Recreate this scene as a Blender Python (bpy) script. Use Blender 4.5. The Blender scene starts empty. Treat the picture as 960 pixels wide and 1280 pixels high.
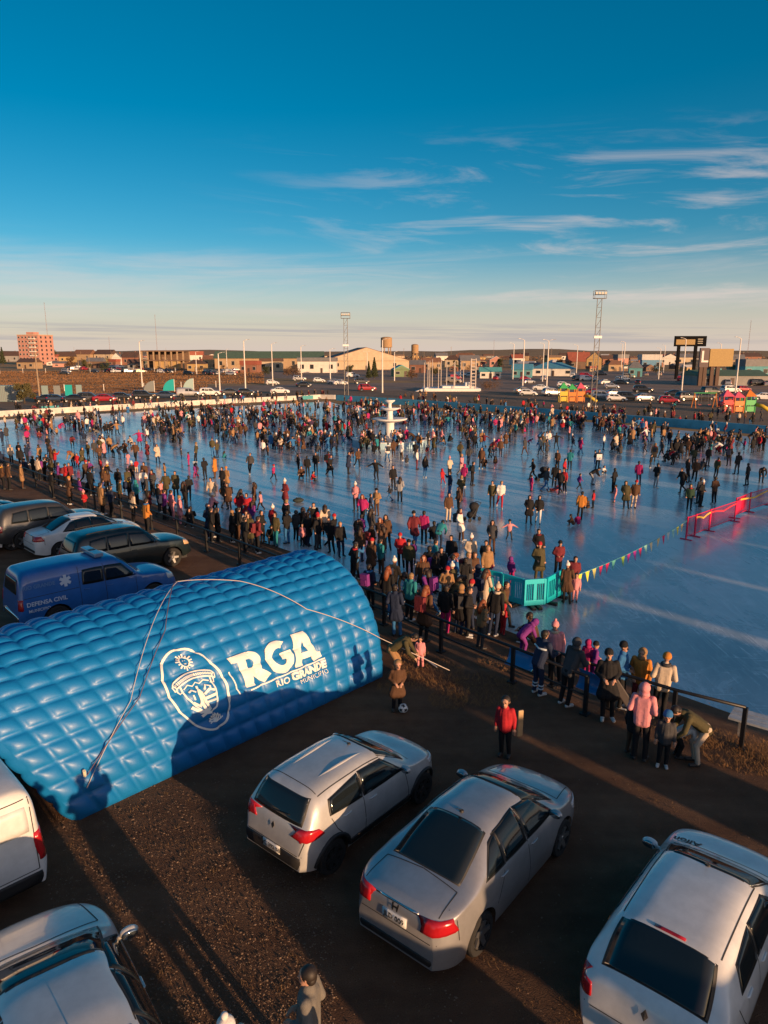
import bpy, bmesh, math, random
from mathutils import Vector, Matrix
from mathutils.bvhtree import BVHTree
random.seed(7)
R = math.radians
scene = bpy.context.scene
COL = scene.collection
# ------------------------------------------------------------------ camera model
FPX, CAMH = 887.0, 8.4
ZI = -0.8     # level of the ice and of the town beyond; the yard with the cars stands at z = 0
TH = math.atan(200 / FPX); CT, ST = math.cos(TH), math.sin(TH)
def G(px, py, z=None):
    z = ZI if z is None else z
    a = (px - 480) / FPX; b = (640 - py) / FPX
    dx, dy, dz = a, CT + b * ST, -ST + b * CT
    t = (z - CAMH) / dz
    return Vector((dx * t, dy * t, z))
def GY(px, py, z=0.0): return G(px, py, z)
def AT(px, py, Y):
    """point on the pixel's ray at world depth Y"""
    a = (px - 480) / FPX; b = (640 - py) / FPX
    t = Y / (CT + b * ST)
    return Vector((a * t, Y, CAMH + (-ST + b * CT) * t))
def P(v):
    z2 = v[2] - CAMH; dep = v[1] * CT - z2 * ST
    return 480 + FPX * v[0] / dep, 640 - FPX * (v[1] * ST + z2 * CT) / dep
cam = bpy.data.cameras.new('camera'); cam_o = bpy.data.objects.new('camera', cam); COL.objects.link(cam_o)
cam_o.location = (0, 0, CAMH); cam_o.rotation_euler = (math.pi / 2 - TH, 0, 0)
cam.sensor_fit = 'VERTICAL'; cam.sensor_height = 24; cam.lens = FPX / 1280 * 24
cam.clip_start = 0.1; cam.clip_end = 20000
scene.camera = cam_o
# ------------------------------------------------------------------ materials
MATS = {}
def mat(name, col, rough=0.6, metal=0.0, var=0.0, vscale=3.0, bump=0.0, bscale=30.0, coat=0.0, spec=0.5, emit=None, estr=0, col2=None):
    if name in MATS: return MATS[name]
    m = bpy.data.materials.new(name); m.use_nodes = True; MATS[name] = m
    nt = m.node_tree; b = nt.nodes['Principled BSDF']
    b.inputs['Base Color'].default_value = (*col, 1); b.inputs['Roughness'].default_value = rough
    b.inputs['Metallic'].default_value = metal; b.inputs['Coat Weight'].default_value = coat
    b.inputs['Specular IOR Level'].default_value = spec
    if emit: b.inputs['Emission Color'].default_value = (*emit, 1); b.inputs['Emission Strength'].default_value = estr
    if var > 0 or col2:
        tc = nt.nodes.new('ShaderNodeTexCoord'); nz = nt.nodes.new('ShaderNodeTexNoise')
        nz.inputs['Scale'].default_value = vscale; nz.inputs['Detail'].default_value = 6; nz.inputs['Roughness'].default_value = .65
        nt.links.new(tc.outputs['Object'], nz.inputs['Vector'])
        rp = nt.nodes.new('ShaderNodeValToRGB'); nt.links.new(nz.outputs['Fac'], rp.inputs['Fac'])
        c2 = col2 or tuple(min(1, c * (1 + var)) for c in col); c1 = col if col2 else tuple(c * (1 - var) for c in col)
        rp.color_ramp.elements[0].position = .32; rp.color_ramp.elements[1].position = .68
        rp.color_ramp.elements[0].color = (*c1, 1); rp.color_ramp.elements[1].color = (*c2, 1)
        nt.links.new(rp.outputs['Color'], b.inputs['Base Color'])
    if bump > 0:
        tc = nt.nodes.new('ShaderNodeTexCoord'); nz = nt.nodes.new('ShaderNodeTexNoise')
        nz.inputs['Scale'].default_value = bscale; nz.inputs['Detail'].default_value = 5
        bp = nt.nodes.new('ShaderNodeBump'); bp.inputs['Strength'].default_value = bump; bp.inputs['Distance'].default_value = .02
        nt.links.new(tc.outputs['Object'], nz.inputs['Vector']); nt.links.new(nz.outputs['Fac'], bp.inputs['Height'])
        nt.links.new(bp.outputs['Normal'], b.inputs['Normal'])
    return m
# ------------------------------------------------------------------ mesh builder
class MB:
    def __init__(s): s.v = []; s.f = []; s.mi = []
    def add(s, vs, fs, mi=0, M=None):
        o = len(s.v)
        s.v += [tuple(M @ Vector(v)) for v in vs] if M is not None else [tuple(v) for v in vs]
        s.f += [tuple(i + o for i in f) for f in fs]; s.mi += [mi] * len(fs)
        return s
    def box(s, c, d, rz=0, mi=0, M=None):
        x, y, z = (k / 2 for k in d)
        vs = [(-x, -y, -z), (x, -y, -z), (x, y, -z), (-x, y, -z), (-x, -y, z), (x, -y, z), (x, y, z), (-x, y, z)]
        T = Matrix.Translation(c) @ Matrix.Rotation(rz, 4, 'Z')
        if M is not None: T = M @ T
        return s.add(vs, [(0, 3, 2, 1), (4, 5, 6, 7), (0, 1, 5, 4), (1, 2, 6, 5), (2, 3, 7, 6), (3, 0, 4, 7)], mi, T)
    def tube(s, p0, p1, r0, r1=None, n=8, mi=0, cap=True):
        r1 = r0 if r1 is None else r1
        p0, p1 = Vector(p0), Vector(p1); d = p1 - p0
        q = d.to_track_quat('Z', 'Y').to_matrix()
        vs = [];
        for p, r in ((p0, r0), (p1, r1)):
            for k in range(n):
                a = 2 * math.pi * k / n; vs.append(p + q @ Vector((r * math.cos(a), r * math.sin(a), 0)))
        fs = [(k, (k + 1) % n, n + (k + 1) % n, n + k) for k in range(n)]
        if cap: fs += [tuple(range(n - 1, -1, -1)), tuple(range(n, 2 * n))]
        return s.add(vs, fs, mi)
    def path(s, pts, r, n=6, mi=0):
        pts = [Vector(p) for p in pts]; vs = []; fs = []
        for i, p in enumerate(pts):
            d = (pts[min(i + 1, len(pts) - 1)] - pts[max(i - 1, 0)]).normalized()
            q = d.to_track_quat('Z', 'Y').to_matrix()
            rr = r[i] if isinstance(r, (list, tuple)) else r
            for k in range(n):
                a = 2 * math.pi * k / n; vs.append(p + q @ Vector((rr * math.cos(a), rr * math.sin(a), 0)))
        for i in range(len(pts) - 1):
            for k in range(n): fs.append((i * n + k, i * n + (k + 1) % n, (i + 1) * n + (k + 1) % n, (i + 1) * n + k))
        fs += [tuple(range(n - 1, -1, -1)), tuple(range((len(pts) - 1) * n, len(pts) * n))]
        return s.add(vs, fs, mi)
    def lathe(s, prof, n=16, c=(0, 0, 0), mi=0, M=None, cap=True):
        vs = []; fs = []
        for r, z in prof:
            for k in range(n):
                a = 2 * math.pi * k / n; vs.append((c[0] + r * math.cos(a), c[1] + r * math.sin(a), c[2] + z))
        for i in range(len(prof) - 1):
            for k in range(n): fs.append((i * n + k, i * n + (k + 1) % n, (i + 1) * n + (k + 1) % n, (i + 1) * n + k))
        if cap: fs += [tuple(range(n - 1, -1, -1)), tuple(range((len(prof) - 1) * n, len(prof) * n))]
        return s.add(vs, fs, mi, M)
    def ball(s, c, r, n=10, m=6, mi=0, M=None):
        rx, ry, rz = (r, r, r) if not isinstance(r, (tuple, list)) else r
        vs = [(c[0], c[1], c[2] - rz)]
        for i in range(1, m):
            t = -math.pi / 2 + math.pi * i / m
            for k in range(n):
                a = 2 * math.pi * k / n
                vs.append((c[0] + rx * math.cos(t) * math.cos(a), c[1] + ry * math.cos(t) * math.sin(a), c[2] + rz * math.sin(t)))
        vs.append((c[0], c[1], c[2] + rz)); fs = []
        for k in range(n): fs.append((0, 1 + (k + 1) % n, 1 + k))
        for i in range(m - 2):
            for k in range(n):
                b = 1 + i * n; fs.append((b + k, b + (k + 1) % n, b + n + (k + 1) % n, b + n + k))
        b = 1 + (m - 2) * n; t = len(vs) - 1
        for k in range(n): fs.append((b + k, b + (k + 1) % n, t))
        return s.add(vs, fs, mi, M)
    def poly(s, pts, depth, axis=Vector((0, 0, 1)), mi=0, M=None):
        """extruded polygon; pts 3D, extruded by depth*axis"""
        n = len(pts); d = Vector(axis) * depth
        vs = [Vector(p) for p in pts] + [Vector(p) + d for p in pts]
        fs = [tuple(range(n - 1, -1, -1)), tuple(range(n, 2 * n))] + [(k, (k + 1) % n, n + (k + 1) % n, n + k) for k in range(n)]
        return s.add(vs, fs, mi, M)
    def mesh(s, name, mats, smooth=False, fix=True):
        me = bpy.data.meshes.new(name); me.from_pydata(s.v, [], s.f)
        for m in (mats if isinstance(mats, (list, tuple)) else [mats]): me.materials.append(m)
        me.polygons.foreach_set('material_index', s.mi)
        if fix:
            bm = bmesh.new(); bm.from_mesh(me); bmesh.ops.recalc_face_normals(bm, faces=bm.faces); bm.to_mesh(me); bm.free()
        if smooth: me.polygons.foreach_set('use_smooth', [True] * len(me.polygons))
        me.update(); return me
    def build(s, name, mats, parent=None, loc=None, rz=None, smooth=False, bevel=0, fix=True):
        o = bpy.data.objects.new(name, s.mesh(name, mats, smooth, fix)); COL.objects.link(o)
        if parent: o.parent = parent
        if loc is not None: o.location = loc
        if rz is not None: o.rotation_euler.z = rz
        if bevel:
            b = o.modifiers.new('bevel', 'BEVEL'); b.width = bevel; b.segments = 2; b.limit_method = 'ANGLE'
        return o
def autosmooth(o, ang=35):
    me = o.data; me.polygons.foreach_set('use_smooth', [True] * len(me.polygons)); me.set_sharp_from_angle(angle=R(ang)); return o
def empty(name, loc=(0, 0, 0), rz=0, s=None):
    o = bpy.data.objects.new(name, None); COL.objects.link(o); o.location = loc; o.rotation_euler.z = rz; o.empty_display_size = .3
    if s: o.scale = (s, s, s)
    return o
def tag(o, label=None, cat=None, group=None, kind=None):
    if label: o['label'] = label
    if cat: o['category'] = cat
    if group: o['group'] = group
    if kind: o['kind'] = kind
    return o
def kids(o): return [c for c in bpy.data.objects if c.parent == o]
KC = {}
def copy_tree(o, parent=None):
    c = o.copy(); COL.objects.link(c); c.parent = parent
    if o.name not in KC: KC[o.name] = kids(o)
    for ch in KC[o.name]: copy_tree(ch, c)
    return c
def text_mesh(txt, size, extrude=0.0, offset=0.0, align='CENTER', spacing=1.0):
    cu = bpy.data.curves.new('txt', 'FONT'); cu.body = txt; cu.size = size; cu.extrude = extrude; cu.offset = offset
    cu.align_x = align; cu.align_y = 'CENTER'; cu.space_character = spacing; cu.resolution_u = 4
    o = bpy.data.objects.new('txt', cu); COL.objects.link(o)
    dg = bpy.context.evaluated_depsgraph_get(); me = bpy.data.meshes.new_from_object(o.evaluated_get(dg))
    bpy.data.objects.remove(o); bpy.data.curves.remove(cu)
    vs = [v.co.copy() for v in me.vertices]; fs = [tuple(p.vertices) for p in me.polygons]
    bpy.data.meshes.remove(me)
    return vs, fs
# ------------------------------------------------------------------ sun and sky
SUN_AZ, SUN_EL = 139.0, 6.2
sd = Vector((math.sin(R(SUN_AZ)) * math.cos(R(SUN_EL)), math.cos(R(SUN_AZ)) * math.cos(R(SUN_EL)), math.sin(R(SUN_EL))))
sl = bpy.data.lights.new('sun', 'SUN'); sl.energy = 5.0; sl.angle = R(0.55); sl.color = (1.0, .60, .32)
so = bpy.data.objects.new('sun', sl); COL.objects.link(so); so.rotation_euler = sd.to_track_quat('Z', 'Y').to_euler(); so.location = (0, -20, 60)
w = bpy.data.worlds.new('World'); scene.world = w; w.use_nodes = True
nt = w.node_tree; N = nt.nodes; L = nt.links
bg = N['Background']
def nd(t, **k):
    n = N.new(t)
    for a, b in k.items(): setattr(n, a, b)
    return n
def math_(op, a, b=None, c=None):
    n = nd('ShaderNodeMath', operation=op)
    for i, v in enumerate((a, b, c)):
        if v is None: continue
        if isinstance(v, (int, float)): n.inputs[i].default_value = v
        else: L.new(v, n.inputs[i])
    return n.outputs[0]
HORIZON = (4.7, 3.95, 3.5, 1)
sky = nd('ShaderNodeTexSky', sky_type='NISHITA'); sky.sun_disc = False
sky.sun_elevation = R(SUN_EL); sky.sun_rotation = R(SUN_AZ); sky.altitude = 0; sky.air_density = 1.0; sky.dust_density = 1.6; sky.ozone_density = 2.2
tc = nd('ShaderNodeTexCoord'); sep = nd('ShaderNodeSeparateXYZ'); L.new(tc.outputs['Generated'], sep.inputs[0])
X, Y, Z = sep.outputs
# look higher up so that the low part of the frame already runs from the horizon glow into deep blue
zz = math_('MULTIPLY', math_('MAXIMUM', Z, 0.0), 1.7)
cmb = nd('ShaderNodeCombineXYZ'); L.new(X, cmb.inputs[0]); L.new(Y, cmb.inputs[1]); L.new(math_('ADD', zz, .012), cmb.inputs[2])
nrm = nd('ShaderNodeVectorMath', operation='NORMALIZE'); L.new(cmb.outputs[0], nrm.inputs[0]); L.new(nrm.outputs[0], sky.inputs[0])
hs = nd('ShaderNodeHueSaturation'); hs.inputs['Hue'].default_value = .488; hs.inputs['Saturation'].default_value = 1.48; hs.inputs['Value'].default_value = 1.32
L.new(sky.outputs[0], hs.inputs['Color'])
az = math_('ARCTAN2', X, Y); el = math_('ARCSINE', Z)
def cloud(sx, sy, ox, lo, hi, seed, det=7, dist=.6):
    v = nd('ShaderNodeCombineXYZ'); L.new(math_('MULTIPLY', az, sx), v.inputs[0]); L.new(math_('ADD', math_('MULTIPLY', el, sy), math_('MULTIPLY', az, ox)), v.inputs[1]); v.inputs[2].default_value = seed
    n = nd('ShaderNodeTexNoise'); n.inputs['Scale'].default_value = 1; n.inputs['Detail'].default_value = det; n.inputs['Roughness'].default_value = .62; n.inputs['Distortion'].default_value = dist
    L.new(v.outputs[0], n.inputs['Vector'])
    r = nd('ShaderNodeMapRange', interpolation_type='SMOOTHSTEP'); r.inputs[1].default_value = lo; r.inputs[2].default_value = hi
    L.new(n.outputs['Fac'], r.inputs[0]); return r.outputs[0]
def win(v, a, b, c, d):
    r1 = nd('ShaderNodeMapRange', interpolation_type='SMOOTHSTEP'); r1.inputs[1].default_value = a; r1.inputs[2].default_value = b; L.new(v, r1.inputs[0])
    r2 = nd('ShaderNodeMapRange', interpolation_type='SMOOTHSTEP'); r2.inputs[1].default_value = c; r2.inputs[2].default_value = d; L.new(v, r2.inputs[0])
    return math_('MULTIPLY', r1.outputs[0], math_('SUBTRACT', 1.0, r2.outputs[0]))
# cirrus wisps, denser to the right
c1 = math_('MULTIPLY', cloud(4.2, 30, 1.5, .50, .72, 3.1), win(el, .03, .09, .20, .285))
c1 = math_('MULTIPLY', math_('MULTIPLY', c1, win(az, -.30, .30, 1.2, 1.6)), .72)
c2 = math_('MULTIPLY', cloud(2.0, 30, -1.2, .45, .75, 8.4), win(el, .02, .05, .09, .16))
c2 = math_('MULTIPLY', c2, .6)
cm = math_('MULTIPLY', math_('MINIMUM', math_('ADD', c1, c2), 1.0), .62)
mx = nd('ShaderNodeMix', data_type='RGBA'); L.new(cm, mx.inputs[0])
hz = nd('ShaderNodeMix', data_type='RGBA'); L.new(hs.outputs[0], hz.inputs[6]); hz.inputs[7].default_value = HORIZON
hr = nd('ShaderNodeMapRange', interpolation_type='SMOOTHSTEP'); hr.inputs[1].default_value = -.02; hr.inputs[2].default_value = .15; hr.inputs[3].default_value = .92; hr.inputs[4].default_value = 0; L.new(el, hr.inputs[0]); L.new(hr.outputs[0], hz.inputs[0])
L.new(hz.outputs[2], mx.inputs[6])
CLOUD_COL = (5.2, 4.2, 3.8, 1); mx.inputs[7].default_value = CLOUD_COL
# flat grey bank just above the horizon
c3 = math_('MULTIPLY', cloud(2.4, 90, 1.0, .46, .62, 14.2, 5, .3), win(el, .008, .014, .028, .042))
mx2 = nd('ShaderNodeMix', data_type='RGBA'); L.new(math_('MULTIPLY', c3, .6), mx2.inputs[0]); L.new(mx.outputs[2], mx2.inputs[6]); mx2.inputs[7].default_value = (2.5, 2.4, 2.6, 1)
# the warm glow of the low sun, behind the camera
dt = nd('ShaderNodeVectorMath', operation='DOT_PRODUCT'); L.new(tc.outputs['Generated'], dt.inputs[0]); dt.inputs[1].default_value = sd
gr = nd('ShaderNodeMapRange', interpolation_type='SMOOTHSTEP'); gr.inputs[1].default_value = .15; gr.inputs[2].default_value = 1.0; L.new(dt.outputs['Value'], gr.inputs[0])
gl = nd('ShaderNodeMix', data_type='RGBA', blend_type='ADD'); gl.inputs[0].default_value = 1; L.new(mx2.outputs[2], gl.inputs[6])
gc = nd('ShaderNodeMix', data_type='RGBA'); L.new(gr.outputs[0], gc.inputs[0]); gc.inputs[6].default_value = (0, 0, 0, 1); gc.inputs[7].default_value = (2.0, .95, .42, 1); L.new(gc.outputs[2], gl.inputs[7])
L.new(gl.outputs[2], bg.inputs['Color']); bg.inputs['Strength'].default_value = .118
vs_ = scene.view_settings; vs_.view_transform = 'Standard'; vs_.look = 'None'; vs_.exposure = 0.42; vs_.gamma = 1; vs_.use_curve_mapping = False
# ================================================================== SETTING
def ground_mat(name, stops, scale, bump=.6, fine=60.0, big=.25, rough=.95):
    m = bpy.data.materials.new(name); m.use_nodes = True; t = m.node_tree; b = t.nodes['Principled BSDF']
    b.inputs['Roughness'].default_value = rough; b.inputs['Specular IOR Level'].default_value = .2
    tc = t.nodes.new('ShaderNodeTexCoord')
    def noise(s, d=6, r=.6, dist=0):
        n = t.nodes.new('ShaderNodeTexNoise'); n.inputs['Scale'].default_value = s; n.inputs['Detail'].default_value = d; n.inputs['Roughness'].default_value = r; n.inputs['Distortion'].default_value = dist
        t.links.new(tc.outputs['Object'], n.inputs['Vector']); return n.outputs['Fac']
    a = noise(big, 8, .65, .4); f = noise(fine, 4, .7); md = noise(scale, 6, .6)
    def mth(op, x, y):
        n = t.nodes.new('ShaderNodeMath'); n.operation = op
        for i, v in enumerate((x, y)):
            if isinstance(v, (int, float)): n.inputs[i].default_value = v
            else: t.links.new(v, n.inputs[i])
        return n.outputs[0]
    mp = t.nodes.new('ShaderNodeMapping'); mp.inputs['Rotation'].default_value[2] = R(48); mp.inputs['Scale'].default_value = (.12, 1, 1); t.links.new(tc.outputs['Object'], mp.inputs['Vector'])
    rt = t.nodes.new('ShaderNodeTexNoise'); rt.inputs['Scale'].default_value = max(1.6, big * 4) if big > .1 else big * 3; rt.inputs['Detail'].default_value = 5; t.links.new(mp.outputs[0], rt.inputs['Vector'])
    mixv = mth('ADD', mth('ADD', mth('ADD', mth('MULTIPLY', a, .30), mth('MULTIPLY', rt.outputs['Fac'], .32)), mth('MULTIPLY', md, .18)), mth('MULTIPLY', f, .20))
    rp = t.nodes.new('ShaderNodeValToRGB'); t.links.new(mixv, rp.inputs['Fac'])
    e = rp.color_ramp.elements
    while len(e) < len(stops): e.new(.5)
    for el_, (p, c) in zip(e, stops): el_.position = p; el_.color = (*c, 1)
    t.links.new(rp.outputs['Color'], b.inputs['Base Color'])
    vo = t.nodes.new('ShaderNodeTexVoronoi'); vo.inputs['Scale'].default_value = fine * .45; t.links.new(tc.outputs['Object'], vo.inputs['Vector'])
    h = mth('ADD', mth('MULTIPLY', vo.outputs['Distance'], -.5), mth('ADD', mth('MULTIPLY', f, .6), mth('MULTIPLY', md, 1.2)))
    bp = t.nodes.new('ShaderNodeBump'); bp.inputs['Strength'].default_value = bump; bp.inputs['Distance'].default_value = .05
    t.links.new(h, bp.inputs['Height']); t.links.new(bp.outputs['Normal'], b.inputs['Normal'])
    return m
M_DIRT = ground_mat('dirt', [(.36, (.095, .048, .028)), (.47, (.15, .080, .047)), (.57, (.21, .118, .070)), (.68, (.32, .20, .125))], 3.0, 1.0, 110, .3)
M_FIELD = ground_mat('dry_field', [(.36, (.20, .11, .05)), (.5, (.40, .24, .11)), (.66, (.52, .33, .17))], .08, .2, 2.5, .015)
M_ASPH = ground_mat('asphalt', [(.36, (.22, .15, .11)), (.6, (.36, .25, .19))], .5, .2, 30, .05)
M_ROADDIRT = ground_mat('road_dirt', [(.36, (.16, .105, .07)), (.62, (.30, .21, .14))], .6, .4, 20, .06)
M_SIDE = ground_mat('pavement', [(.36, (.06, .055, .05)), (.62, (.12, .11, .1))], 1.0, .2, 40, .2)
# ice
M_ICE = bpy.data.materials.new('ice'); M_ICE.use_nodes = True
def ice():
    t = M_ICE.node_tree; b = t.nodes['Principled BSDF']; lk = t.links.new
    tc = t.nodes.new('ShaderNodeTexCoord')
    def mapping(sc, rz=0):
        n = t.nodes.new('ShaderNodeMapping'); n.inputs['Scale'].default_value = sc; n.inputs['Rotation'].default_value[2] = rz; lk(tc.outputs['Object'], n.inputs['Vector']); return n.outputs[0]
    def noise(vec, s, d=7, r=.62, dist=0):
        n = t.nodes.new('ShaderNodeTexNoise'); n.inputs['Scale'].default_value = s; n.inputs['Detail'].default_value = d; n.inputs['Roughness'].default_value = r; n.inputs['Distortion'].default_value = dist
        lk(vec, n.inputs['Vector']); return n.outputs['Fac']
    def ramp(f, lo, hi):
        n = t.nodes.new('ShaderNodeMapRange'); n.interpolation_type = 'SMOOTHSTEP'; n.inputs[1].default_value = lo; n.inputs[2].default_value = hi; lk(f, n.inputs[0]); return n.outputs[0]
    def mth(op, x, y):
        n = t.nodes.new('ShaderNodeMath'); n.operation = op
        for i, v in enumerate((x, y)):
            if isinstance(v, (int, float)): n.inputs[i].default_value = v
            else: lk(v, n.inputs[i])
        return n.outputs[0]
    frost = mth('ADD', mth('MULTIPLY', ramp(noise(mapping((1, .45, 1), R(-48)), .16, 9, .66, .5), .38, .62), .65), mth('MULTIPLY', ramp(noise(mapping((1, .6, 1), R(-30)), .75, 10, .74, 1.2), .46, .70), .65))
    scr = ramp(noise(mapping((1, .08, 1), R(40)), 3.0, 8, .7, 1.5), .52, .75)
    scr2 = ramp(noise(mapping((.1, 1, 1), R(15)), 4.0, 8, .7, 2.0), .55, .78)
    s = mth('MULTIPLY', mth('ADD', scr, scr2), .75)
    f = mth('MINIMUM', mth('ADD', mth('MULTIPLY', frost, .85), s), 1.0)
    m = t.nodes.new('ShaderNodeMix'); m.data_type = 'RGBA'; lk(f, m.inputs[0]); m.inputs[6].default_value = (.34, .365, .38, 1); m.inputs[7].default_value = (.72, .73, .74, 1)
    lk(m.outputs[2], b.inputs['Base Color'])
    rr = t.nodes.new('ShaderNodeMapRange'); rr.inputs[3].default_value = .15; rr.inputs[4].default_value = .42; lk(f, rr.inputs[0]); lk(rr.outputs[0], b.inputs['Roughness'])
    b.inputs['IOR'].default_value = 1.45; b.inputs['Specular IOR Level'].default_value = .6; b.inputs['Coat Weight'].default_value = .45; b.inputs['Coat Roughness'].default_value = .14
    bp = t.nodes.new('ShaderNodeBump'); bp.inputs['Strength'].default_value = .06; bp.inputs['Distance'].default_value = .03
    lk(mth('ADD', noise(mapping((1, 1, 1)), 6, 6), mth('MULTIPLY', s, .5)), bp.inputs['Height']); lk(bp.outputs['Normal'], b.inputs['Normal'])
ice()
def sheet(name, pts, z, m, sub=0):
    mb = MB(); mb.add([(p[0], p[1], ZI + z) for p in pts], [tuple(range(len(pts)))])
    o = mb.build(name, m); tag(o, kind='structure')
    if o.data.polygons[0].normal.z < 0: o.data.flip_normals()
    return o
# one terrain sheet to the horizon with low hills
def terrain():
    import mathutils.noise as mn
    mb = MB(); rs = [0, 6, 12, 20, 30, 45, 70, 110, 180, 300, 480, 700, 1000, 1400, 1900, 2400, 2800, 3200, 3700, 4300, 5200, 6500, 9000]
    n = 160; vs = []
    for r in rs:
        for k in range(n):
            a = 2 * math.pi * k / n; x, y = r * math.sin(a), r * math.cos(a); z = ZI
            if r > 1800:
                hgt = min(1, (r - 1800) / 1200) * (11 + 26 * max(0, mn.noise(Vector((x / 700, y / 700, 3)))) + 8 * mn.noise(Vector((x / 260, y / 260, 1))))
                z = ZI + hgt * (1 if r < 4400 else max(0, 1 - (r - 4400) / 2000))
            vs.append((x, y, z))
    fs = []
    for i in range(len(rs) - 1):
        for k in range(n):
            if i == 0:
                fs.append((k, n + k, n + (k + 1) % n)); continue
            fs.append((i * n + k, (i + 1) * n + k, (i + 1) * n + (k + 1) % n, i * n + (k + 1) % n))
    mb.add(vs, fs); o = mb.build('terrain', M_FIELD, smooth=True); tag(o, kind='structure')
    if sum(p.normal.z for p in o.data.polygons) < 0: o.data.flip_normals()
terrain()
EDGE_PX = [(1080, 1000), (960, 951), (925, 936), (840, 912), (727, 893), (640, 853), (551, 815), (480, 781), (400, 748), (300, 706), (190, 662), (63, 616), (0, 590), (-120, 548), (-260, 520)]
ICE_PX = [(1080, 948), (960, 909), (925, 896), (840, 866), (727, 826), (640, 791), (551, 757), (480, 730), (400, 702), (300, 668), (190, 629), (63, 590), (0, 569), (-120, 537), (-260, 514)]
RINK = [G(*p).xy for p in ICE_PX] + [G(0, 525).xy, G(200, 513).xy, G(410, 502).xy, G(425, 506).xy, G(640, 520).xy, G(800, 533).xy, G(960, 548).xy, (90, 30), (38, -8)]
sheet('ice_rink', RINK, .012, M_ICE)
# the yard: a level bank above the ice with a sloping edge
mb = MB(); top = [GY(*p) for p in EDGE_PX]; bot = [G(p[0], p[1], ZI + .01) for p in ICE_PX]
far_ = [Vector((-130, 30, 0)), Vector((-90, -60, 0)), Vector((60, -60, 0)), Vector((40, -20, 0))]
mb.add(top + far_, [tuple(range(len(top) + 4))]); n = len(top)
mb.add(top + bot, [(k, k + 1, n + k + 1, n + k) for k in range(n - 1)])
mb.add([far_[3], top[0], bot[0], far_[3] + Vector((0, 0, -.9))], [(0, 1, 2, 3)]); mb.add([top[-1], far_[0], far_[0] + Vector((0, 0, -.9)), bot[-1]], [(0, 1, 2, 3)])
yo = mb.build('dirt_ground', M_DIRT, fix=False); tag(yo, kind='structure')
if yo.data.polygons[0].normal.z < 0: yo.data.flip_normals()
# far side: street, pavement and car parks
sheet('far_pavement', [G(-200, 527).xy, G(0, 519).xy, G(200, 508).xy, G(410, 497.5).xy, G(428, 502).xy, G(640, 515.5).xy, G(800, 528).xy, G(970, 541).xy, (110, 50), (125, 75), G(1000, 500).xy, G(640, 487).xy, G(420, 485).xy, G(200, 490).xy, G(-60, 496).xy, G(-200, 503).xy], .004, M_ROADDIRT)
sheet('street', [G(-60, 499).xy, G(200, 492).xy, G(420, 487).xy, G(640, 490).xy, G(1000, 505).xy, G(1000, 487).xy, G(640, 478).xy, G(420, 479).xy, G(200, 485).xy, G(-60, 490).xy], .010, M_ASPH)
sheet('car_park', [G(600, 477.5).xy, G(1000, 486).xy, G(1000, 466).xy, G(560, 462).xy, G(300, 463).xy, G(300, 472).xy], .008, M_ASPH)
# lane dashes on the street
mb = MB()
for k in range(46):
    t = k / 46; p = G(-40 + 1020 * t, (494.5 + (483 - 494.5) * min(1, t / .45)) if t < .45 else 483 + (496 - 483) * (t - .45) / .55)
    q = G(-40 + 1020 * t + 9, (494.5 + (483 - 494.5) * min(1, t / .45)) if t < .45 else 483 + (496 - 483) * (t - .45) / .55)
    d = (q - p).normalized(); nn = Vector((-d.y, d.x, 0)) * .1
    mb.add([(*(p - nn).xy, .014 + ZI), (*(p + nn).xy, .014 + ZI), (*(p + nn + d * 2.5).xy, .014 + ZI), (*(p - nn + d * 2.5).xy, .014 + ZI)], [(0, 3, 2, 1)])
tag(mb.build('road_markings', mat('road_paint', (.6, .58, .54), .8), fix=False), kind='structure')
# concrete kerb along the near edge of the ice
def strip_wall(name, pts, h, th, m, z0=ZI, bevel=0, cap=None):
    mb = MB(); n = len(pts); L_ = []; R_ = []
    pts = [Vector((p[0], p[1], 0)) for p in pts]
    for i, p in enumerate(pts):
        d = (pts[min(i + 1, n - 1)] - pts[max(0, i - 1)]).normalized(); q = Vector((-d.y, d.x, 0)) * th / 2
        L_.append(p + q); R_.append(p - q)
    vs = [(*a.xy, z0) for a in L_] + [(*a.xy, z0 + h) for a in L_] + [(*a.xy, z0 + h) for a in R_] + [(*a.xy, z0) for a in R_]
    fs = []
    for i in range(n - 1):
        for k in range(3): fs.append((k * n + i, k * n + i + 1, (k + 1) * n + i + 1, (k + 1) * n + i))
    fs += [(0, n, 2 * n, 3 * n), (n - 1, 2 * n - 1, 3 * n - 1, 4 * n - 1)]
    mb.add(vs, fs); return mb
M_CONC = mat('concrete', (.22, .21, .2), .9, var=.35, vscale=2.5, bump=.3)
M_WHITEWALL = mat('white_painted_wall', (.60, .57, .53), .85, var=.25, vscale=.8)
M_BLUEWALL = mat('blue_painted_wall', (.10, .40, .56), .75, var=.2, vscale=.8)
wp = [G(-260, 530).xy, G(-130, 527).xy, G(0, 521).xy, G(100, 515).xy, G(200, 509).xy, G(300, 503.5).xy, G(400, 498.5).xy, G(419, 499).xy]
wall = strip_wall('rink_wall', wp, .85, .3, None).build('rink_wall', M_WHITEWALL)
tag(wall, 'low white painted wall along the far left edge of the ice', 'wall')
wp2 = [G(421, 500.5).xy, G(530, 508).xy, G(640, 516.5).xy, G(720, 523).xy, G(800, 530).xy, G(960, 544).xy, (90.3, 30.5)]
wall2 = strip_wall('rink_wall', wp2, 1.05, .3, None).build('rink_wall', M_BLUEWALL)
tag(wall2, 'low blue painted wall along the far right edge of the ice', 'wall')
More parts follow.
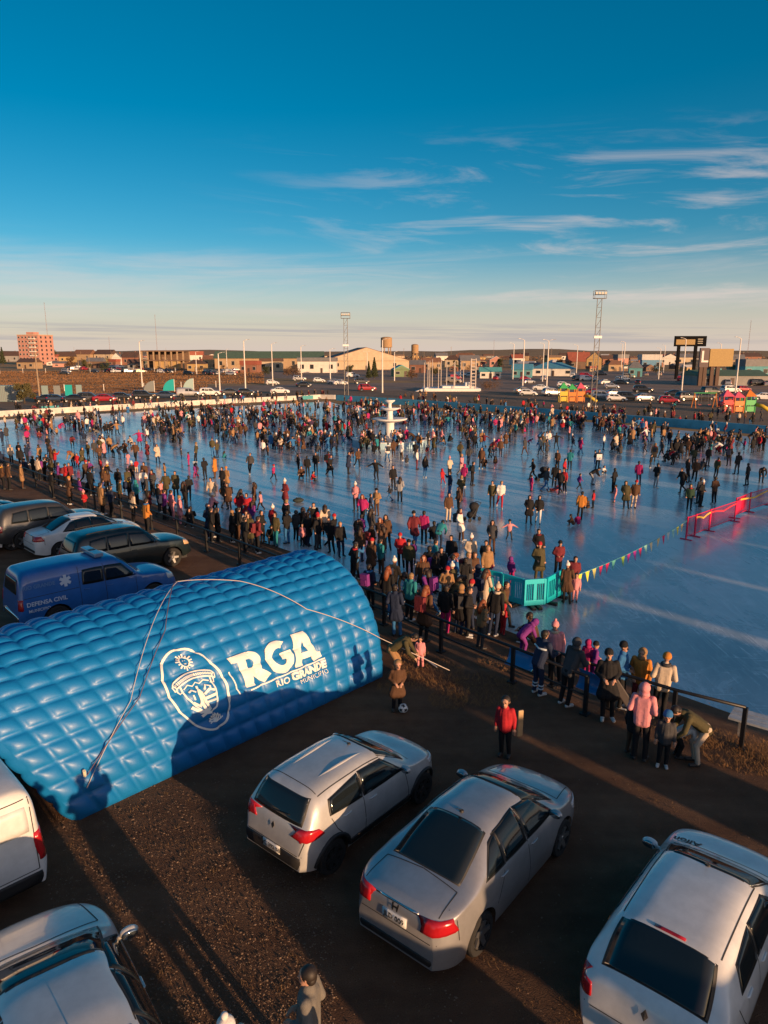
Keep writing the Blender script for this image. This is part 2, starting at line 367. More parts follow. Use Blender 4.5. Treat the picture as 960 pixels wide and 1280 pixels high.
# small banners hung on the white wall
for i, px in enumerate((65, 218, 385)):
    t = px / 400; y = 517 - 17.5 * t
    p = G(px, y); mb = MB(); mb.box((0, 0, .55), (2.6, .06, .7), R(42))
    o = mb.build('banner', mat('teal_banner', (.06, .30, .33), .7), loc=(p.x, p.y - .45, ZI))
    tag(o, ['small teal banner near the left end of the white rink wall', 'small teal banner in the middle of the white rink wall', 'small teal banner near the corner of the white rink wall'][i], 'banner', 'banners on the white rink wall')
# dry grass tufts and gravel
def scatter():
    g = MB(); rnd = random.Random(3)
    spots = [((535, 842), 1.0, 220), ((605, 862), .9, 180), ((560, 875), .5, 80), ((515, 815), .5, 70), ((925, 940), .9, 260), ((960, 950), .7, 150), ((620, 830), .5, 60), ((875, 925), .4, 60), ((490, 860), .4, 40)]
    for (px, py), rad, n in spots:
        c = GY(px, py)
        for _ in range(n * 7):
            a = rnd.uniform(0, 6.28); r = rad * math.sqrt(rnd.random()); p = c + Vector((r * math.cos(a), r * math.sin(a), 0))
            h = rnd.uniform(.03, .11); l = Vector((rnd.uniform(-.09, .09), rnd.uniform(-.09, .09), h)); wv = Vector((rnd.uniform(-1, 1), rnd.uniform(-1, 1), 0)).normalized() * .004
            g.add([p - wv, p + wv, p + l], [(0, 1, 2)])
    tag(g.build('dry_grass', mat('dry_grass', (.30, .16, .06), .9), fix=False), kind='stuff')
    y_ = MB()
    for _ in range(420):
        px, py = rnd.uniform(60, 980), rnd.uniform(850, 1290); c = GY(px, py); n_ = rnd.randint(4, 26); rad = rnd.uniform(.05, .35)
        for _k in range(n_):
            a = rnd.uniform(0, 6.28); p = c + Vector((math.cos(a), math.sin(a), 0)) * rad * rnd.random(); h = rnd.uniform(.02, .06); l = Vector((rnd.uniform(-.06, .06), rnd.uniform(-.06, .06), h)); wv = Vector((rnd.uniform(-1, 1), rnd.uniform(-1, 1), 0)).normalized() * .004
            y_.add([p - wv, p + wv, p + l], [(0, 1, 2)])
    tag(y_.build('sparse_grass', mat('sparse_grass', (.17, .10, .045), .9, var=.4, vscale=.5), fix=False), kind='stuff')
    f_ = MB()
    def card(p, w, h, tilt):
        a = rnd.uniform(0, 3.14); d = Vector((math.cos(a), math.sin(a), 0)) * w; t_ = Vector((rnd.uniform(-1, 1), rnd.uniform(-1, 1), 0)) * tilt
        f_.add([p - d, p + d, p + d * rnd.uniform(.2, .8) + t_ + Vector((0, 0, h)), p - d * rnd.uniform(.1, .8) + t_ + Vector((0, 0, h * rnd.uniform(.6, 1)))], [(0, 1, 2, 3)])
    for _ in range(34000):
        px, py = rnd.uniform(-30, 330), rnd.uniform(464, 492)
        if px > 260 and py > 480: continue
        p = G(px, py); s_ = .0011 * p.y; card(p, s_ * rnd.uniform(.3, .9), s_ * rnd.uniform(.4, 1.1), s_)
    for _ in range(16000):
        px, py = rnd.uniform(-30, 990), 437.6 + 14 * rnd.random() ** 1.6
        p = G(px, py)
        if p.y > 1750: continue
        s_ = .0011 * p.y; card(p, s_ * rnd.uniform(.5, 1.6), s_ * rnd.uniform(.4, .9), s_)
    tag(f_.build('steppe_grass', mat('steppe_grass', (.21, .105, .045), .9, var=.45, vscale=.05), fix=False), kind='stuff')
    s = MB()
    for _ in range(9000):
        t = rnd.random()
        px = rnd.uniform(60, 420); py = rnd.uniform(960, 1285)
        if rnd.random() < .25: px = rnd.uniform(60, 960); py = rnd.uniform(880, 1285)
        p = GY(px, py); r = rnd.choice((.005, .006, .008, .010, .013, .02 if rnd.random() < .2 else .007)); a = rnd.uniform(0, 3)
        M = Matrix.Translation((p.x, p.y, r * .3 + .004)) @ Matrix.Rotation(a, 4, 'Z') @ Matrix.Diagonal((r * rnd.uniform(.8, 1.5), r, r * rnd.uniform(.5, .9), 1))
        s.add([(1, 0, 0), (0, 1, 0), (-1, 0, 0), (0, -1, 0), (0, 0, 1)], [(0, 1, 4), (1, 2, 4), (2, 3, 4), (3, 0, 4)], 0, M)
    tag(s.build('gravel', mat('gravel', (.20, .135, .09), .9, var=.5, vscale=4), fix=False), kind='stuff')
scatter()
# ================================================================== INFLATABLE TENT
T0 = GY(100, 1025); T1 = GY(478, 846); TA = (T1 - T0); TL = TA.length; TA.normalize()
TB = Vector((-TA.y, TA.x, 0)); TW, THH = 4.75, 2.95
NA, NT = 20, 24
def tsec(t):
    ph = math.pi * t; c, s = math.cos(ph), math.sin(ph)
    return TW / 2 - TW / 2 * math.copysign(abs(c) ** .96, c), THH * abs(s) ** .92
def tsurf(a, t, off=0.0, bump=.088):
    y, z = tsec(t); y1, z1 = tsec(min(1, t + 1e-3)); y0, z0 = tsec(max(0, t - 1e-3))
    ty, tz = y1 - y0, z1 - z0; l = math.hypot(ty, tz) or 1; ny, nz = -tz / l, ty / l
    b = bump * (max(0, abs(math.sin(math.pi * NA * a)) * abs(math.sin(math.pi * NT * t)))) ** .5 * (.86 + .28 * ((math.sin(math.floor(NA * a) * 12.9 + math.floor(NT * t) * 78.2) * 43758.5) % 1)) if bump else 0
    edge = 0
    k = b + off
    lean = -.55 * z * max(0, 1 - a) ** 1.4
    return T0 + TA * (a * TL + lean) + TB * (y + ny * k) + Vector((0, 0, z + nz * k))
def tent():
    root = empty('inflatable_tent', T0 + TA * TL / 2 + TB * TW / 2)
    tag(root, 'blue quilted inflatable tunnel tent with white lettering and town crest', 'tent')
    off = root.location.copy()
    na, ntt = NA * 8, NT * 8; mb = MB(); vs = []
    for i in range(na + 1):
        for j in range(ntt + 1): vs.append(tsurf(i / na, j / ntt) - off)
    W_ = ntt + 1; fs = [(i * W_ + j, i * W_ + j + 1, (i + 1) * W_ + j + 1, (i + 1) * W_ + j) for i in range(na) for j in range(ntt)]
    mb.add(vs, fs)
    M_T = bpy.data.materials.new('blue_vinyl'); M_T.use_nodes = True; b = M_T.node_tree.nodes['Principled BSDF']
    b.inputs['Base Color'].default_value = (.004, .165, .45, 1); b.inputs['Roughness'].default_value = .46; b.inputs['Coat Weight'].default_value = .06; b.inputs['Coat Roughness'].default_value = .25
    nt_ = M_T.node_tree; t_ = nt_.nodes.new('ShaderNodeTexCoord'); n1 = nt_.nodes.new('ShaderNodeTexNoise'); n1.inputs['Scale'].default_value = 9; n1.inputs['Detail'].default_value = 5
    bp = nt_.nodes.new('ShaderNodeBump'); bp.inputs['Strength'].default_value = .15; bp.inputs['Distance'].default_value = .03
    nt_.links.new(t_.outputs['Object'], n1.inputs['Vector']); nt_.links.new(n1.outputs['Fac'], bp.inputs['Height']); nt_.links.new(bp.outputs['Normal'], b.inputs['Normal'])
    mb.build('outer_skin', M_T, root, smooth=True)
    # inner skin
    mb = MB(); vs = []; na2, nt2 = 20, 44
    for i in range(na2 + 1):
        for j in range(nt2 + 1): vs.append(tsurf(i / na2, j / nt2, -.34, 0) - off)
    W2 = nt2 + 1; mb.add(vs, [(i * W2 + j, (i + 1) * W2 + j, (i + 1) * W2 + j + 1, i * W2 + j + 1) for i in range(na2) for j in range(nt2)])
    mb.build('inner_skin', mat('dark_blue_vinyl', (.004, .09, .2), .5), root, smooth=True)
    # puffed end rims joining both skins
    for a, sg in ((0, -1), (1, 1)):
        mb = MB(); vs = []; m = 8
        for j in range(ntt + 1):
            o0 = tsurf(a, j / ntt, 0.0, 0) - off; o1 = tsurf(a, j / ntt, -.34, 0) - off
            for q in range(m + 1):
                f = q / m; pf = abs(math.sin(math.pi * NT * j / ntt)) ** .5 * .05 + .12
                vs.append(o0.lerp(o1, f) + TA * sg * math.sin(math.pi * f) * pf)
        mb.add(vs, [(j * (m + 1) + q, j * (m + 1) + q + 1, (j + 1) * (m + 1) + q + 1, (j + 1) * (m + 1) + q) for j in range(ntt) for q in range(m)])
        mb.build('end_rim', M_T, root, smooth=True)
    # ---------------- print: mapped onto the skin. local (u along length in m from a0, v up the arc in m)
    arc = [0]; prev = tsec(0)
    for k in range(1, 401):
        c = tsec(k / 400); arc.append(arc[-1] + math.hypot(c[0] - prev[0], c[1] - prev[1])); prev = c
    def t_of(v):
        lo, hi = 0, 400
        while hi - lo > 1:
            md = (lo + hi) // 2
            if arc[md] < v: lo = md
            else: hi = md
        f = (v - arc[lo]) / max(1e-9, arc[hi] - arc[lo]); return (lo + f) / 400
    M_P = mat('white_print', (.80, .80, .76), .5)
    def wrap(name, vs2, fs2, o=.012, maxe=.07, m=None):
        bm = bmesh.new(); bv = [bm.verts.new((x, y, 0)) for x, y in vs2]
        for f in fs2:
            try: bm.faces.new([bv[i] for i in f])
            except ValueError: pass
        bmesh.ops.triangulate(bm, faces=bm.faces)
        for _ in range(7):
            es = [e for e in bm.edges if e.calc_length() > maxe]
            if not es: break
            bmesh.ops.subdivide_edges(bm, edges=es, cuts=1); bmesh.ops.triangulate(bm, faces=[f for f in bm.faces if len(f.verts) > 3])
        for v in bm.verts: v.co = tsurf(v.co.x / TL, t_of(v.co.y), o) - off
        bmesh.ops.recalc_face_normals(bm, faces=bm.faces)
        me = bpy.data.meshes.new(name); bm.to_mesh(me); bm.free(); me.materials.append(m or M_P)
        nn = sum((p.normal.dot(TB) for p in me.polygons))
        if nn > 0: me.flip_normals()
        ob = bpy.data.objects.new(name, me); COL.objects.link(ob); ob.parent = root; return ob
    def put(txt, size, u, v, rot=0, off_=0.0, sp=1.0, sx=1.0):
        vs2, fs2 = text_mesh(txt, size, 0, off_, 'CENTER', sp); c, s = math.cos(rot), math.sin(rot)
        return [(u + (x.x * sx) * c - x.y * s, v + (x.x * sx) * s + x.y * c) for x in vs2], fs2
    def on(px, py):   # nearest skin point to a pixel
        best = None
        for i in range(0, 101):
            for j in range(0, 56):
                q = tsurf(i / 100, j / 100, .0, 0); x, y = P(q); d = (x - px) ** 2 + (y - py) ** 2
                if best is None or d < best[0]: best = (d, i / 100, j / 100)
        return best[1], best[2]
    def uv_of(px, py):
        a, t = on(px, py); return a * TL, arc[int(t * 400)]
    U0, V0 = uv_of(303, 861); u2, v2 = uv_of(404, 838); S_ = (u2 - U0) / 2.85
    cb = uv_of(240, 924); ct = uv_of(232, 812); clf = uv_of(196, 850); crt = uv_of(286, 868)
    cu_, cv_ = (clf[0] + crt[0]) / 2, (cb[1] + ct[1]) / 2; A_, B_ = (crt[0] - clf[0]) / 2, (ct[1] - cb[1]) / 2
    # big lettering, hand cut heavy capitals
    def letter(polys, u, v, s):
        out = []
        for outer, holes in polys: out.append(([(u + x * s, v + y * s) for x, y in outer], [[(u + x * s, v + y * s) for x, y in h] for h in holes]))
        return out
    def fillpoly(outer, holes):
        cu = bpy.data.curves.new('f', 'CURVE'); cu.dimensions = '2D'; cu.fill_mode = 'BOTH'
        for pts in [outer] + holes:
            sp = cu.splines.new('POLY'); sp.points.add(len(pts) - 1); sp.use_cyclic_u = True
            for q, p in zip(sp.points, pts): q.co = (p[0], p[1], 0, 1)
        ob = bpy.data.objects.new('f', cu); COL.objects.link(ob); dg = bpy.context.evaluated_depsgraph_get()
        me = bpy.data.meshes.new_from_object(ob.evaluated_get(dg)); bpy.data.objects.remove(ob); bpy.data.curves.remove(cu)
        r = [(v.co.x, v.co.y) for v in me.vertices], [tuple(p.vertices) for p in me.polygons]; bpy.data.meshes.remove(me); return r
    def arcp(cx, cy, rx, ry, a0, a1, n=14): return [(cx + rx * math.cos(R(a0 + (a1 - a0) * k / n)), cy + ry * math.sin(R(a0 + (a1 - a0) * k / n))) for k in range(n + 1)]
    Rr = ([(0, 1), (.03, .80), (.16, .78), (.05, .02), (.33, 0), (.36, .30)] + [(.62, -.04), (.98, .10), (.72, .36)] + arcp(.52, .68, .32, .32, -40, 90) + [(.2, 1)], [arcp(.47, .64, .13, .14, 0, 330, 10) + [(.34, .78), (.34, .5)]])
    Rr = ([(-.08, 1.0), (-.04, .80), (.12, .78), (.08, .0), (.36, -.02), (.38, .26), (.66, -.05), (.98, .12), (.72, .37)] + arcp(.50, .68, .32, .32, -25, 90), [[(.36, .52), (.48, .50)] + arcp(.48, .64, .12, .135, -80, 80, 8) + [(.37, .78)]])
    Gg = (arcp(.46, .5, .47, .52, 50, 318, 22) + [(.90, .42), (.88, .60), (.50, .60), (.48, .40), (.62, .38)] + arcp(.46, .5, .24, .27, -30, -300, 18), [])
    Aa = ([(-.05, .0), (.24, -.02), (.28, .16), (.62, .16), (.66, -.02), (1.02, .02), (.98, .2), (.90, .22), (.66, 1.0), (.22, 1.02), (.02, .2)], [[(.34, .36), (.56, .36), (.46, .72)]])
    for shp, du in ((Rr, 0), (Gg, .98), (Aa, 1.86)):
        o_, h_ = shp; vs2, fs2 = fillpoly([(U0 + (x + du) * S_, V0 + y * S_) for x, y in o_], [[(U0 + (x + du) * S_, V0 + y * S_) for x, y in h] for h in h_])
        wrap('lettering', vs2, fs2)
    # RIO GRANDE MUNICIPIO
    vs2, fs2 = put('RIO', .29 * S_ / 1.0, U0 + 1.24 * S_, V0 - .26 * S_, 0, .004); wrap('lettering', vs2, fs2)
    vs2, fs2 = put('GRANDE', .33 * S_ / 1.0, U0 + 2.27 * S_, V0 - .25 * S_, 0, .014); wrap('lettering', vs2, fs2)
    vs2, fs2 = put('MUNICIPIO', .20 * S_, U0 + 2.42 * S_, V0 - .50 * S_, 0, .0, 1.15); wrap('lettering', vs2, fs2)
    def ribbon(pts, wd, closed=False):
        vs2 = []; fs2 = []; n = len(pts)
        for i, p in enumerate(pts):
            a = pts[(i - 1) % n if closed else max(0, i - 1)]; b_ = pts[(i + 1) % n if closed else min(n - 1, i + 1)]
            dx, dy = b_[0] - a[0], b_[1] - a[1]; l = math.hypot(dx, dy) or 1
            vs2 += [(p[0] - dy / l * wd / 2, p[1] + dx / l * wd / 2), (p[0] + dy / l * wd / 2, p[1] - dx / l * wd / 2)]
        for i in range(n if closed else n - 1):
            j = (i + 1) % n; fs2.append((2 * i, 2 * i + 1, 2 * j + 1, 2 * j))
        return vs2, fs2
    def join(parts):
        V_, F_ = [], []
        for a, b_ in parts: o_ = len(V_); V_ += a; F_ += [tuple(i + o_ for i in f) for f in b_]
        return V_, F_
    # underline and crest side bar
    wrap('underline', *join([ribbon([(U0 + .15 * S_, V0 - .10 * S_), (U0 + 1.0 * S_, V0 - .075 * S_), (U0 + 2.95 * S_, V0 - .06 * S_)], .03), ribbon([(U0 - .22 * S_, V0 + .62 * S_), (U0 - .2 * S_, V0 - .1 * S_)], .03)]), .012)
    # crest: oval, sun, scroll, ship-and-shore scene, laurel
    el_ = lambda x, y: (cu_ + x * A_, cv_ + y * B_)
    lines = [ribbon([el_(math.cos(R(k)), math.sin(R(k))) for k in range(0, 360, 6)], .045, True)]
    sunc = (.06, .68)
    lines.append(ribbon([el_(sunc[0] + .17 * math.cos(R(k)), sunc[1] + .12 * math.sin(R(k))) for k in range(0, 360, 24)], .022, True))
    for k in range(0, 360, 24):
        c, s = math.cos(R(k)), math.sin(R(k)); rr = .30 if (k // 24) % 2 else .26
        lines.append(ribbon([el_(sunc[0] + .18 * c, sunc[1] + .125 * s), el_(sunc[0] + rr * c, sunc[1] + rr * .7 * s)], .03))
    lines += [ribbon([el_(sunc[0] - .06, sunc[1] + .03), el_(sunc[0] - .02, sunc[1] + .03)], .02), ribbon([el_(sunc[0] + .03, sunc[1] + .03), el_(sunc[0] + .07, sunc[1] + .03)], .02), ribbon([el_(sunc[0] - .05, sunc[1] - .04), el_(sunc[0], sunc[1] - .055), el_(sunc[0] + .05, sunc[1] - .04)], .02)]
    sc = [(x / 10, .42 - .16 * (x / 7) ** 2 * .8) for x in range(-7, 8)]
    lines += [ribbon([el_(x, y) for x, y in sc], .03), ribbon([el_(x, y - .15) for x, y in sc], .03)]
    for k in range(-26, 27, 2): # scroll hatching
        x = k / 40; y = .42 - .16 * (x / .7) ** 2 * .8
        lines.append(ribbon([el_(x, y - .045), el_(x + .012, y - .11)], .02))
    for sx in (-1, 1):
        lines.append(ribbon([el_(sx * x, y) for x, y in ((.7, .29), (.78, .22), (.74, .12), (.64, .12), (.66, .2), (.76, .26))], .03))
        lines.append(ribbon([el_(sx * x, y) for x, y in ((.7, .14), (.62, .03), (.5, .06))], .026))
    sh = [(-.52, .18), (.5, .18), (.54, -.2), (.5, -.3)]
    lines.append(ribbon([el_(x, y) for x, y in ((-.52, .20), (-.5, -.1), (-.34, -.36), (-.2, -.52), (.05, -.60), (.3, -.52), (.48, -.36), (.55, -.1), (.55, .20))], .03))
    lines += [ribbon([el_(x, y) for x, y in ((-.45, .1), (-.3, .17), (-.15, .11), (0, .17), (.15, .11), (.3, .16), (.48, .1))], .024)]
    lines += [ribbon([el_(x, y) for x, y in q], wd) for q, wd in [
        ([(-.1, -.5), (-.06, -.1), (-.02, .02), (.04, -.1), (.08, -.48)], .07), ([(-.02, .02), (.0, .08)], .05),
        ([(-.4, -.25), (-.2, -.38), (-.1, -.3)], .06), ([(-.5, -.34), (-.3, -.5), (-.08, -.52), (.14, -.5)], .07), ([(-.35, -.6), (-.15, -.56), (.08, -.6)], .06),
        ([(.14, -.16), (.34, -.08), (.5, -.14)], .05), ([(.12, -.26), (.5, -.24)], .06), ([(.2, -.06), (.3, .04), (.42, -.02), (.36, -.12)], .035), ([(.14, -.36), (.46, -.36)], .04),
        ([(-.28, -.08), (-.3, -.2)], .03), ([(-.36, .0), (-.24, .03), (-.14, -.04)], .035)]]
    for a in range(20, 161, 20):
        for q in (.0,):
            lines.append(ribbon([el_(.1, -.86), el_(.1 + .3 * math.cos(R(a)), -.86 + .22 * math.sin(R(a)))], .022))
            lines.append(ribbon([el_(.1 + .18 * math.cos(R(a)), -.86 + .13 * math.sin(R(a))), el_(.1 + .27 * math.cos(R(a + 14)), -.86 + .2 * math.sin(R(a + 14)))], .02))
    wrap('crest', *join(lines), .014, .08)
    # tie-down ropes
    M_R = mat('pale_rope', (.55, .47, .42), .8); M_RD = mat('dark_rope', (.13, .08, .12), .8)
    def rope(pix, m, r, tail=None):
        ats = [on(*p) for p in pix]; pts = []
        for (a0, t0), (a1, t1) in zip(ats, ats[1:]):
            for k in range(24): f = k / 24; pts.append(tsurf(a0 + (a1 - a0) * f, t0 + (t1 - t0) * f, .12, 0) - off)
        pts.append(tsurf(*ats[-1], .12, 0) - off)
        if tail is not None: pts.append(Vector(tail) - off)
        MB().path(pts, r, 6).build('rope', m, root, smooth=True)
    rope([(218, 720), (205, 790), (170, 872), (112, 962)], M_RD, .010, GY(78, 1020, .05))
    rope([(218, 720), (300, 733), (380, 762), (470, 798)], M_R, .010, GY(562, 838, .3))
    rope([(222, 718), (160, 880), (105, 980)], M_R, .007, GY(100, 1000, .1))
    # webbing tab low on the skin
    a_, t_ = on(102, 968); q = tsurf(a_, t_, .05) - off
    MB().tube(q, q + Vector((.02, -.05, .14)), .03).build('tether_tab', mat('cream_strap', (.7, .62, .45), .7), root)
    return root
tent()
# ================================================================== VEHICLES
def lerp_prof(pts, x):
    """smooth monotone-ish interpolation"""
    n = len(pts)
    if x <= pts[0][0]: return pts[0][1]
    for i in range(n - 1):
        x0, y0 = pts[i]; x1, y1 = pts[i + 1]
        if x <= x1:
            def sl(k):
                if k == 0: return (pts[1][1] - pts[0][1]) / (pts[1][0] - pts[0][0])
                if k == n - 1: return (pts[-1][1] - pts[-2][1]) / (pts[-1][0] - pts[-2][0])
                a = (pts[k][1] - pts[k - 1][1]) / (pts[k][0] - pts[k - 1][0]); b = (pts[k + 1][1] - pts[k][1]) / (pts[k + 1][0] - pts[k][0])
                return 0 if a * b <= 0 else 2 * a * b / (a + b)
            h = x1 - x0; t = (x - x0) / h; m0, m1 = sl(i) * h, sl(i + 1) * h
            return (2 * t ** 3 - 3 * t * t + 1) * y0 + (t ** 3 - 2 * t * t + t) * m0 + (-2 * t ** 3 + 3 * t * t) * y1 + (t ** 3 - t * t) * m1
    return pts[-1][1]
def sstep(a, b, x): t = max(0, min(1, (x - a) / (b - a))); return t * t * (3 - 2 * t)
M_GLASS = mat('car_glass', (.010, .014, .017), .06, spec=.6)
M_TYRE = mat('tyre_rubber', (.018, .018, .018), .85, bump=.2, bscale=60)
M_RIM = mat('alloy_rim', (.38, .38, .38), .35, .85)
M_STEELRIM = mat('steel_rim', (.035, .035, .035), .5, .3)
M_BLACK = mat('black_trim', (.018, .018, .019), .55)
M_RED = mat('red_lamp_lens', (.42, .012, .018), .18, coat=.6)
M_LAMP = mat('clear_lamp_lens', (.62, .64, .66), .1, coat=.6)
M_PLATE = mat('number_plate', (.70, .70, .68), .5)
M_CHROME = mat('chrome', (.7, .7, .7), .15, 1.0)
M_SEAM = mat('panel_gap', (.03, .03, .03), .8)
def paint(name, c, metal=.0, rough=.32):
    return mat(name, c, rough, metal, var=.14, vscale=2.2, coat=.8, bump=.0)
class Car:
    def __init__(s, name, p, root_label, paintm, lod=0, group=None, plate=None):
        s.p = p; s.L, s.W, s.H = p['L'], p['W'], p['H']; s.lod = lod
        s.root = empty(name); tag(s.root, root_label, p.get('cat', 'car'), group)
        s.paint = paintm; s.body(); 
        s.details(plate)
    def prof(s, x): return lerp_prof(s.p['top'], x / s.L * 1.0) * 1.0
    def belt(s, x): return lerp_prof(s.p['belt'], x / s.L)
    def half(s, x):
        L_ = s.L; r0 = s.p.get('rr', .55); r1 = s.p.get('rf', .8); w = s.W / 2
        e0, e1 = s.p.get('er', .70), s.p.get('ef', .58)
        f = 1.0
        if x < r0: u = 1 - x / r0; f = 1 - (1 - e0) * u ** 3.2
        elif x > L_ - r1: u = 1 - (L_ - x) / r1; f = 1 - (1 - e1) * u ** 2.6
        return w * f
    def bottom(s, x):
        z = s.p.get('clear', .2) + .06 * (max(0, 1 - x / .35) + max(0, 1 - (s.L - x) / .35))
        for wx in s.p['wx']:
            r = s.p['wr'] + .065; d = abs(x - wx)
            if d < r: z = max(z, s.p['wr'] + math.sqrt(r * r - d * d))
        return z
    def section(s, x, nl=9, nu=14):
        w = s.half(x); top = s.prof(x); bel = min(s.belt(x), top - .03); zb = min(s.bottom(x), bel - .06)
        rise = top - bel; k = sstep(.12, .42, rise); tum = s.p.get('tumble', .24) * k; n = 2.3 + s.p.get('box', 2.2) * k
        pts = []; z00 = s.p.get('clear', .2); hgt = bel - z00
        for i in range(nl):
            t = i / (nl - 1); z = zb + (bel - zb) * t; q = (z - z00) / hgt
            y = w * (.93 + .07 * math.sin(math.pi * min(1, max(0, q) ** .8 * .62 + .06)) - .045 * max(0, q - .6) / .4 - .012 * sstep(.52, .60, q) * (1 - k * .0) + .012 * sstep(.62, .7, q) * .6)
            pts.append((y, z))
        wb = pts[-1][0]
        for i in range(1, nu + 1):
            a = i / nu * math.pi / 2; c = max(0, math.cos(a)) ** (2 / n); z_ = math.sin(a) ** (2 / n)
            pts.append((wb * c * (1 - tum * z_) if i < nu else 0.0, bel + rise * z_))
        return pts
    def body(s):
        st = 92 if s.lod == 0 else 40
        xs = sorted(set([round(s.L * .5 * (1 - math.cos(math.pi * k / 24)), 4) for k in range(25)] + [round(s.L * k / st, 4) for k in range(st + 1)] + [round(wx + (s.p['wr'] + .065) * math.cos(math.pi * k / 12), 4) for wx in s.p['wx'] for k in range(13)]))
        xs = [x for i, x in enumerate(xs) if i == 0 or x - xs[i - 1] > .004]
        nl, nu = (9, 14) if s.lod == 0 else (6, 8)
        secs = [s.section(x, nl, nu) for x in xs]; m = len(secs[0]); vs = []; fs = []
        full = 2 * m - 1
        for x, sc in zip(xs, secs):
            for y, z in sc: vs.append((x, -y, z))           # right side (y<0) up to the centre
            for y, z in reversed(sc[:-1]): vs.append((x, y, z))
        for i in range(len(xs) - 1):
            for j in range(full - 1): fs.append((i * full + j, i * full + j + 1, (i + 1) * full + j + 1, (i + 1) * full + j))
        fs.append(tuple(range(full - 1, -1, -1))); o = (len(xs) - 1) * full; fs.append(tuple(range(o, o + full)))
        mb = MB().add(vs, fs); s.bodyo = mb.build('body', s.paint, s.root); autosmooth(s.bodyo, 42)
        bm = bmesh.new(); bm.from_mesh(s.bodyo.data); bmesh.ops.triangulate(bm, faces=bm.faces); s.bvh = BVHTree.FromBMesh(bm); bm.free()
        # underbody
        u = MB(); u.box((s.L / 2, 0, .36), (s.L - .5, s.W - .44, .3)); u.build('underbody', M_BLACK, s.root)
        if s.p.get('clad'):
            pass
    def cast(s, p, d):
        h = s.bvh.ray_cast(Vector(p), Vector(d)); return (h[0], h[1]) if h[0] is not None else None
    def patch(s, name, corners, axis, m, off=.006, nu=10, nv=6, th=.012, parent=None, round_=0.0):
        """quad patch in the plane facing `axis`, cast on the body; corners: 4 2D points (a,b) bottom-left.. ccw"""
        g = {}; mb = MB(); A, B, C, D = [Vector(c) for c in corners]
        for i in range(nu + 1):
            for j in range(nv + 1):
                u, v = i / nu, j / nv
                if round_:
                    # pull the corners in
                    uu, vv = 2 * u - 1, 2 * v - 1
                    k = round_; uu2 = uu * math.sqrt(1 - k * vv * vv / 2); vv2 = vv * math.sqrt(1 - k * uu * uu / 2); u, v = (uu2 + 1) / 2, (vv2 + 1) / 2
                q = A.lerp(B, u).lerp(D.lerp(C, u), v)
                if axis == 'R': o, d = (q.x, -5, q.y), (0, 1, 0)
                elif axis == 'L': o, d = (q.x, 5, q.y), (0, -1, 0)
                elif axis == 'B': o, d = (-3, q.x, q.y), (1, 0, 0)
                elif axis == 'F': o, d = (s.L + 3, q.x, q.y), (-1, 0, 0)
                else: o, d = (q.x, q.y, 5), (0, 0, -1)
                h = s.cast(o, d)
                if h:
                    n = h[1] if h[1].dot(Vector(d)) < 0 else -h[1]; g[i, j] = (h[0], n)
        idx = {}; vs = []
        for k, (p, n) in g.items(): idx[k] = len(vs); vs.append(p + n * off)
        fs = []
        for i in range(nu):
            for j in range(nv):
                ks = [(i, j), (i + 1, j), (i + 1, j + 1), (i, j + 1)]
                if all(k in idx for k in ks): fs.append(tuple(idx[k] for k in ks))
        if not fs: return None
        mb.add(vs, fs); o = mb.build(name, m, parent or s.root, fix=False)
        ax = {'R': Vector((0, -1, 0)), 'L': Vector((0, 1, 0)), 'B': Vector((-1, 0, 0)), 'F': Vector((1, 0, 0)), 'T': Vector((0, 0, 1))}[axis]
        if sum(p.normal.dot(ax) for p in o.data.polygons) < 0: o.data.flip_normals()
        sm = o.modifiers.new('rim', 'SOLIDIFY'); sm.thickness = th; sm.offset = -1
        o.data.polygons.foreach_set('use_smooth', [True] * len(o.data.polygons))
        return o
    def line(s, pts, axis, w=.014):
        for a, b in zip(pts, pts[1:]):
            a, b = Vector(a), Vector(b); d = (b - a).normalized(); n = Vector((-d.y, d.x)) * w / 2
            s._seams.append(((a - n), (b - n), (b + n), (a + n), axis))
    def flush_seams(s):
        mb = MB()
        for A, B, C, D, axis in s._seams:
            nu = max(2, int((B - A).length / .08)); row = []
            for i in range(nu + 1):
                for a, b in ((A, B), (D, C)):
                    q = a.lerp(b, i / nu)
                    o, d = {'R': ((q.x, -5, q.y), (0, 1, 0)), 'L': ((q.x, 5, q.y), (0, -1, 0)), 'B': ((-3, q.x, q.y), (1, 0, 0)), 'F': ((s.L + 3, q.x, q.y), (-1, 0, 0)), 'T': ((q.x, q.y, 5), (0, 0, -1))}[axis]
                    h = s.cast(o, d)
                    if h: n = h[1] if h[1].dot(Vector(d)) < 0 else -h[1]; row.append(h[0] + n * .003)
                    else: row.append(None)
            vs = []; fs = []
            if any(r is None for r in row): continue
            for i in range(nu): fs.append((2 * i, 2 * i + 2, 2 * i + 3, 2 * i + 1))
            mb.add(row, fs)
        if mb.v: mb.build('panel_gap', M_SEAM, s.root, fix=False)
    def seal(s, c, ax):
        cx = sum(q[0] for q in c) / 4; cy = sum(q[1] for q in c) / 4
        def g(q):
            dx, dy = q[0] - cx, q[1] - cy; l = math.hypot(dx, dy); return (cx + dx * (1 + .035 / l), cy + dy * (1 + .035 / l))
        s.patch('window_seal', [g(q) for q in c], ax, M_BLACK, .004, 14, 8, .008, round_=.12)
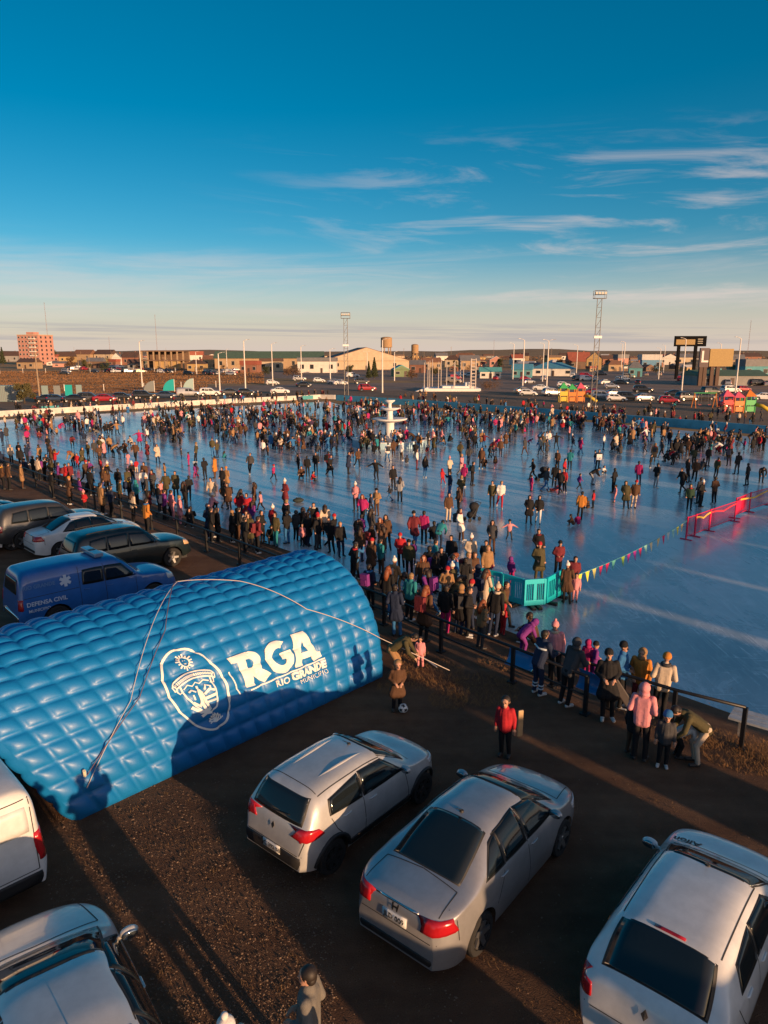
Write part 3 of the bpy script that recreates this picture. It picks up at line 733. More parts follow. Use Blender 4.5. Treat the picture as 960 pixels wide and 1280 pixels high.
    def wheel(s, x, side):
        r = s.p['wr']; y = side * (s.W / 2 * s.half(x) / (s.W / 2) - .115)
        wt = .1; T = Matrix.Translation((x, y, r)) @ Matrix.Rotation(math.pi / 2 * (1 if side < 0 else -1), 4, 'X')
        n = 28 if s.lod == 0 else 12
        we = empty('wheel'); we.parent = s.root; we.matrix_local = T
        ri = r * .66
        MB().lathe([(ri, -wt), (r * .93, -wt), (r, -wt * .7), (r, wt * .7), (r * .93, wt), (ri + .01, wt * .95), (ri, wt * .6)], n).build('tyre', M_TYRE, we, smooth=s.lod == 1)
        rm = M_STEELRIM if s.p.get('steel') else M_RIM
        if s.lod == 0:
            mb = MB().lathe([(ri, -wt * .5), (ri, wt * .85), (ri * .9, wt * .9), (ri * .86, wt * .45), (ri * .3, wt * .3), (.02, wt * .3)], n, mi=1)
            ns = s.p.get('spokes', 5)
            for k in range(ns):
                a = 2 * math.pi * k / ns; c, q = math.cos(a), math.sin(a)
                mb.poly([(c * .03 - q * t_, q * .03 + c * t_, wt * .55) for t_ in (.05,)] + [(c * .03 + q * .05, q * .03 - c * .05, wt * .55), (c * ri * .94 + q * .035, q * ri * .94 - c * .035, wt * .8), (c * ri * .94 - q * .035, q * ri * .94 + c * .035, wt * .8)], .03, (0, 0, 1), 0)
            mb.lathe([(.055, wt * .5), (.055, wt * .85), (.04, wt * .95), (.01, wt * .97)], 12)
            mb.build('rim', [rm, M_STEELRIM], we)
        else: MB().lathe([(ri, -wt * .5), (ri, wt * .8), (ri * .5, wt * .6), (.02, wt * .7)], n).build('rim', rm, we)
    def details(s, plate):
        p = s.p; s._seams = []; R_ = s.root; L_, W_, H_ = s.L, s.W, s.H
        for x in p['wx']:
            for sd_ in (-1, 1): s.wheel(x, sd_)
        q = 10 if s.lod == 0 else 4
        for nm, c, ax in p['glass']:
            if ax == 'S':
                for a2 in ('R', 'L'):
                    if s.lod == 0: s.seal(c, a2)
                    s.patch(nm, c, a2, M_GLASS, .008, q, 6 if s.lod == 0 else 2, .016, round_=.12)
            else:
                if s.lod == 0: s.seal(c, ax)
                s.patch(nm, c, ax, M_GLASS, .008, q * 2, 8 if s.lod == 0 else 3, .016, round_=.10)
        for nm, c, ax, m in p.get('bits', []):
            axs = ('R', 'L') if ax == 'S' else (ax,)
            for a2 in axs:
                if s.lod and nm not in ('taillight', 'headlight', 'bumper', 'cladding'): continue
                s.patch(nm, c, a2, m, .012, 6, 4, .02, round_=.15)
                if ax in ('B', 'F') and nm in ('taillight', 'headlight'):
                    s.patch(nm, [(-c[1][0], c[1][1]), (-c[0][0], c[0][1]), (-c[3][0], c[3][1]), (-c[2][0], c[2][1])], a2, m, .012, 6, 4, .02, round_=.15)
        if s.lod == 0:
            for pts, ax in p.get('seams', []):
                for a2 in (('R', 'L') if ax == 'S' else (ax,)): s.line(pts, a2)
            s.flush_seams()
            for hx, hz in p.get('handles', []):
                for sd_ in (-1, 1):
                    h = s.cast((hx, sd_ * 5, hz), (0, -sd_, 0))
                    if h:
                        c = h[0] + Vector((0, sd_ * .010, 0)); mb = MB(); mb.path([c + Vector((-.1, -sd_ * .03, 0)), c + Vector((-.07, 0, 0)), c + Vector((.07, 0, 0)), c + Vector((.1, -sd_ * .03, 0))], .014, 6)
                        mb.build('door_handle', s.paint, R_, smooth=True)
            if 'mirror' in p:
                mx, mz = p['mirror']
                for sd_ in (-1, 1):
                    h = s.cast((mx, sd_ * 5, mz), (0, -sd_, 0)); y = h[0].y if h else sd_ * W_ / 2
                    mb = MB(); mb.ball((mx + .02, y + sd_ * .12, mz + .05), (.06, .11, .07), 12, 8); mb.tube((mx + .06, y - sd_ * .02, mz - .01), (mx + .04, y + sd_ * .1, mz + .02), .025)
                    m_ = mb.build('mirror', p.get('mirror_mat', s.paint), R_, smooth=True)
                    MB().ball((mx - .032, y + sd_ * .12, mz + .05), (.02, .095, .056), 12, 6).build('mirror_glass', mat('mirror_glass', (.30, .36, .40), .05, .9), m_, smooth=True)
            if plate:
                txt, pz = plate; pm = s.patch('number_plate', [(.2, pz - .065), (-.2, pz - .065), (-.2, pz + .065), (.2, pz + .065)], 'B', M_PLATE, .02, 4, 2, .02)
                vs2, fs2 = text_mesh(txt, .105, 0, .002); mb = MB(); hh = s.cast((-3, 0, pz), (1, 0, 0)); x0 = hh[0].x if hh else 0
                vv = []
                for v in vs2:
                    h = s.cast((-3, -v.x, pz + v.y), (1, 0, 0)); n = h[1] if h[1].x < 0 else -h[1]; vv.append(h[0] + n * .026)
                mb.add(vv, fs2); mb.build('plate_lettering', M_BLACK, pm, fix=False)
            ax_, az_ = p.get('antenna', (None, None)) if 'antenna' in p else (None, None)
            if ax_:
                h = s.cast((ax_, 0, 5), (0, 0, -1)); mb = MB(); mb.lathe([(.035, 0), (.03, .02), (.01, .03)], 10, h[0]); mb.tube(h[0] + Vector((0, 0, .02)), h[0] + Vector((-.16, 0, .14)), .008, .004); mb.build('antenna', M_BLACK, R_)
            if p.get('wiper'):
                y0, z0, y1, z1 = p['wiper']; pts = []
                for k in range(7):
                    h = s.cast((-3, y0 + (y1 - y0) * k / 6, z0 + (z1 - z0) * k / 6), (1, 0, 0)); pts.append(h[0] + h[1] * (.022 if h[1].x < 0 else -.022))
                MB().path(pts, .009, 5).build('rear_wiper', M_BLACK, R_)
    def anchor(s, px, py, local, heading_deg, sc=1.06, base=0.0):
        """put the car so that its local point (x, y, z) is seen at a pixel; heading in compass degrees from +Y"""
        s.root.scale = (sc, sc, sc); s.root.rotation_euler.z = R(90 - heading_deg)
        p = G(px, py, base + local[2] * sc); q = Matrix.Rotation(R(90 - heading_deg), 3, 'Z') @ Vector((local[0] * sc, local[1] * sc, 0))
        s.root.location = (p.x - q.x, p.y - q.y, base + .004); return s
    def place(s, rear, heading_deg, z=.004):
        """rear: point under the middle of the rear bumper; heading: compass degrees clockwise from +Y"""
        s.root.location = (rear[0], rear[1], z); s.root.rotation_euler.z = R(90 - heading_deg); return s
def decal(s, txt, size, axis, c, m, name='lettering', off=.012, offset=0.0, mirror=False, rot=0):
    vs2, fs2 = text_mesh(txt, size, 0, offset); vv = []
    bm = bmesh.new(); bv = [bm.verts.new(v) for v in vs2]
    for f in fs2: bm.faces.new([bv[i] for i in f])
    cr, sr = math.cos(rot), math.sin(rot)
    for v in bm.verts:
        x, y = v.co.x * cr - v.co.y * sr, v.co.x * sr + v.co.y * cr
        if axis == 'R': o, d = (c[0] + x, -5, c[1] + y), (0, 1, 0)
        elif axis == 'L': o, d = (c[0] - x, 5, c[1] + y), (0, -1, 0)
        elif axis == 'B': o, d = (-3, c[0] - x, c[1] + y), (1, 0, 0)
        else: o, d = (c[0] + y, c[1] - x, 5), (0, 0, -1)
        h = s.cast(o, d)
        if h: n = h[1] if h[1].dot(Vector(d)) < 0 else -h[1]; v.co = h[0] + n * off
    me = bpy.data.meshes.new(name); bm.to_mesh(me); bm.free(); me.materials.append(m)
    ob = bpy.data.objects.new(name, me); COL.objects.link(ob); ob.parent = s.root; return ob
def shape_decal(s, polys, axis, c, m, name, off=.02):
    mb = MB()
    for pts in polys:
        vv = []
        for x, y in pts:
            if axis == 'R': o, d = (c[0] + x, -5, c[1] + y), (0, 1, 0)
            elif axis == 'L': o, d = (c[0] - x, 5, c[1] + y), (0, -1, 0)
            else: o, d = (-3, c[0] - x, c[1] + y), (1, 0, 0)
            h = s.cast(o, d)
            if not h: break
            n = h[1] if h[1].dot(Vector(d)) < 0 else -h[1]; vv.append(h[0] + n * off)
        else: mb.add(vv, [tuple(range(len(vv)))])
    return mb.build(name, m, s.root, fix=False)
# ---------------------------------------------------------------- body styles (x measured from the rear bumper)
def f2(L_, pts): return [(x / L_, z) for x, z in pts]
def sedan(L_=4.40, W_=1.72, H_=1.47, **k):
    d = dict(L=L_, W=W_, H=H_, wr=.31, wx=(.88, 3.43), clear=.2, tumble=.30, box=1.7, rr=.7, er=.74, rf=1.0, ef=.60,
      top=f2(L_, [(0, .78), (.05, .96), (.16, 1.035), (.55, 1.065), (.72, 1.09), (1.05, 1.25), (1.45, 1.42), (1.85, 1.47), (2.3, 1.465), (2.7, 1.40), (3.05, 1.22), (3.42, 1.0), (3.6, .965), (4.0, .88), (4.25, .76), (4.36, .62), (4.4, .52)]),
      belt=f2(L_, [(0, .72), (.1, .86), (.6, .965), (1.2, .98), (2.2, .93), (3.2, .875), (3.9, .77), (4.3, .60), (4.4, .46)]),
      glass=[('rear_window', [(.70, -.56), (1.5, -.47), (1.5, .47), (.70, .56)], 'T'),
             ('windscreen', [(3.36, .62), (2.55, .50), (2.55, -.50), (3.36, -.62)], 'T'),
             ('side_window', [(1.05, 1.02), (1.55, 1.01), (1.58, 1.33), (1.42, 1.28)], 'S'),
             ('side_window', [(1.60, 1.01), (2.20, .985), (2.20, 1.385), (1.63, 1.35)], 'S'),
             ('side_window', [(2.26, .985), (3.14, .955), (2.72, 1.30), (2.26, 1.385)], 'S')],
      bits=[('taillight', [(.80, .76), (.42, .76), (.45, .93), (.76, .95)], 'B', M_RED), ('taillight', [(.0, .76), (.34, .77), (.26, .93), (.05, .95)], 'S', M_RED),
            ('headlight', [(3.85, .62), (4.22, .56), (4.25, .66), (3.8, .75)], 'S', M_LAMP),
            ('bumper_trim', [(.6, .3), (-.6, .3), (-.62, .40), (.62, .40)], 'B', M_BLACK), ('boot_chrome', [(.36, .935), (-.36, .935), (-.36, .96), (.36, .96)], 'B', M_CHROME)],
      seams=[([(.32, 1.0), (.33, .62)], 'S'), ([(2.23, .98), (2.25, .27)], 'S'), ([(3.12, .93), (3.16, .3)], 'S'), ([(1.55, 1.0), (1.45, .8), (1.28, .55)], 'S'), ([(1.25, .3), (3.12, .28)], 'S'), ([(.06, -.62), (.6, -.60), (.66, .0)], 'T'), ([(.06, .62), (.6, .60), (.66, .0)], 'T'), ([(.66, .64), (-.66, .64)], 'B'), ([(3.5, -.66), (3.46, 0), (3.5, .66)], 'T'), ([(3.5, -.66), (4.1, -.56)], 'T'), ([(3.5, .66), (4.1, .56)], 'T'),
             ([(1.55, -.535), (2.6, -.53)], 'T'), ([(1.55, .535), (2.6, .53)], 'T')],
      handles=[(1.5, .88), (2.42, .86)], mirror=(3.0, .97), antenna=(1.62, 0)); d.update(k); return d
def hatch(L_=3.68, W_=1.62, H_=1.50, **k):
    d = dict(L=L_, W=W_, H=H_, wr=.30, wx=(.62, 3.04), clear=.26, tumble=.20, box=2.4, rr=.5, er=.80, rf=.8, ef=.62,
      top=f2(L_, [(0, .62), (.03, .80), (.10, 1.0), (.22, 1.2), (.36, 1.38), (.46, 1.44), (.9, 1.49), (1.5, 1.50), (1.95, 1.46), (2.3, 1.31), (2.66, 1.08), (2.82, 1.02), (3.2, .96), (3.5, .84), (3.63, .68), (3.68, .55)]),
      belt=f2(L_, [(0, .57), (.1, .9), (.6, .98), (1.5, .95), (2.5, .91), (3.2, .84), (3.55, .66), (3.68, .48)]),
      glass=[('rear_window', [(.56, 1.02), (-.56, 1.02), (-.50, 1.36), (.50, 1.36)], 'B'),
             ('windscreen', [(2.64, .60), (1.98, .52), (1.98, -.52), (2.64, -.60)], 'T'),
             ('side_window', [(.62, 1.05), (1.36, 1.0), (1.36, 1.37), (.66, 1.28)], 'S'),
             ('side_window', [(1.42, 1.0), (2.46, .97), (1.98, 1.33), (1.42, 1.38)], 'S')],
      bits=[('taillight', [(.74, .82), (.40, .84), (.52, .98), (.72, 1.0)], 'B', M_RED), ('taillight', [(.04, .80), (.44, .86), (.34, .97), (.1, 1.0)], 'S', M_RED),
            ('headlight', [(3.28, .7), (3.54, .66), (3.54, .76), (3.22, .82)], 'S', M_LAMP),
            ('bumper', [(.62, .34), (-.62, .34), (-.66, .56), (.66, .56)], 'B', M_BLACK), ('cladding', [(1.02, .29), (2.66, .29), (2.66, .42), (1.02, .42)], 'S', M_BLACK)],
      seams=[([(1.39, .98), (1.40, .4)], 'S'), ([(2.5, .95), (2.58, .4)], 'S'), ([(.62, 1.0), (.72, .78), (.96, .5)], 'S'), ([(.66, .58), (-.66, .58)], 'B'), ([(.62, .60), (.68, .82)], 'B'), ([(-.62, .60), (-.68, .82)], 'B'), ([(.5, -.52), (.52, .52)], 'T'), ([(2.76, -.62), (2.74, 0), (2.76, .62)], 'T'), ([(.5, -.56), (2.0, -.56)], 'T'), ([(.5, .56), (2.0, .56)], 'T')],
      handles=[(.98, .90), (1.62, .88)], mirror=(2.4, .99), antenna=(1.85, 0)); d.update(k); return d
P_SILVER = paint('silver_paint', (.42, .42, .43), .55, .34)
P_WHITE = paint('white_paint', (.66, .66, .65), 0, .3)
P_PALE = paint('pale_silver_paint', (.56, .56, .55), .35, .36)
P_BLUE = paint('blue_paint', (.016, .12, .38), .0, .35)
P_BLACKGREEN = paint('dark_green_black_paint', (.012, .02, .022), .1, .28)
P_DGREY = paint('dark_grey_paint', (.06, .06, .062), .5, .35)
P_BLACK = paint('black_paint', (.012, .012, .014), .1, .28)
P_RED = paint('red_paint', (.30, .012, .02), .1, .3)
P_NAVY = paint('navy_paint', (.02, .035, .07), .2, .3)
P_BEIGE = paint('beige_paint', (.40, .33, .25), .3, .35)
# --- silver hatchback in the middle
c = Car('hatchback_car', hatch(steel=True, spokes=6, wiper=(.12, 1.06, -.28, 1.1)), 'small pale silver hatchback with ribbed roof parked beside the blue tent', P_PALE, plate=('AC 393 NB', .50))
c.anchor(415, 1090, (.62, -.74, 0), 40, 1.01)
for sy in (-1, 1):   # roof ribs
    pts = []
    for k in range(13):
        x = .75 + 1.05 * k / 12; h = c.cast((x, sy * (.30 + .04 * k / 12), 5), (0, 0, -1)); pts.append(h[0] + Vector((0, 0, -.012)))
    MB().path(pts, [.012 + .022 * math.sin(math.pi * k / 12) for k in range(13)], 8).build('roof_rib', P_PALE, c.root, smooth=True)
for wx in c.p['wx']:  # dark wheel arch lips
    for sy in (-1, 1):
        pts = []
        for k in range(15):
            a = math.pi * k / 14; r = c.p['wr'] + .09; x, z = wx + r * math.cos(a), c.p['wr'] + r * math.sin(a)
            h = c.cast((x, sy * 5, max(z, .34)), (0, -sy, 0))
            if h: pts.append(h[0] + Vector((0, sy * .004, 0)))
        if len(pts) > 3: MB().path(pts, .035, 6).build('arch_trim', M_BLACK, c.root, smooth=True)
shape_decal(c, [[(0, .06), (.038, 0), (0, -.06), (-.038, 0)]], 'B', (0, .86), M_CHROME, 'badge', .02)
# --- silver sedan
c = Car('sedan_car', sedan(), 'silver sedan with long dark rear window and red lamps parked nearest the centre', P_SILVER, plate=('JLD 009', .74))
c.anchor(596, 1189, (.88, -.77, 0), 39, 1.03)
shape_decal(c, [[(-.06, .05), (-.035, .05), (-.03, .012), (.03, .012), (.035, .05), (.06, .05), (.045, -.05), (.025, -.05), (.022, -.012), (-.022, -.012), (-.025, -.05), (-.045, -.05)]], 'B', (0, .885), M_CHROME, 'badge', .02)
# things on the dashboard seen through the windscreen
# --- white hatchback bottom right
c = Car('hatchback_car', hatch(3.80, 1.64, 1.42, wr=.29, wx=(.60, 3.06), clear=.2, tumble=.22,
      top=f2(3.8, [(0, .60), (.03, .78), (.1, .92), (.2, .97), (.55, 1.30), (.66, 1.37), (.9, 1.40), (1.5, 1.42), (2.0, 1.38), (2.4, 1.23), (2.8, 1.0), (2.95, .95), (3.4, .87), (3.64, .74), (3.75, .6), (3.8, .5)]),
      belt=f2(3.8, [(0, .56), (.1, .80), (.6, .93), (1.5, .90), (2.6, .86), (3.3, .77), (3.65, .6), (3.8, .44)]),
      glass=[('rear_window', [(.22, -.55), (.62, -.50), (.62, .50), (.22, .55)], 'T'), ('windscreen', [(2.78, .60), (2.06, .50), (2.06, -.50), (2.78, -.60)], 'T'),
             ('side_window', [(.78, .98), (1.40, .95), (1.40, 1.28), (.86, 1.22)], 'S'), ('side_window', [(1.46, .95), (2.56, .91), (2.06, 1.24), (1.46, 1.29)], 'S')],
      bits=[('taillight', [(.70, .64), (.58, .66), (.60, .80), (.70, .82)], 'B', M_RED), ('taillight', [(.05, .64), (.22, .66), (.24, .88), (.16, .90)], 'S', M_RED),
            ('headlight', [(3.36, .6), (3.62, .54), (3.66, .64), (3.3, .74)], 'S', M_LAMP), ('brake_light', [(.655, -.17), (.69, -.17), (.69, .17), (.655, .17)], 'T', M_RED)],
      seams=[([(1.43, .93), (1.44, .36)], 'S'), ([(2.62, .88), (2.68, .36)], 'S'), ([(.6, .93), (.74, .7), (.95, .45)], 'S'), ([(.66, .56), (-.66, .56)], 'B'), ([(2.92, -.62), (2.9, 0), (2.92, .62)], 'T'), ([(.7, -.53), (2.1, -.53)], 'T'), ([(.7, .53), (2.1, .53)], 'T')],
      handles=[(1.0, .84), (1.64, .82)], mirror=(2.52, .93), antenna=(2.04, 0)), 'white hatchback with red lamps parked alone at the bottom right corner', P_WHITE, plate=None)
c.anchor(730, 1216, (.12, .72, .8), 40, 1.10)
shape_decal(c, [[(0, .06), (.04, 0), (0, -.06), (-.04, 0)]], 'B', (0, .80), M_CHROME, 'badge', .02)
decal(c, 'Alfon', .17, 'T', (2.98, .50), M_BLACK, 'bonnet_lettering', .006, .004, rot=math.pi)
# --- pale sedan bottom left
c = Car('sedan_car', sedan(4.35, 1.74, 1.48, wx=(.88, 3.40)), 'pale silver sedan seen from above at the bottom left corner', P_PALE, plate=None)
c.anchor(165, 1163, (3.02, -.92, 1.02), -36, 1.12)
# --- white van left
c = Car('panel_van', hatch(4.05, 1.72, 1.83, wr=.30, wx=(.70, 3.36), clear=.24, tumble=.10, box=4.5, rr=.35, er=.88, cat='van',
      top=f2(4.05, [(0, .62), (.02, .9), (.05, 1.3), (.10, 1.70), (.2, 1.80), (.6, 1.83), (1.8, 1.84), (2.3, 1.78), (2.62, 1.58), (3.0, 1.18), (3.15, 1.08), (3.6, .98), (3.9, .82), (4.0, .66), (4.05, .52)]),
      belt=f2(4.05, [(0, .57), (.06, .9), (.5, .98), (2, .98), (3.0, .96), (3.6, .86), (3.9, .7), (4.05, .48)]),
      glass=[('windscreen', [(3.0, .62), (2.45, .54), (2.45, -.54), (3.0, -.62)], 'T'), ('side_window', [(1.95, 1.06), (2.86, 1.03), (2.5, 1.5), (1.95, 1.56)], 'S')],
      bits=[('taillight', [(.81, .66), (.70, .66), (.70, 1.12), (.79, 1.12)], 'B', M_RED), ('taillight', [(.01, .66), (.10, .66), (.12, 1.12), (.04, 1.12)], 'S', M_RED),
            ('rear_bumper', [(.7, .30), (-.7, .30), (-.74, .5), (.74, .5)], 'B', M_BLACK), ('headlight', [(3.6, .68), (3.9, .62), (3.92, .76), (3.55, .86)], 'S', M_LAMP),
            ('window_blank', [(.62, 1.16), (.12, 1.16), (.12, 1.56), (.60, 1.56)], 'B', P_WHITE), ('window_blank', [(-.12, 1.16), (-.62, 1.16), (-.60, 1.56), (-.12, 1.56)], 'B', P_WHITE), ('latch', [(.0, .76), (-.1, .76), (-.1, .92), (.0, .92)], 'B', M_BLACK)],
      seams=[([(.04, .52), (.04, 1.68)], 'B'), ([(.68, .54), (-.68, .54)], 'B'), ([(.68, .54), (.66, 1.66), (-.66, 1.66), (-.68, .54)], 'B'), ([(1.85, 1.0), (1.85, .36)], 'S'), ([(2.95, 1.0), (3.0, .36)], 'S')],
      handles=[(2.05, .92)], mirror=(2.85, 1.08)), 'white panel van with closed rear doors at the left edge beside the tent', P_WHITE, plate=None)
c.anchor(60, 1088, (.05, -.8, .4), -45, 1.06)
# --- blue civil defence pickup with canopy
am = sedan(5.0, 1.78, 1.86, wr=.36, wx=(1.05, 4.05), clear=.34, tumble=.16, box=3.5, rr=.3, er=.9, cat='pickup truck', steel=True, spokes=6,
      top=f2(5.0, [(0, .72), (.02, 1.0), (.07, 1.4), (.16, 1.76), (.3, 1.86), (1.0, 1.90), (1.75, 1.90), (2.3, 1.86), (2.9, 1.82), (3.2, 1.66), (3.66, 1.24), (3.85, 1.16), (4.5, 1.08), (4.85, .94), (4.97, .74), (5.0, .6)]),
      belt=f2(5.0, [(0, .66), (.05, 1.0), (.4, 1.12), (2, 1.12), (3.4, 1.08), (4.4, .98), (4.85, .78), (5.0, .56)]),
      glass=[('rear_window', [(.55, 1.22), (-.55, 1.22), (-.5, 1.62), (.5, 1.62)], 'B'), ('windscreen', [(3.64, .64), (3.05, .54), (3.05, -.54), (3.64, -.64)], 'T'),
             ('side_window', [(1.86, 1.20), (2.48, 1.18), (2.48, 1.62), (1.90, 1.62)], 'S'), ('side_window', [(2.56, 1.18), (3.48, 1.15), (3.08, 1.58), (2.56, 1.62)], 'S')],
      bits=[('taillight', [(.0, .78), (.13, .78), (.13, 1.10), (.02, 1.10)], 'S', M_RED), ('taillight', [(.84, .78), (.74, .78), (.74, 1.1), (.82, 1.1)], 'B', M_RED), ('headlight', [(4.6, .78), (4.88, .74), (4.88, .88), (4.55, .98)], 'S', M_LAMP), ('bumper', [(.7, .42), (-.7, .42), (-.72, .58), (.72, .58)], 'B', M_CHROME)],
      seams=[([(1.76, 1.75), (1.76, .42)], 'S'), ([(2.52, 1.7), (2.54, .42)], 'S'), ([(3.5, 1.1), (3.5, .44)], 'S'), ([(.1, 1.12), (1.74, 1.14)], 'S'), ([(3.8, -.66), (3.76, 0), (3.8, .66)], 'T')],
      handles=[(1.95, 1.04), (2.66, 1.02)], mirror=(3.4, 1.2)); am.pop('antenna')
c = Car('rescue_pickup', am, 'blue emergency pickup with covered bed and roof light bar behind the tent', P_BLUE, plate=None)
c.anchor(29, 768, (.1, -.84, .7), 47, 1.04)
M_DEC = mat('pale_vinyl_lettering', (.55, .62, .70), .5)
decal(c, 'DEFENSA CIVIL', .17, 'R', (.78, .93), M_DEC, 'side_lettering', .012, .004)
decal(c, 'MUNICIPIO', .12, 'R', (.55, .74), M_DEC, 'side_lettering', .012, .002)
decal(c, 'RIO GRANDE', .15, 'R', (.62, 1.42), mat('blue_vinyl_lettering', (.10, .22, .42), .5), 'side_lettering', .012, .003)
sp = []
for a in (30, 90, 150):
    ca, sa = math.cos(R(a)), math.sin(R(a)); w_, l_ = .045, .17
    sp.append([(-ca * l_ + sa * w_, -sa * l_ - ca * w_), (ca * l_ + sa * w_, sa * l_ - ca * w_), (ca * l_ - sa * w_, sa * l_ + ca * w_), (-ca * l_ - sa * w_, -sa * l_ + ca * w_)])
for i, q in enumerate(sp): shape_decal(c, [q], 'R', (1.36, 1.42), M_DEC, 'star_of_life', .012 + .003 * i)
h = c.cast((2.55, 0, 5), (0, 0, -1))[0]
lb = MB().box((2.5, 0, h.z + .09), (.28, 1.16, .12)).build('light_bar', mat('light_bar_lens', (.20, .25, .34), .2, coat=.5), c.root, bevel=.02)
MB().box((2.5, 0, h.z + .02), (.2, .9, .05)).box((2.5, 0, h.z + .155), (.2, .14, .012)).build('light_bar_base', M_BLACK, lb)
# --- dark SUV
su = sedan(4.6, 1.78, 1.76, wr=.37, wx=(.92, 3.66), clear=.32, tumble=.18, box=3.0, rr=.4, er=.86, cat='suv', spokes=5,
      top=f2(4.6, [(0, .70), (.03, 1.0), (.12, 1.3), (.3, 1.62), (.5, 1.72), (1.2, 1.77), (2.0, 1.76), (2.55, 1.70), (2.85, 1.50), (3.2, 1.2), (3.36, 1.13), (4.1, 1.06), (4.45, .92), (4.57, .72), (4.6, .58)]),
      belt=f2(4.6, [(0, .64), (.06, .95), (.4, 1.06), (2, 1.05), (3.1, 1.02), (4.0, .95), (4.45, .74), (4.6, .54)]),
      glass=[('rear_window', [(.58, 1.14), (-.58, 1.14), (-.52, 1.52), (.52, 1.52)], 'B'), ('windscreen', [(3.18, .64), (2.66, .54), (2.66, -.54), (3.18, -.64)], 'T'),
             ('side_window', [(.55, 1.14), (1.2, 1.12), (1.2, 1.58), (.66, 1.52)], 'S'), ('side_window', [(1.27, 1.12), (2.0, 1.11), (2.0, 1.6), (1.27, 1.58)], 'S'), ('side_window', [(2.07, 1.11), (3.02, 1.08), (2.66, 1.5), (2.07, 1.58)], 'S')],
      bits=[('taillight', [(.0, .8), (.16, .82), (.18, 1.06), (.04, 1.06)], 'S', M_RED), ('taillight', [(.82, .8), (.68, .82), (.68, 1.06), (.8, 1.06)], 'B', M_RED), ('headlight', [(4.2, .78), (4.5, .72), (4.5, .88), (4.18, .96)], 'S', mat('amber_lamp_lens', (.62, .40, .22), .15, coat=.5))],
      seams=[([(1.24, 1.1), (1.24, .42)], 'S'), ([(2.03, 1.08), (2.05, .42)], 'S'), ([(3.06, 1.04), (3.08, .44)], 'S'), ([(3.34, -.66), (3.3, 0), (3.34, .66)], 'T')],
      handles=[(1.4, .96), (2.18, .95)], mirror=(2.95, 1.12)); su.pop('antenna')
c = Car('suv_car', su, 'dark green black suv parked next to the blue emergency pickup', P_BLACKGREEN); c.anchor(216, 708, (3.66, -.8, 0), 47, 1.04)
for sy in (-.55, .55):
    MB().path([Vector((x, sy, c.cast((x, sy, 5), (0, 0, -1))[0].z + .06)) for x in (.6, 1.0, 1.6, 2.2, 2.4)], .02, 6).build('roof_rail', M_BLACK, c.root)
c = Car('sedan_car', sedan(4.45, 1.76, 1.46), 'white sedan parked between the dark suv and the dark grey crossover', P_WHITE); c.anchor(76, 697, (.88, -.77, 0), 46, 1.06)
dh = dict(su); dh.update(cat='car')
c = Car('crossover_car', dh, 'dark grey crossover with a red tail lamp beside the white sedan', P_DGREY); c.anchor(30, 686, (.92, -.78, 0), 45, 1.05)
c = Car('sedan_car', sedan(4.4, 1.74, 1.45), 'white sedan cut by the left edge behind the dark grey crossover', P_WHITE); c.anchor(36, 662, (4.2, -.6, .7), 45, 1.06)
c = Car('sedan_car', sedan(4.4, 1.74, 1.45), 'dark green sedan at the left edge, farthest in the row by the railing', P_BLACKGREEN); c.anchor(43, 642, (4.2, -.6, .7), 45, 1.06)
c = Car('sedan_car', sedan(4.4, 1.74, 1.45), 'black sedan whose bonnet alone shows at the left edge by the railing', P_BLACK); c.anchor(22, 632, (4.2, -.6, .7), 45, 1.06)
# ================================================================== FENCES, BARRIERS, SMALL THINGS NEAR THE ICE
UNIQ = []   # (object, base label, px, py, where-phrase)
def HT(px, pb, pt, z=None):
    p = G(px, pb, z); return AT(px, pt, p.y).z - p.z
def MPP(px, pb, z=None):
    p = G(px, pb, z); return (p.y * CT - (p.z - CAMH) * ST) / FPX
M_RAIL = mat('black_painted_steel', (.02, .02, .022), .45, .3, var=.3, vscale=6)
M_GALV = mat('galvanised_steel', (.20, .19, .18), .6, .4)
M_POLE = mat('pale_pole_paint', (.72, .66, .60), .6)
def railing(name, label, pix, h, group, mid=False, posts=True):
    pts = [GY(*p) for p in pix]; root = empty(name, pts[0]); tag(root, label, 'railing', group); o = pts[0]
    up = Vector((0, 0, h))
    top = MB(); n_ = [p - o + up for p in pts]; top.path(n_, .04, 8); top.build('handrail', M_RAIL, root, smooth=True)
    if mid:
        b = MB(); b.path([p - o + up * .5 for p in pts], .022, 6); b.build('lower_rail', M_RAIL, root, smooth=True)
    for a, b in zip(pts, pts[1:]):
        L_ = (b - a).length; k = max(1, int(L_ / 2.6))
        for i in range(k + (1 if b is pts[-1] else 0)):
            p = a.lerp(b, i / k) - o; MB().box((p.x, p.y, h / 2), (.085, .085, h), R(45)).box((p.x, p.y, .02), (.2, .2, .04), R(45)).build('post', M_RAIL, root)
railing('railing', 'long black railing along the near bank, running behind the blue tent', [(731, 893), (640, 853), (551, 815), (480, 781), (400, 748), (300, 706), (190, 662), (63, 616), (0, 590), (-60, 568)], .98, 'black railings on the bank', True)
railing('railing', 'short black railing ending in a corner post at the right of the bank', [(690, 858), (760, 885), (840, 912), (926, 936)], .98, 'black railings on the bank', False)
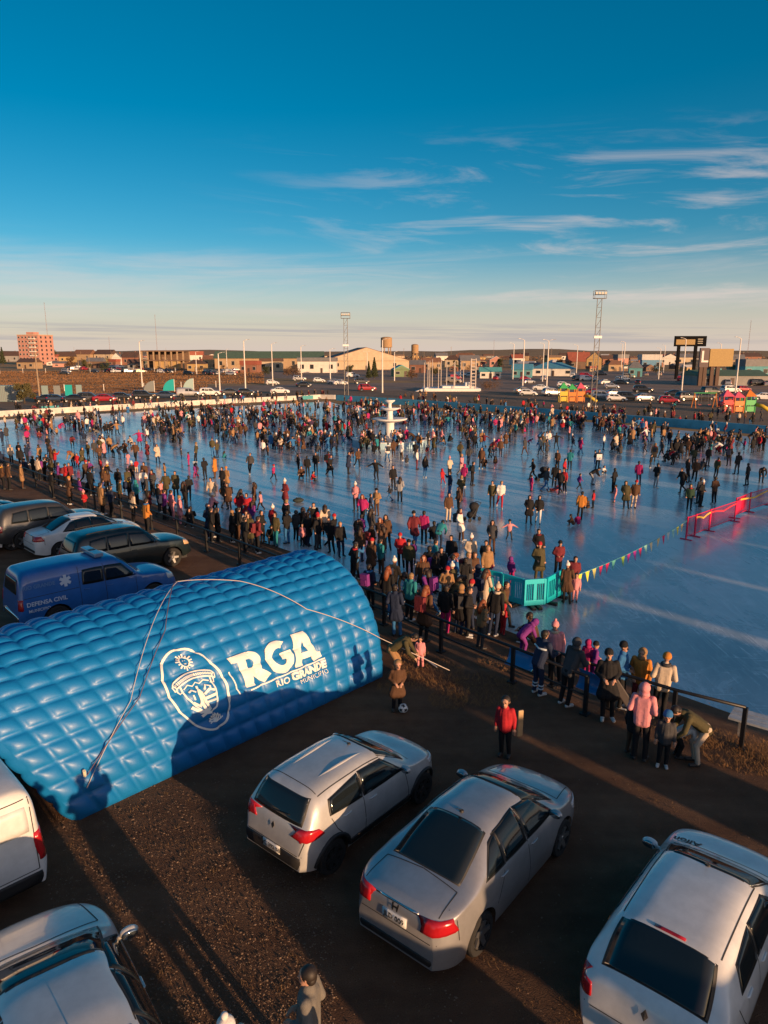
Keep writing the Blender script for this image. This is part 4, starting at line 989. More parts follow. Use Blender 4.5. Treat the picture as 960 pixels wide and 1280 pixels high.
# grey bench plank right of the rail
p = GY(950, 925); mb = MB().box((0, 0, .40), (1.5, .55, .07), R(-42)).box((.5, -.42, .18), (.08, .4, .36), R(-42)).box((-.5, .42, .18), (.08, .4, .36), R(-42))
r_ = empty('bench', (p.x + .3, p.y - .1, .0)); tag(r_, 'pale grey slab bench at the right edge by the railing corner', 'bench')
for i in range(3):
    MB().box((0, -.21 + .21 * i, .40), (1.9, .19, .05)).build('seat_plank', mat('grey_plank', (.42, .44, .45), .7, var=.25, vscale=4), r_)
for x in (-.7, .7): MB().box((x, 0, .185), (.08, .5, .37)).build('leg', M_CONC, r_)
r_.rotation_euler.z = R(-38)
# pedestrian barriers: cyan plastic
M_CYAN = mat('cyan_plastic', (.01, .52, .60), .4, coat=.2)
def plastic_barrier(a, b, label):
    a, b = G(*a), G(*b); d = b - a; L_ = d.length; root = empty('plastic_barrier', a, math.atan2(d.y, d.x)); tag(root, label, 'barrier', 'cyan plastic barriers')
    mb = MB(); h, w = 1.12, .09; cx = L_ / 2
    mb.box((cx, 0, .22), (L_ - .04, w, .2)).box((cx, 0, h - .09), (L_ - .04, w, .18))
    solid = .16 * L_
    for x in (.04, L_ - .04): mb.box((x, 0, (h - .12) / 2 + .12), (.08, w + .02, h - .14))
    mb.box((cx, 0, .66), (solid, w - .01, .72))
    n = 3
    for s0, s1 in ((.08, cx - solid / 2), (cx + solid / 2, L_ - .08)):
        for k in range(1, n + 1):
            x = s0 + (s1 - s0) * k / (n + 1); mb.box((x, 0, .66), (.026, w - .03, .72))
    mb.build('panel', M_CYAN, root, bevel=.012)
    for x in (.3, L_ - .3): MB().box((x, 0, .06), (.16, .62, .12)).build('foot', M_BLACK, root, bevel=.02)
plastic_barrier((627, 752), (654, 760), 'left cyan plastic barrier, in the middle of the row by the ice edge')
plastic_barrier((654, 761), (681, 759), 'centre cyan plastic barrier, its slots facing the camera')
plastic_barrier((682, 758), (704, 745), 'right cyan plastic barrier, turned away at an angle')
plastic_barrier((582, 740), (626, 751), 'cyan plastic barrier mostly hidden behind the waiting crowd')
# red mesh fences
M_REDF = mat('red_plastic_mesh', (.66, .012, .08), .5)
M_REDD = mat('yellow_ribbon', (.72, .45, .06), .6)
def mesh_fence(a, b, label, h=1.15):
    a, b = G(*a), G(*b); d = b - a; L_ = d.length; root = empty('mesh_fence', a, math.atan2(d.y, d.x)); tag(root, label, 'fence', 'red mesh fences on the ice')
    fr = MB()
    for z in (.18, h): fr.tube((0, 0, z), (L_, 0, z), .022)
    fr.build('frame', M_REDF, root)
    bars = MB(); n = max(5, int(L_ / .12))
    for k in range(1, n): bars.box((L_ * k / n, 0, .18 + (h - .18) / 2), (.018, .016, h - .2))
    bars.build('bars', M_REDF, root)
    for x in (0.02, L_ - .02):
        MB().box((x, 0, h / 2 + .02), (.09, .05, h + .06)).build('post', M_REDF, root)
        MB().box((x, 0, .03), (.08, .6, .05)).build('foot', M_REDF, root)
fen = [((857, 675), (868, 671)), ((868, 671), (886, 664)), ((886, 664), (918, 652)), ((918, 648), (936, 640)), ((936, 640), (962, 632)), ((962, 632), (990, 622))]
fl = ['nearest red mesh fence panel, at the end of the bunting', 'second red mesh fence panel from the bunting, with a yellow ribbon', 'long red mesh fence panel in the middle of the row', 'fourth red mesh fence panel, just behind the long one', 'red mesh fence panel at the right edge of the picture', 'farthest red mesh fence panel, cut by the right edge']
for (a, b), l in zip(fen, fl): mesh_fence(a, b, l)
# solid red board tied to one panel, yellow-red ribbon along the top
a, b = G(917, 652), G(918.5, 650); 
for i, (u, v) in enumerate((((868, 671), (886, 664)), ((886, 664), (918, 652)), ((918, 648), (962, 632)))):
    A_, B_ = G(*u), G(*v); pts = []
    for k in range(9): q = A_.lerp(B_, k / 8); pts.append(q + Vector((0, -.04, 1.02 + .16 * abs(math.cos(k / 8 * math.pi)) - .14)))
    mb = MB(); vs = []
    for p in pts: vs += [p + Vector((0, 0, .03)), p - Vector((0, 0, .06))]
    mb.add(vs, [(2 * k, 2 * k + 1, 2 * k + 3, 2 * k + 2) for k in range(8)])
    o = mb.build('ribbon', M_REDD if i != 1 else mat('red_ribbon', (.6, .03, .06), .6), fix=False); sm = o.modifiers.new('s', 'SOLIDIFY'); sm.thickness = .006
    tag(o, ['short yellow ribbon tied to the second red fence panel', 'red ribbon tied along the long red fence panel', 'yellow ribbon tied to the far red fence panels'][i], 'ribbon')
p = G(917, 652); q = G(930, 640)
o = MB().box(((p.x + q.x) / 2, (p.y + q.y) / 2, ZI + .68), ((q - p).length, .03, .8), math.atan2(q.y - p.y, q.x - p.x)).build('board', M_REDF); tag(o, 'solid red board between the long fence panel and the next', 'board')
# bunting
A_, B_ = G(716, 752) + Vector((0, 0, 1.0)), G(857, 675) + Vector((0, 0, 1.0))
root = empty('bunting', A_); tag(root, 'string of pink, yellow and green bunting sagging from the barrier to the red fence', 'bunting')
pts = [A_.lerp(B_, k / 40) - Vector((0, 0, .2 * math.sin(math.pi * k / 40))) - A_ for k in range(41)]
MB().path(pts, .012, 5).build('string', mat('teal_string', (.12, .45, .42), .7), root)
fc = [(.75, .62, .05), (.75, .62, .05), (.75, .66, .2), (.72, .02, .12), (.72, .02, .12), (.15, .55, .42), (.40, .6, .05), (.65, .03, .30), (.5, .02, .3), (.7, .02, .12), (.3, .6, .5), (.75, .6, .35), (.75, .5, .2), (.7, .02, .12), (.6, .62, .6), (.3, .62, .55), (.75, .6, .1), (.75, .5, .1)]
for i, c_ in enumerate(fc):
    k = 1 + i * 39 // len(fc); p = pts[k]; q = pts[min(40, k + 2)]; t_ = (q - p).normalized()
    mb = MB(); w = .34; d_ = Vector((random.uniform(-.05, .05), -.05 - random.random() * .1, -.42)); mb.add([p, p + t_ * w, p + t_ * w * .5 + d_], [(0, 1, 2)])
    o = mb.build('pennant', mat('pennant_%s' % ['gold', 'gold', 'cream', 'red', 'red', 'mint', 'lime', 'pink', 'violet', 'red', 'aqua', 'buff', 'amber', 'red', 'pale', 'aqua', 'gold', 'amber'][i], c_, .7), root, fix=False); sm = o.modifiers.new('s', 'SOLIDIFY'); sm.thickness = .008
# pushchair on the ice
def pushchair(px, py, label, rz):
    r = empty('pushchair', G(px, py, ZI + .012), rz); tag(r, label, 'pushchair', 'pushchairs on the ice'); md = mat('black_fabric', (.012, .012, .014), .85)
    mb = MB(); mb.path([(-.25, 0, .35), (.05, 0, .38), (.25, 0, .8)], [.18, .2, .17], 10); mb.build('seat', md, r, smooth=True)
    mb = MB(); mb.ball((.12, 0, .82), (.3, .26, .24), 12, 8); mb.build('canopy', md, r, smooth=True)
    mb = MB()
    for s in (-.22, .22): mb.tube((-.35, s, .12), (.45, s, 1.02), .016); mb.tube((.35, s, .12), (-.1, s, .5), .016)
    mb.tube((.45, -.22, 1.02), (.45, .22, 1.02), .018); mb.build('frame', M_BLACK, r)
    for x in (-.35, .35):
        for s in (-.22, .22):
            MB().lathe([(.02, -.02), (.12, -.02), (.12, .02), (.02, .02)], 14, M=Matrix.Translation((x, s, .12)) @ Matrix.Rotation(math.pi / 2, 4, 'X')).build('wheel', M_TYRE, r)
pushchair(590, 651, 'black pushchair on the ice beside the woman in a white coat', .6)
pushchair(677, 601, 'small dark pushchair pushed by the skater with a backpack', .2)
# dark bag on the ice, blue sledges by the rail
o = MB().ball((0, 0, .14), (.36, .2, .15), 12, 8).box((0, 0, .3), (.3, .04, .03)).build('bag', mat('dark_bag', (.02, .03, .03), .8), loc=G(373, 628, ZI + .012), smooth=True, rz=.3); tag(o, 'small dark bag lying alone on the open ice', 'bag')
def sledge(pos, rz, tilt, label, col, nm):
    mb = MB(); n = 10; vs = []; fs = []
    for i in range(n + 1):
        x = -.45 + .9 * i / n; z0 = .22 * max(0, (x - .1) / .35) ** 2
        for j in range(7):
            y = -.24 + .48 * j / 6; vs.append((x, y, z0 + .10 * (abs(y) / .24) ** 4))
    for i in range(n):
        for j in range(6): fs.append((i * 7 + j, (i + 1) * 7 + j, (i + 1) * 7 + j + 1, i * 7 + j + 1))
    mb.add(vs, fs); o = mb.build('sledge', mat(nm, col, .35, coat=.3), loc=pos, smooth=True, fix=False); o.rotation_euler = (tilt, 0, rz); sm = o.modifiers.new('s', 'SOLIDIFY'); sm.thickness = .012; tag(o, label, 'sledge')
sledge(GY(742, 872) + Vector((0, 0, .38)), R(-50), R(75), 'bright blue plastic sledge leaning on the railing left of the figure in black', (.012, .22, .55), 'blue_plastic')
sledge(GY(653, 838) + Vector((0, 0, .30)), R(-40), R(60), 'blue plastic sledge leaning on the railing near the man in reflective stripes', (.03, .22, .48), 'blue_plastic_dull')
sledge(G(692, 613, ZI + .03), R(20), 0, 'small red sledge on the ice by the skaters in red and black', (.5, .06, .05), 'red_plastic')
# football
mb = MB(); bm = bmesh.new(); bmesh.ops.create_icosphere(bm, subdivisions=3, radius=.115)
pent = [Vector(v).normalized() for v in [(0, s1 * 1, s2 * 1.618) for s1 in (-1, 1) for s2 in (-1, 1)] + [(s1 * 1, s2 * 1.618, 0) for s1 in (-1, 1) for s2 in (-1, 1)] + [(s2 * 1.618, 0, s1 * 1) for s1 in (-1, 1) for s2 in (-1, 1)]]
me = bpy.data.meshes.new('football'); 
for f in bm.faces: f.material_index = 1 if max(f.calc_center_median().normalized().dot(q) for q in pent) > .945 else 0; f.smooth = True
bm.to_mesh(me); bm.free(); me.materials.append(mat('white_leather', (.75, .75, .73), .4)); me.materials.append(mat('black_leather', (.02, .02, .02), .4))
o = bpy.data.objects.new('football', me); COL.objects.link(o); o.location = GY(504, 891) + Vector((0, 0, .12)); tag(o, 'black and white football at the feet of the boy in brown', 'ball')
# white stick lying on the slope, boards
o = MB().tube((0, 0, .03), (-.05, 0, .03), .02).build('pole_stub', M_POLE) if False else None
a, b = GY(508, 817) + Vector((0, 0, .25)), GY(546, 836) + Vector((0, 0, .05)); o = MB().tube(a, b, .02).build('stick', mat('white_stick', (.7, .66, .58), .6)); tag(o, 'white stick on the slope beside the toddler in pink', 'stick')
# ================================================================== FOUNTAIN
M_FW = mat('white_stone', (.74, .73, .71), .65, var=.08, vscale=2)
M_FB = mat('pale_blue_basin_paint', (.40, .60, .70), .7, var=.15, vscale=1)
p = G(487, 556); fr = empty('fountain', p); tag(fr, 'tall white tiered fountain standing in a frozen round basin', 'fountain'); u = MPP(487, 553)
mb = MB(); rr = 3.9; mb.lathe([(rr - .35, 0), (rr, 0), (rr, .62), (rr - .35, .62), (rr - .35, .2)], 48, cap=False); mb.build('basin_wall', M_FB, fr)
MB().lathe([(rr - .37, .22), (rr - .37, .40)], 40).build('basin_ice', M_ICE, fr)
mb = MB(); mb.lathe([(rr - .40, .625), (rr + .04, .625), (rr + .04, .70), (rr - .40, .70), (rr - .40, .625)], 48, cap=False); mb.build('basin_rim', M_FW, fr)
mb = MB(); mb.lathe([(1.3, 0), (1.3, .5), (1.0, .55), (.62, .8), (.5, 1.0), (.46, 2.1), (.5, 2.35)], 24); mb.build('pedestal', M_FW, fr, smooth=False)
mb = MB(); mb.lathe([(.3, 2.3), (1.0, 2.42), (1.75, 2.62), (1.85, 2.74), (1.7, 2.78), (.4, 2.6)], 32); mb.build('lower_bowl', M_FW, fr, smooth=True)
mb = MB(); mb.lathe([(.36, 2.6), (.3, 3.2), (.36, 3.55)], 20); mb.build('column', M_FW, fr, smooth=True)
mb = MB(); mb.lathe([(.2, 3.5), (.6, 3.58), (1.0, 3.74), (1.06, 3.84), (.9, 3.86), (.3, 3.7)], 28); mb.build('middle_bowl', M_FW, fr, smooth=True)
mb = MB(); mb.lathe([(.24, 3.7), (.18, 4.1), (.2, 4.3), (.5, 4.5), (.58, 4.62), (.5, 4.66), (.1, 4.5)], 20); mb.build('top_bowl', M_FW, fr, smooth=True)
fr.scale = (u / .08 * .93,) * 3
# ================================================================== LAMP POSTS, MASTS
def lamp(px, pt, pb, label, two=False, lean=0, arm=1, wood=False):
    p = G(px, pb); h = HT(px, pb, pt); r = empty('street_lamp' if not wood else 'utility_pole', p); tag(r, label, 'street lamp' if not wood else 'pole', 'street lamps around the rink' if not wood else None)
    m = M_POLE if not wood else mat('weathered_wood', (.30, .22, .15), .9, var=.2)
    mb = MB(); mb.tube((0, 0, 0), (lean * h, 0, h), .18 if not wood else .18, .11 if not wood else .12, 10); mb.build('pole', m, r)
    if not wood:
        MB().lathe([(.24, 0), (.24, .05), (.18, .08), (.16, .5), (.13, .55)], 10).build('base', M_POLE, r)
        for s in ((-1, 1) if two else (arm,)):
            ax = lean * h; mb = MB(); mb.path([(ax, 0, h - .3), (ax + s * .25, -.1, h + .12), (ax + s * 1.1, -.35, h + .32)], .05, 6); mb.build('arm', M_POLE, r, smooth=True)
            MB().box((ax + s * 1.35, -.43, h + .33), (.62, .22, .1), R(-18 * s)).build('lamp_head', mat('lamp_housing', (.5, .48, .45), .4), r, bevel=.02)
    else:
        MB().box((lean * h, 0, h - .4), (1.3, .1, .1)).build('crossarm', m, r)
    return r
lamp(50, 440, 500, 'leaning wooden utility pole near the grey container on the left', lean=-.0, wood=True)
LAMPS = [(178, 427, 484), (307, 426, 488), (275, 442, 490), (341, 430, 482), (377, 433, 477), (413, 437, 480), (459, 440, 470), (478, 425, 491), (493, 440, 476), (653, 425, 487), (683, 426, 487), (678, 430, 477), (720, 432, 472), (776, 430, 465), (829, 432, 466), (852, 424, 488), (919, 423, 492), (897, 430, 478), (641, 430, 474), (778, 428, 478), (246, 440, 468), (284, 437, 464), (823, 436, 474)]
LW = ['tall pale street lamp beside the grassy field, left of the teal sails', 'tall pale street lamp right of the parked white pickup on the left', 'slim street lamp just left of the tall lamp by the white pickup', 'street lamp in front of the brown warehouse sheds', 'thin street lamp by the bushes left of the cream warehouse', 'thin street lamp before the gable of the cream warehouse', 'short distant street lamp behind the red suv', 'tall pale street lamp right of the red suv, above the fountain', 'short distant street lamp under the left water tower', 'tall street lamp in front of the blue roofed bungalow', 'tall street lamp right of the blue roofed bungalow', 'slimmer street lamp just behind the one at the blue roofed bungalow', 'distant street lamp left of the steep brown roof', 'distant street lamp right of the floodlight tower', 'distant street lamp left of the big black billboard', 'tall curved street lamp in front of the big black billboard', 'tall pale street lamp at the far right edge of the car park', 'thin street lamp by the legs of the tan billboard', 'distant street lamp left of the blue roofed bungalow', 'street lamp in the car park right of the floodlight tower', 'short distant street lamp over the cars on the left', 'short distant street lamp beside the green shed', 'thin lamp between the parked cars and the black billboard']
for (x, a, b), l in zip(LAMPS, LW): lamp(x, a, b, l, arm=-1 if x > 640 else 1, two=x in (683, 459))
def flood(px, pt, pb, label, dx=2.0):
    p = G(px, pb); h = HT(px, pb, pt); r = empty('floodlight_tower', p); tag(r, label, 'floodlight tower', 'floodlight towers'); w = .42
    mb = MB()
    for s in (-1, 1): mb.tube((s * w, 0, 0), (s * w * .9, 0, h), .075, .055, 8)
    mb.build('mast', M_GALV, r)
    mb = MB(); n = int(h / 1.6)
    for k in range(n): z = k * h / n; mb.tube((-w, 0, z + .2), (w, 0, z + h / n), .035); mb.tube((-w, 0, z + .2), (w, 0, z + .2), .03)
    mb.build('bracing', M_GALV, r)
    mb = MB(); mb.box((0, 0, h), (2.0, 1.0, .08))
    for s in (-1, 1):
        for t_ in (-.48, .48): mb.tube((s * .95, t_, h), (s * .95, t_, h + 1.2), .04)
    for z in (.6, 1.2):
        for t_ in (-.48, .48): mb.tube((-.95, t_, h + z), (.95, t_, h + z), .035)
    mb.build('platform', M_GALV, r)
    for k in range(4): MB().box((-.72 + .48 * k, -.56, h + .8), (.36, .2, .36)).build('floodlight', mat('floodlight_glass', (.62, .58, .5), .15, .2), r)
    # bright lower lamp box
    MB().box((0, -.22, h * .655), (1.3, .3, .4)).build('floodlight', mat('white_lamp_box', (.85, .85, .85), .3), r)
flood(433, 398, 494, 'tall floodlight tower behind the white rink wall, left of the fountain')
flood(741, 373, 510, 'tall floodlight tower by the orange playground tower on the right')
def mast(px, pt, pb, label):
    p = G(px, pb); h = HT(px, pb, pt); w = max(.5, h * .012); r = empty('radio_mast', p); tag(r, label, 'radio mast', 'radio masts on the horizon')
    mb = MB()
    for k in range(3): a = k * 2.094; mb.tube((w * math.cos(a), w * math.sin(a), 0), (w * .5 * math.cos(a), w * .5 * math.sin(a), h), .09, .06, 5)
    mb.build('legs', mat('mast_red', (.30, .2, .18), .7), r); mb = MB(); n = 18
    for k in range(n):
        f0, f1 = 1 - .5 * k / n, 1 - .5 * (k + 1) / n
        for q in range(3):
            a, b = q * 2.094, (q + 1) * 2.094; mb.tube((w * f0 * math.cos(a), w * f0 * math.sin(a), h * k / n), (w * f1 * math.cos(b), w * f1 * math.sin(b), h * (k + 1) / n), .06, n=4)
    mb.build('lattice', mat('mast_red', (.30, .2, .18), .7), r)
mast(62, 378, 446, 'faint thin radio mast just right of the pink apartment block'); mast(197, 393, 446, 'thin radio mast standing above the scaffolded building'); mast(138, 421, 446, 'short faint radio mast left of the scaffolded building'); mast(934, 400, 446, 'thin radio mast at the far right of the skyline'); mast(617, 425, 446, 'white tapered mast behind the flagpole monument')
# ================================================================== MONUMENT OF WHITE POLES
p = G(565, 489); r = empty('monument', p); tag(r, 'monument of tall white poles on a white plinth beyond the ice', 'monument'); u = MPP(565, 489)
h0 = HT(565, 489, 449); M_MON = mat('weathered_white', (.48, .42, .38), .8, var=.2)
mb = MB(); mb.box((0, 3, .35), (70 * u, 9, .7)).box((8 * u, 3, .95), (40 * u, 6, .5)).box((22 * u, 2.2, 1.6), (10 * u, 3, .9)); mb.build('plinth', M_FW, r, bevel=.05)
MB().poly([(-46 * u, -1, 0), (-30 * u, -1, 0), (-30 * u, -1, 1.0)], 2.4, (0, 1, 0)).build('ramp', M_FW, r)
for i, x in enumerate((-35, -30, -27, -23, -17, -13, -5, 2, 4, 12, 17, 24)):
    MB().tube((x * u, (i * 37 % 7) - .5, .5), (x * u, (i * 37 % 7) - .5, h0 * (.9 + .1 * ((i * 53) % 10) / 10)), .11, .08, 8).build('pole', M_MON, r)
mb = MB()
for s in (0, 6): mb.tube(((23 + s) * u, 0, .6), ((23 + s) * u, 0, h0 * 1.02), .16, n=8)
mb.build('frame_posts', M_MON, r); mb = MB()
for k in range(9): mb.box((26 * u, 0, 1 + k * h0 / 9.4), (6 * u, .16, .22))
mb.build('frame_rungs', M_MON, r)
# ================================================================== SAILS AND PANELS ON THE VERGE
M_TEAL = mat('teal_panel', (.02, .40, .40), .5); M_GREYT = mat('grey_teal_panel', (.24, .33, .33), .6); M_GREYP = mat('grey_panel', (.22, .24, .24), .7)
def sail(px0, px1, pt, pb, m, label):
    p = G((px0 + px1) / 2, pb); u = MPP(px0, pb); w = (px1 - px0) * u; h = HT(px0, pb, pt); n = 10
    pts = [(w / 2, 0, .3)] + [(w / 2 - w * math.cos(k / n * math.pi / 2), 0, .3 + (h - .3) * math.sin(k / n * math.pi / 2)) for k in range(n + 1)]
    r = empty('sail_panel', p); tag(r, label, 'panel', 'sail shaped panels on the verge'); MB().poly(pts, .12, (0, 1, 0)).build('panel', m, r); mb = MB()
    mb.tube((w / 2 + .06, .06, 0), (w / 2 + .06, .06, h), .07); mb.build('post', M_POLE, r)
sail(180, 193, 476, 491, M_GREYP, 'grey quarter circle sail panel, leftmost of three by the street'); sail(204, 218, 474, 490, M_TEAL, 'bright teal quarter circle sail panel, middle of three by the street'); sail(229, 242, 473, 489, mat('pale_teal_panel', (.36, .50, .48), .6), 'pale quarter circle sail panel, right of the bright teal one')
for i, (x0, x1, pt, pb, m, l) in enumerate([(53, 61, 482, 497, M_GREYT, 'pale teal upright panel nearest the leaning utility pole'), (68, 76, 482, 496, M_GREYP, 'grey upright panel between the pale and the bright teal ones'), (82, 91, 481, 496, M_TEAL, 'bright teal upright panel by the parked dark cars'), (96, 103, 481, 496, M_GREYT, 'pale teal upright panel, right of the bright teal one')]):
    p = G((x0 + x1) / 2, pb); u = MPP(x0, pb); h = HT(x0, pb, pt); r = empty('sign_panel', p); tag(r, l, 'panel', 'upright panels by the street'); MB().box((0, 0, h * .55), ((x1 - x0) * u, .15, h * .9)).build('panel', m, r); mb = MB()
    mb.box((-(x1 - x0) * u * .35, .1, h * .4), (.1, .1, h * .8)).box(((x1 - x0) * u * .35, .1, h * .4), (.1, .1, h * .8)); mb.build('posts', M_GALV, r)
p = G(10, 502); u = MPP(10, 502); h = HT(10, 502, 482); r = empty('container', p); tag(r, 'grey container hut at the far left edge beside a round bush', 'container'); mb = MB()
w = 40 * u; mb.box((-6 * u, 1.2, h / 2), (w, 2.4, h)); 
mb.build('wall', M_GREYT, r); mb = MB()
for k in range(18): mb.box((-6 * u - w / 2 + w * (k + .5) / 18, -.03, h / 2), (w / 40, .05, h * .9))
mb.build('corrugation', M_GREYP, r); MB().box((8 * u, -.04, h * .42), (.9, .06, h * .78)).build('door', M_GREYP, r)
# ================================================================== BILLBOARDS
M_BLK = mat('black_board', (.010, .010, .011), .95, spec=.05)
def billboard(x0, x1, pt, pm, pb, legs, m, label, m2=None, depth=.8):
    px = (x0 + x1) / 2; p = G(px, pb); u = MPP(px, pb); h1 = HT(px, pb, pt); h0 = HT(px, pb, pm); w = (x1 - x0) * u; r = empty('billboard', p); tag(r, label, 'billboard')
    MB().box((0, 0, (h0 + h1) / 2), (w, depth, h1 - h0)).build('board', M_BLK if m2 else m, r)
    if m2: MB().box((-w * .16, -depth / 2 - .03, h0 + (h1 - h0) * .42), (w * .6, .05, (h1 - h0) * .5)).build('poster', m2, r)
    for lx in legs: MB().box(((lx - px) * u, .1, h0 / 2), (.95, .8, h0)).build('leg', M_BLK if m2 else mat('rust_leg', (.10, .06, .045), .8), r)
    return r, u, h0, h1, px
r, u, h0, h1, px = billboard(839, 878, 420, 433, 474, (845, 866), None, 'big black billboard with a tan poster on two black legs', mat('tan_poster', (.30, .19, .06), .6))
for q in range(3): MB().box((( .30) * 39 * u, -.46, h0 + (h1 - h0) * (.3 + .2 * q)), (39 * u * .16, .05, (h1 - h0) * .06)).build('sign_lines', mat('pale_sign_print', (.5, .46, .36), .6), r)
r, u, h0, h1, px = billboard(883, 912, 436, 458, 482, (888, 895), mat('ochre_board', (.34, .22, .07), .6, var=.1), 'plain ochre billboard catching the sun, right of the black one')
r, u, h0, h1, px = billboard(871, 882, 435, 459, 482, (874, 879), mat('maroon_board', (.05, .02, .03), .5), 'narrow dark sign board with a white mark, between the two billboards')
vs2, fs2 = text_mesh('L', 4.4, 0, .06); MB().add([(v.x, -.46, h0 + (h1 - h0) * .52 + v.y) for v in vs2], fs2).build('white_mark', mat('white_sign_paint', (.75, .72, .68), .6), r, fix=False)
# ================================================================== PLAYGROUND
def play(x0, x1, pt, pb, cols, label, roofs):
    px = (x0 + x1) / 2; p = G(px, pb); u = MPP(px, pb); w = (x1 - x0) * u; h = HT(px, pb, pt); r = empty('playground_tower', p); tag(r, label, 'playground', 'playground towers')
    n = len(roofs)
    for i, rc in enumerate(roofs):
        cx = -w / 2 + w * (i + .5) / n; s = w / n * .42; hh = h * (1 - .07 * (i % 2))
        for a in (-1, 1):
            for b in (-1, 1): MB().tube((cx + a * s, s + b * s, 0), (cx + a * s, s + b * s, hh * .72), .09).build('post', mat('play_%s' % cols[i][0], cols[i][1], .5), r)
        MB().add([(cx - s * 1.25, -s * .25, hh * .7), (cx + s * 1.25, -s * .25, hh * .7), (cx + s * 1.25, s * 2.25, hh * .7), (cx - s * 1.25, s * 2.25, hh * .7), (cx, s, hh)], [(0, 1, 4), (1, 2, 4), (2, 3, 4), (3, 0, 4), (3, 2, 1, 0)]).build('roof', mat('play_%s' % rc[0], rc[1], .5), r)
        MB().box((cx, s, hh * .34), (s * 2, s * 2, .12)).box((cx, -.05, hh * .45), (s * 1.9, .06, hh * .2)).box((cx, -.08, hh * .17), (s * 1.5, .06, hh * .22)).build('deck', mat('play_%s' % cols[i][0], cols[i][1], .5), r)
    mb = MB(); mb.path([(w / 2, 0, h * .36), (w / 2 + .7, -.6, h * .3), (w / 2 + 1.8, -1.4, .25)], .28, 8); mb.build('slide', mat('play_yellow', (.65, .45, .04), .5), r, smooth=True)
ORG = ('orange', (.62, .20, .03)); YEL = ('yellow', (.65, .45, .04)); GRN = ('green', (.06, .42, .12)); PNK = ('pink', (.62, .10, .16)); REDP = ('red', (.5, .04, .04))
play(699, 731, 478, 503, [YEL, ORG, ORG], 'orange and yellow playground tower with green and pink roofs', [GRN, GRN, PNK])
play(902, 944, 487, 516, [REDP, ORG, GRN], 'red and orange playground frame at the right edge of the car park', [PNK, PNK, ORG])
p = G(880, 510); r = empty('swing_frame', p); tag(r, 'orange and green swing frame left of the red playground frame', 'swing', 'playground towers'); mb = MB()
for x in (-1.8, 1.8):
    for y in (-.9, .9): MB().tube((x, y, 0), (x, 0, 2.5), .07).build('leg', mat('play_orange', ORG[1], .5), r)
MB().tube((-1.9, 0, 2.5), (1.9, 0, 2.5), .07).build('crossbar', mat('play_green', GRN[1], .5), r)
for x in (-.8, .8):
    MB().box((x, 0, .55), (.5, .2, .05)).build('seat', mat('play_red', REDP[1], .5), r); MB().tube((x - .22, 0, .55), (x - .22, 0, 2.5), .02).tube((x + .22, 0, .55), (x + .22, 0, 2.5), .02).build('chains', M_GALV, r)
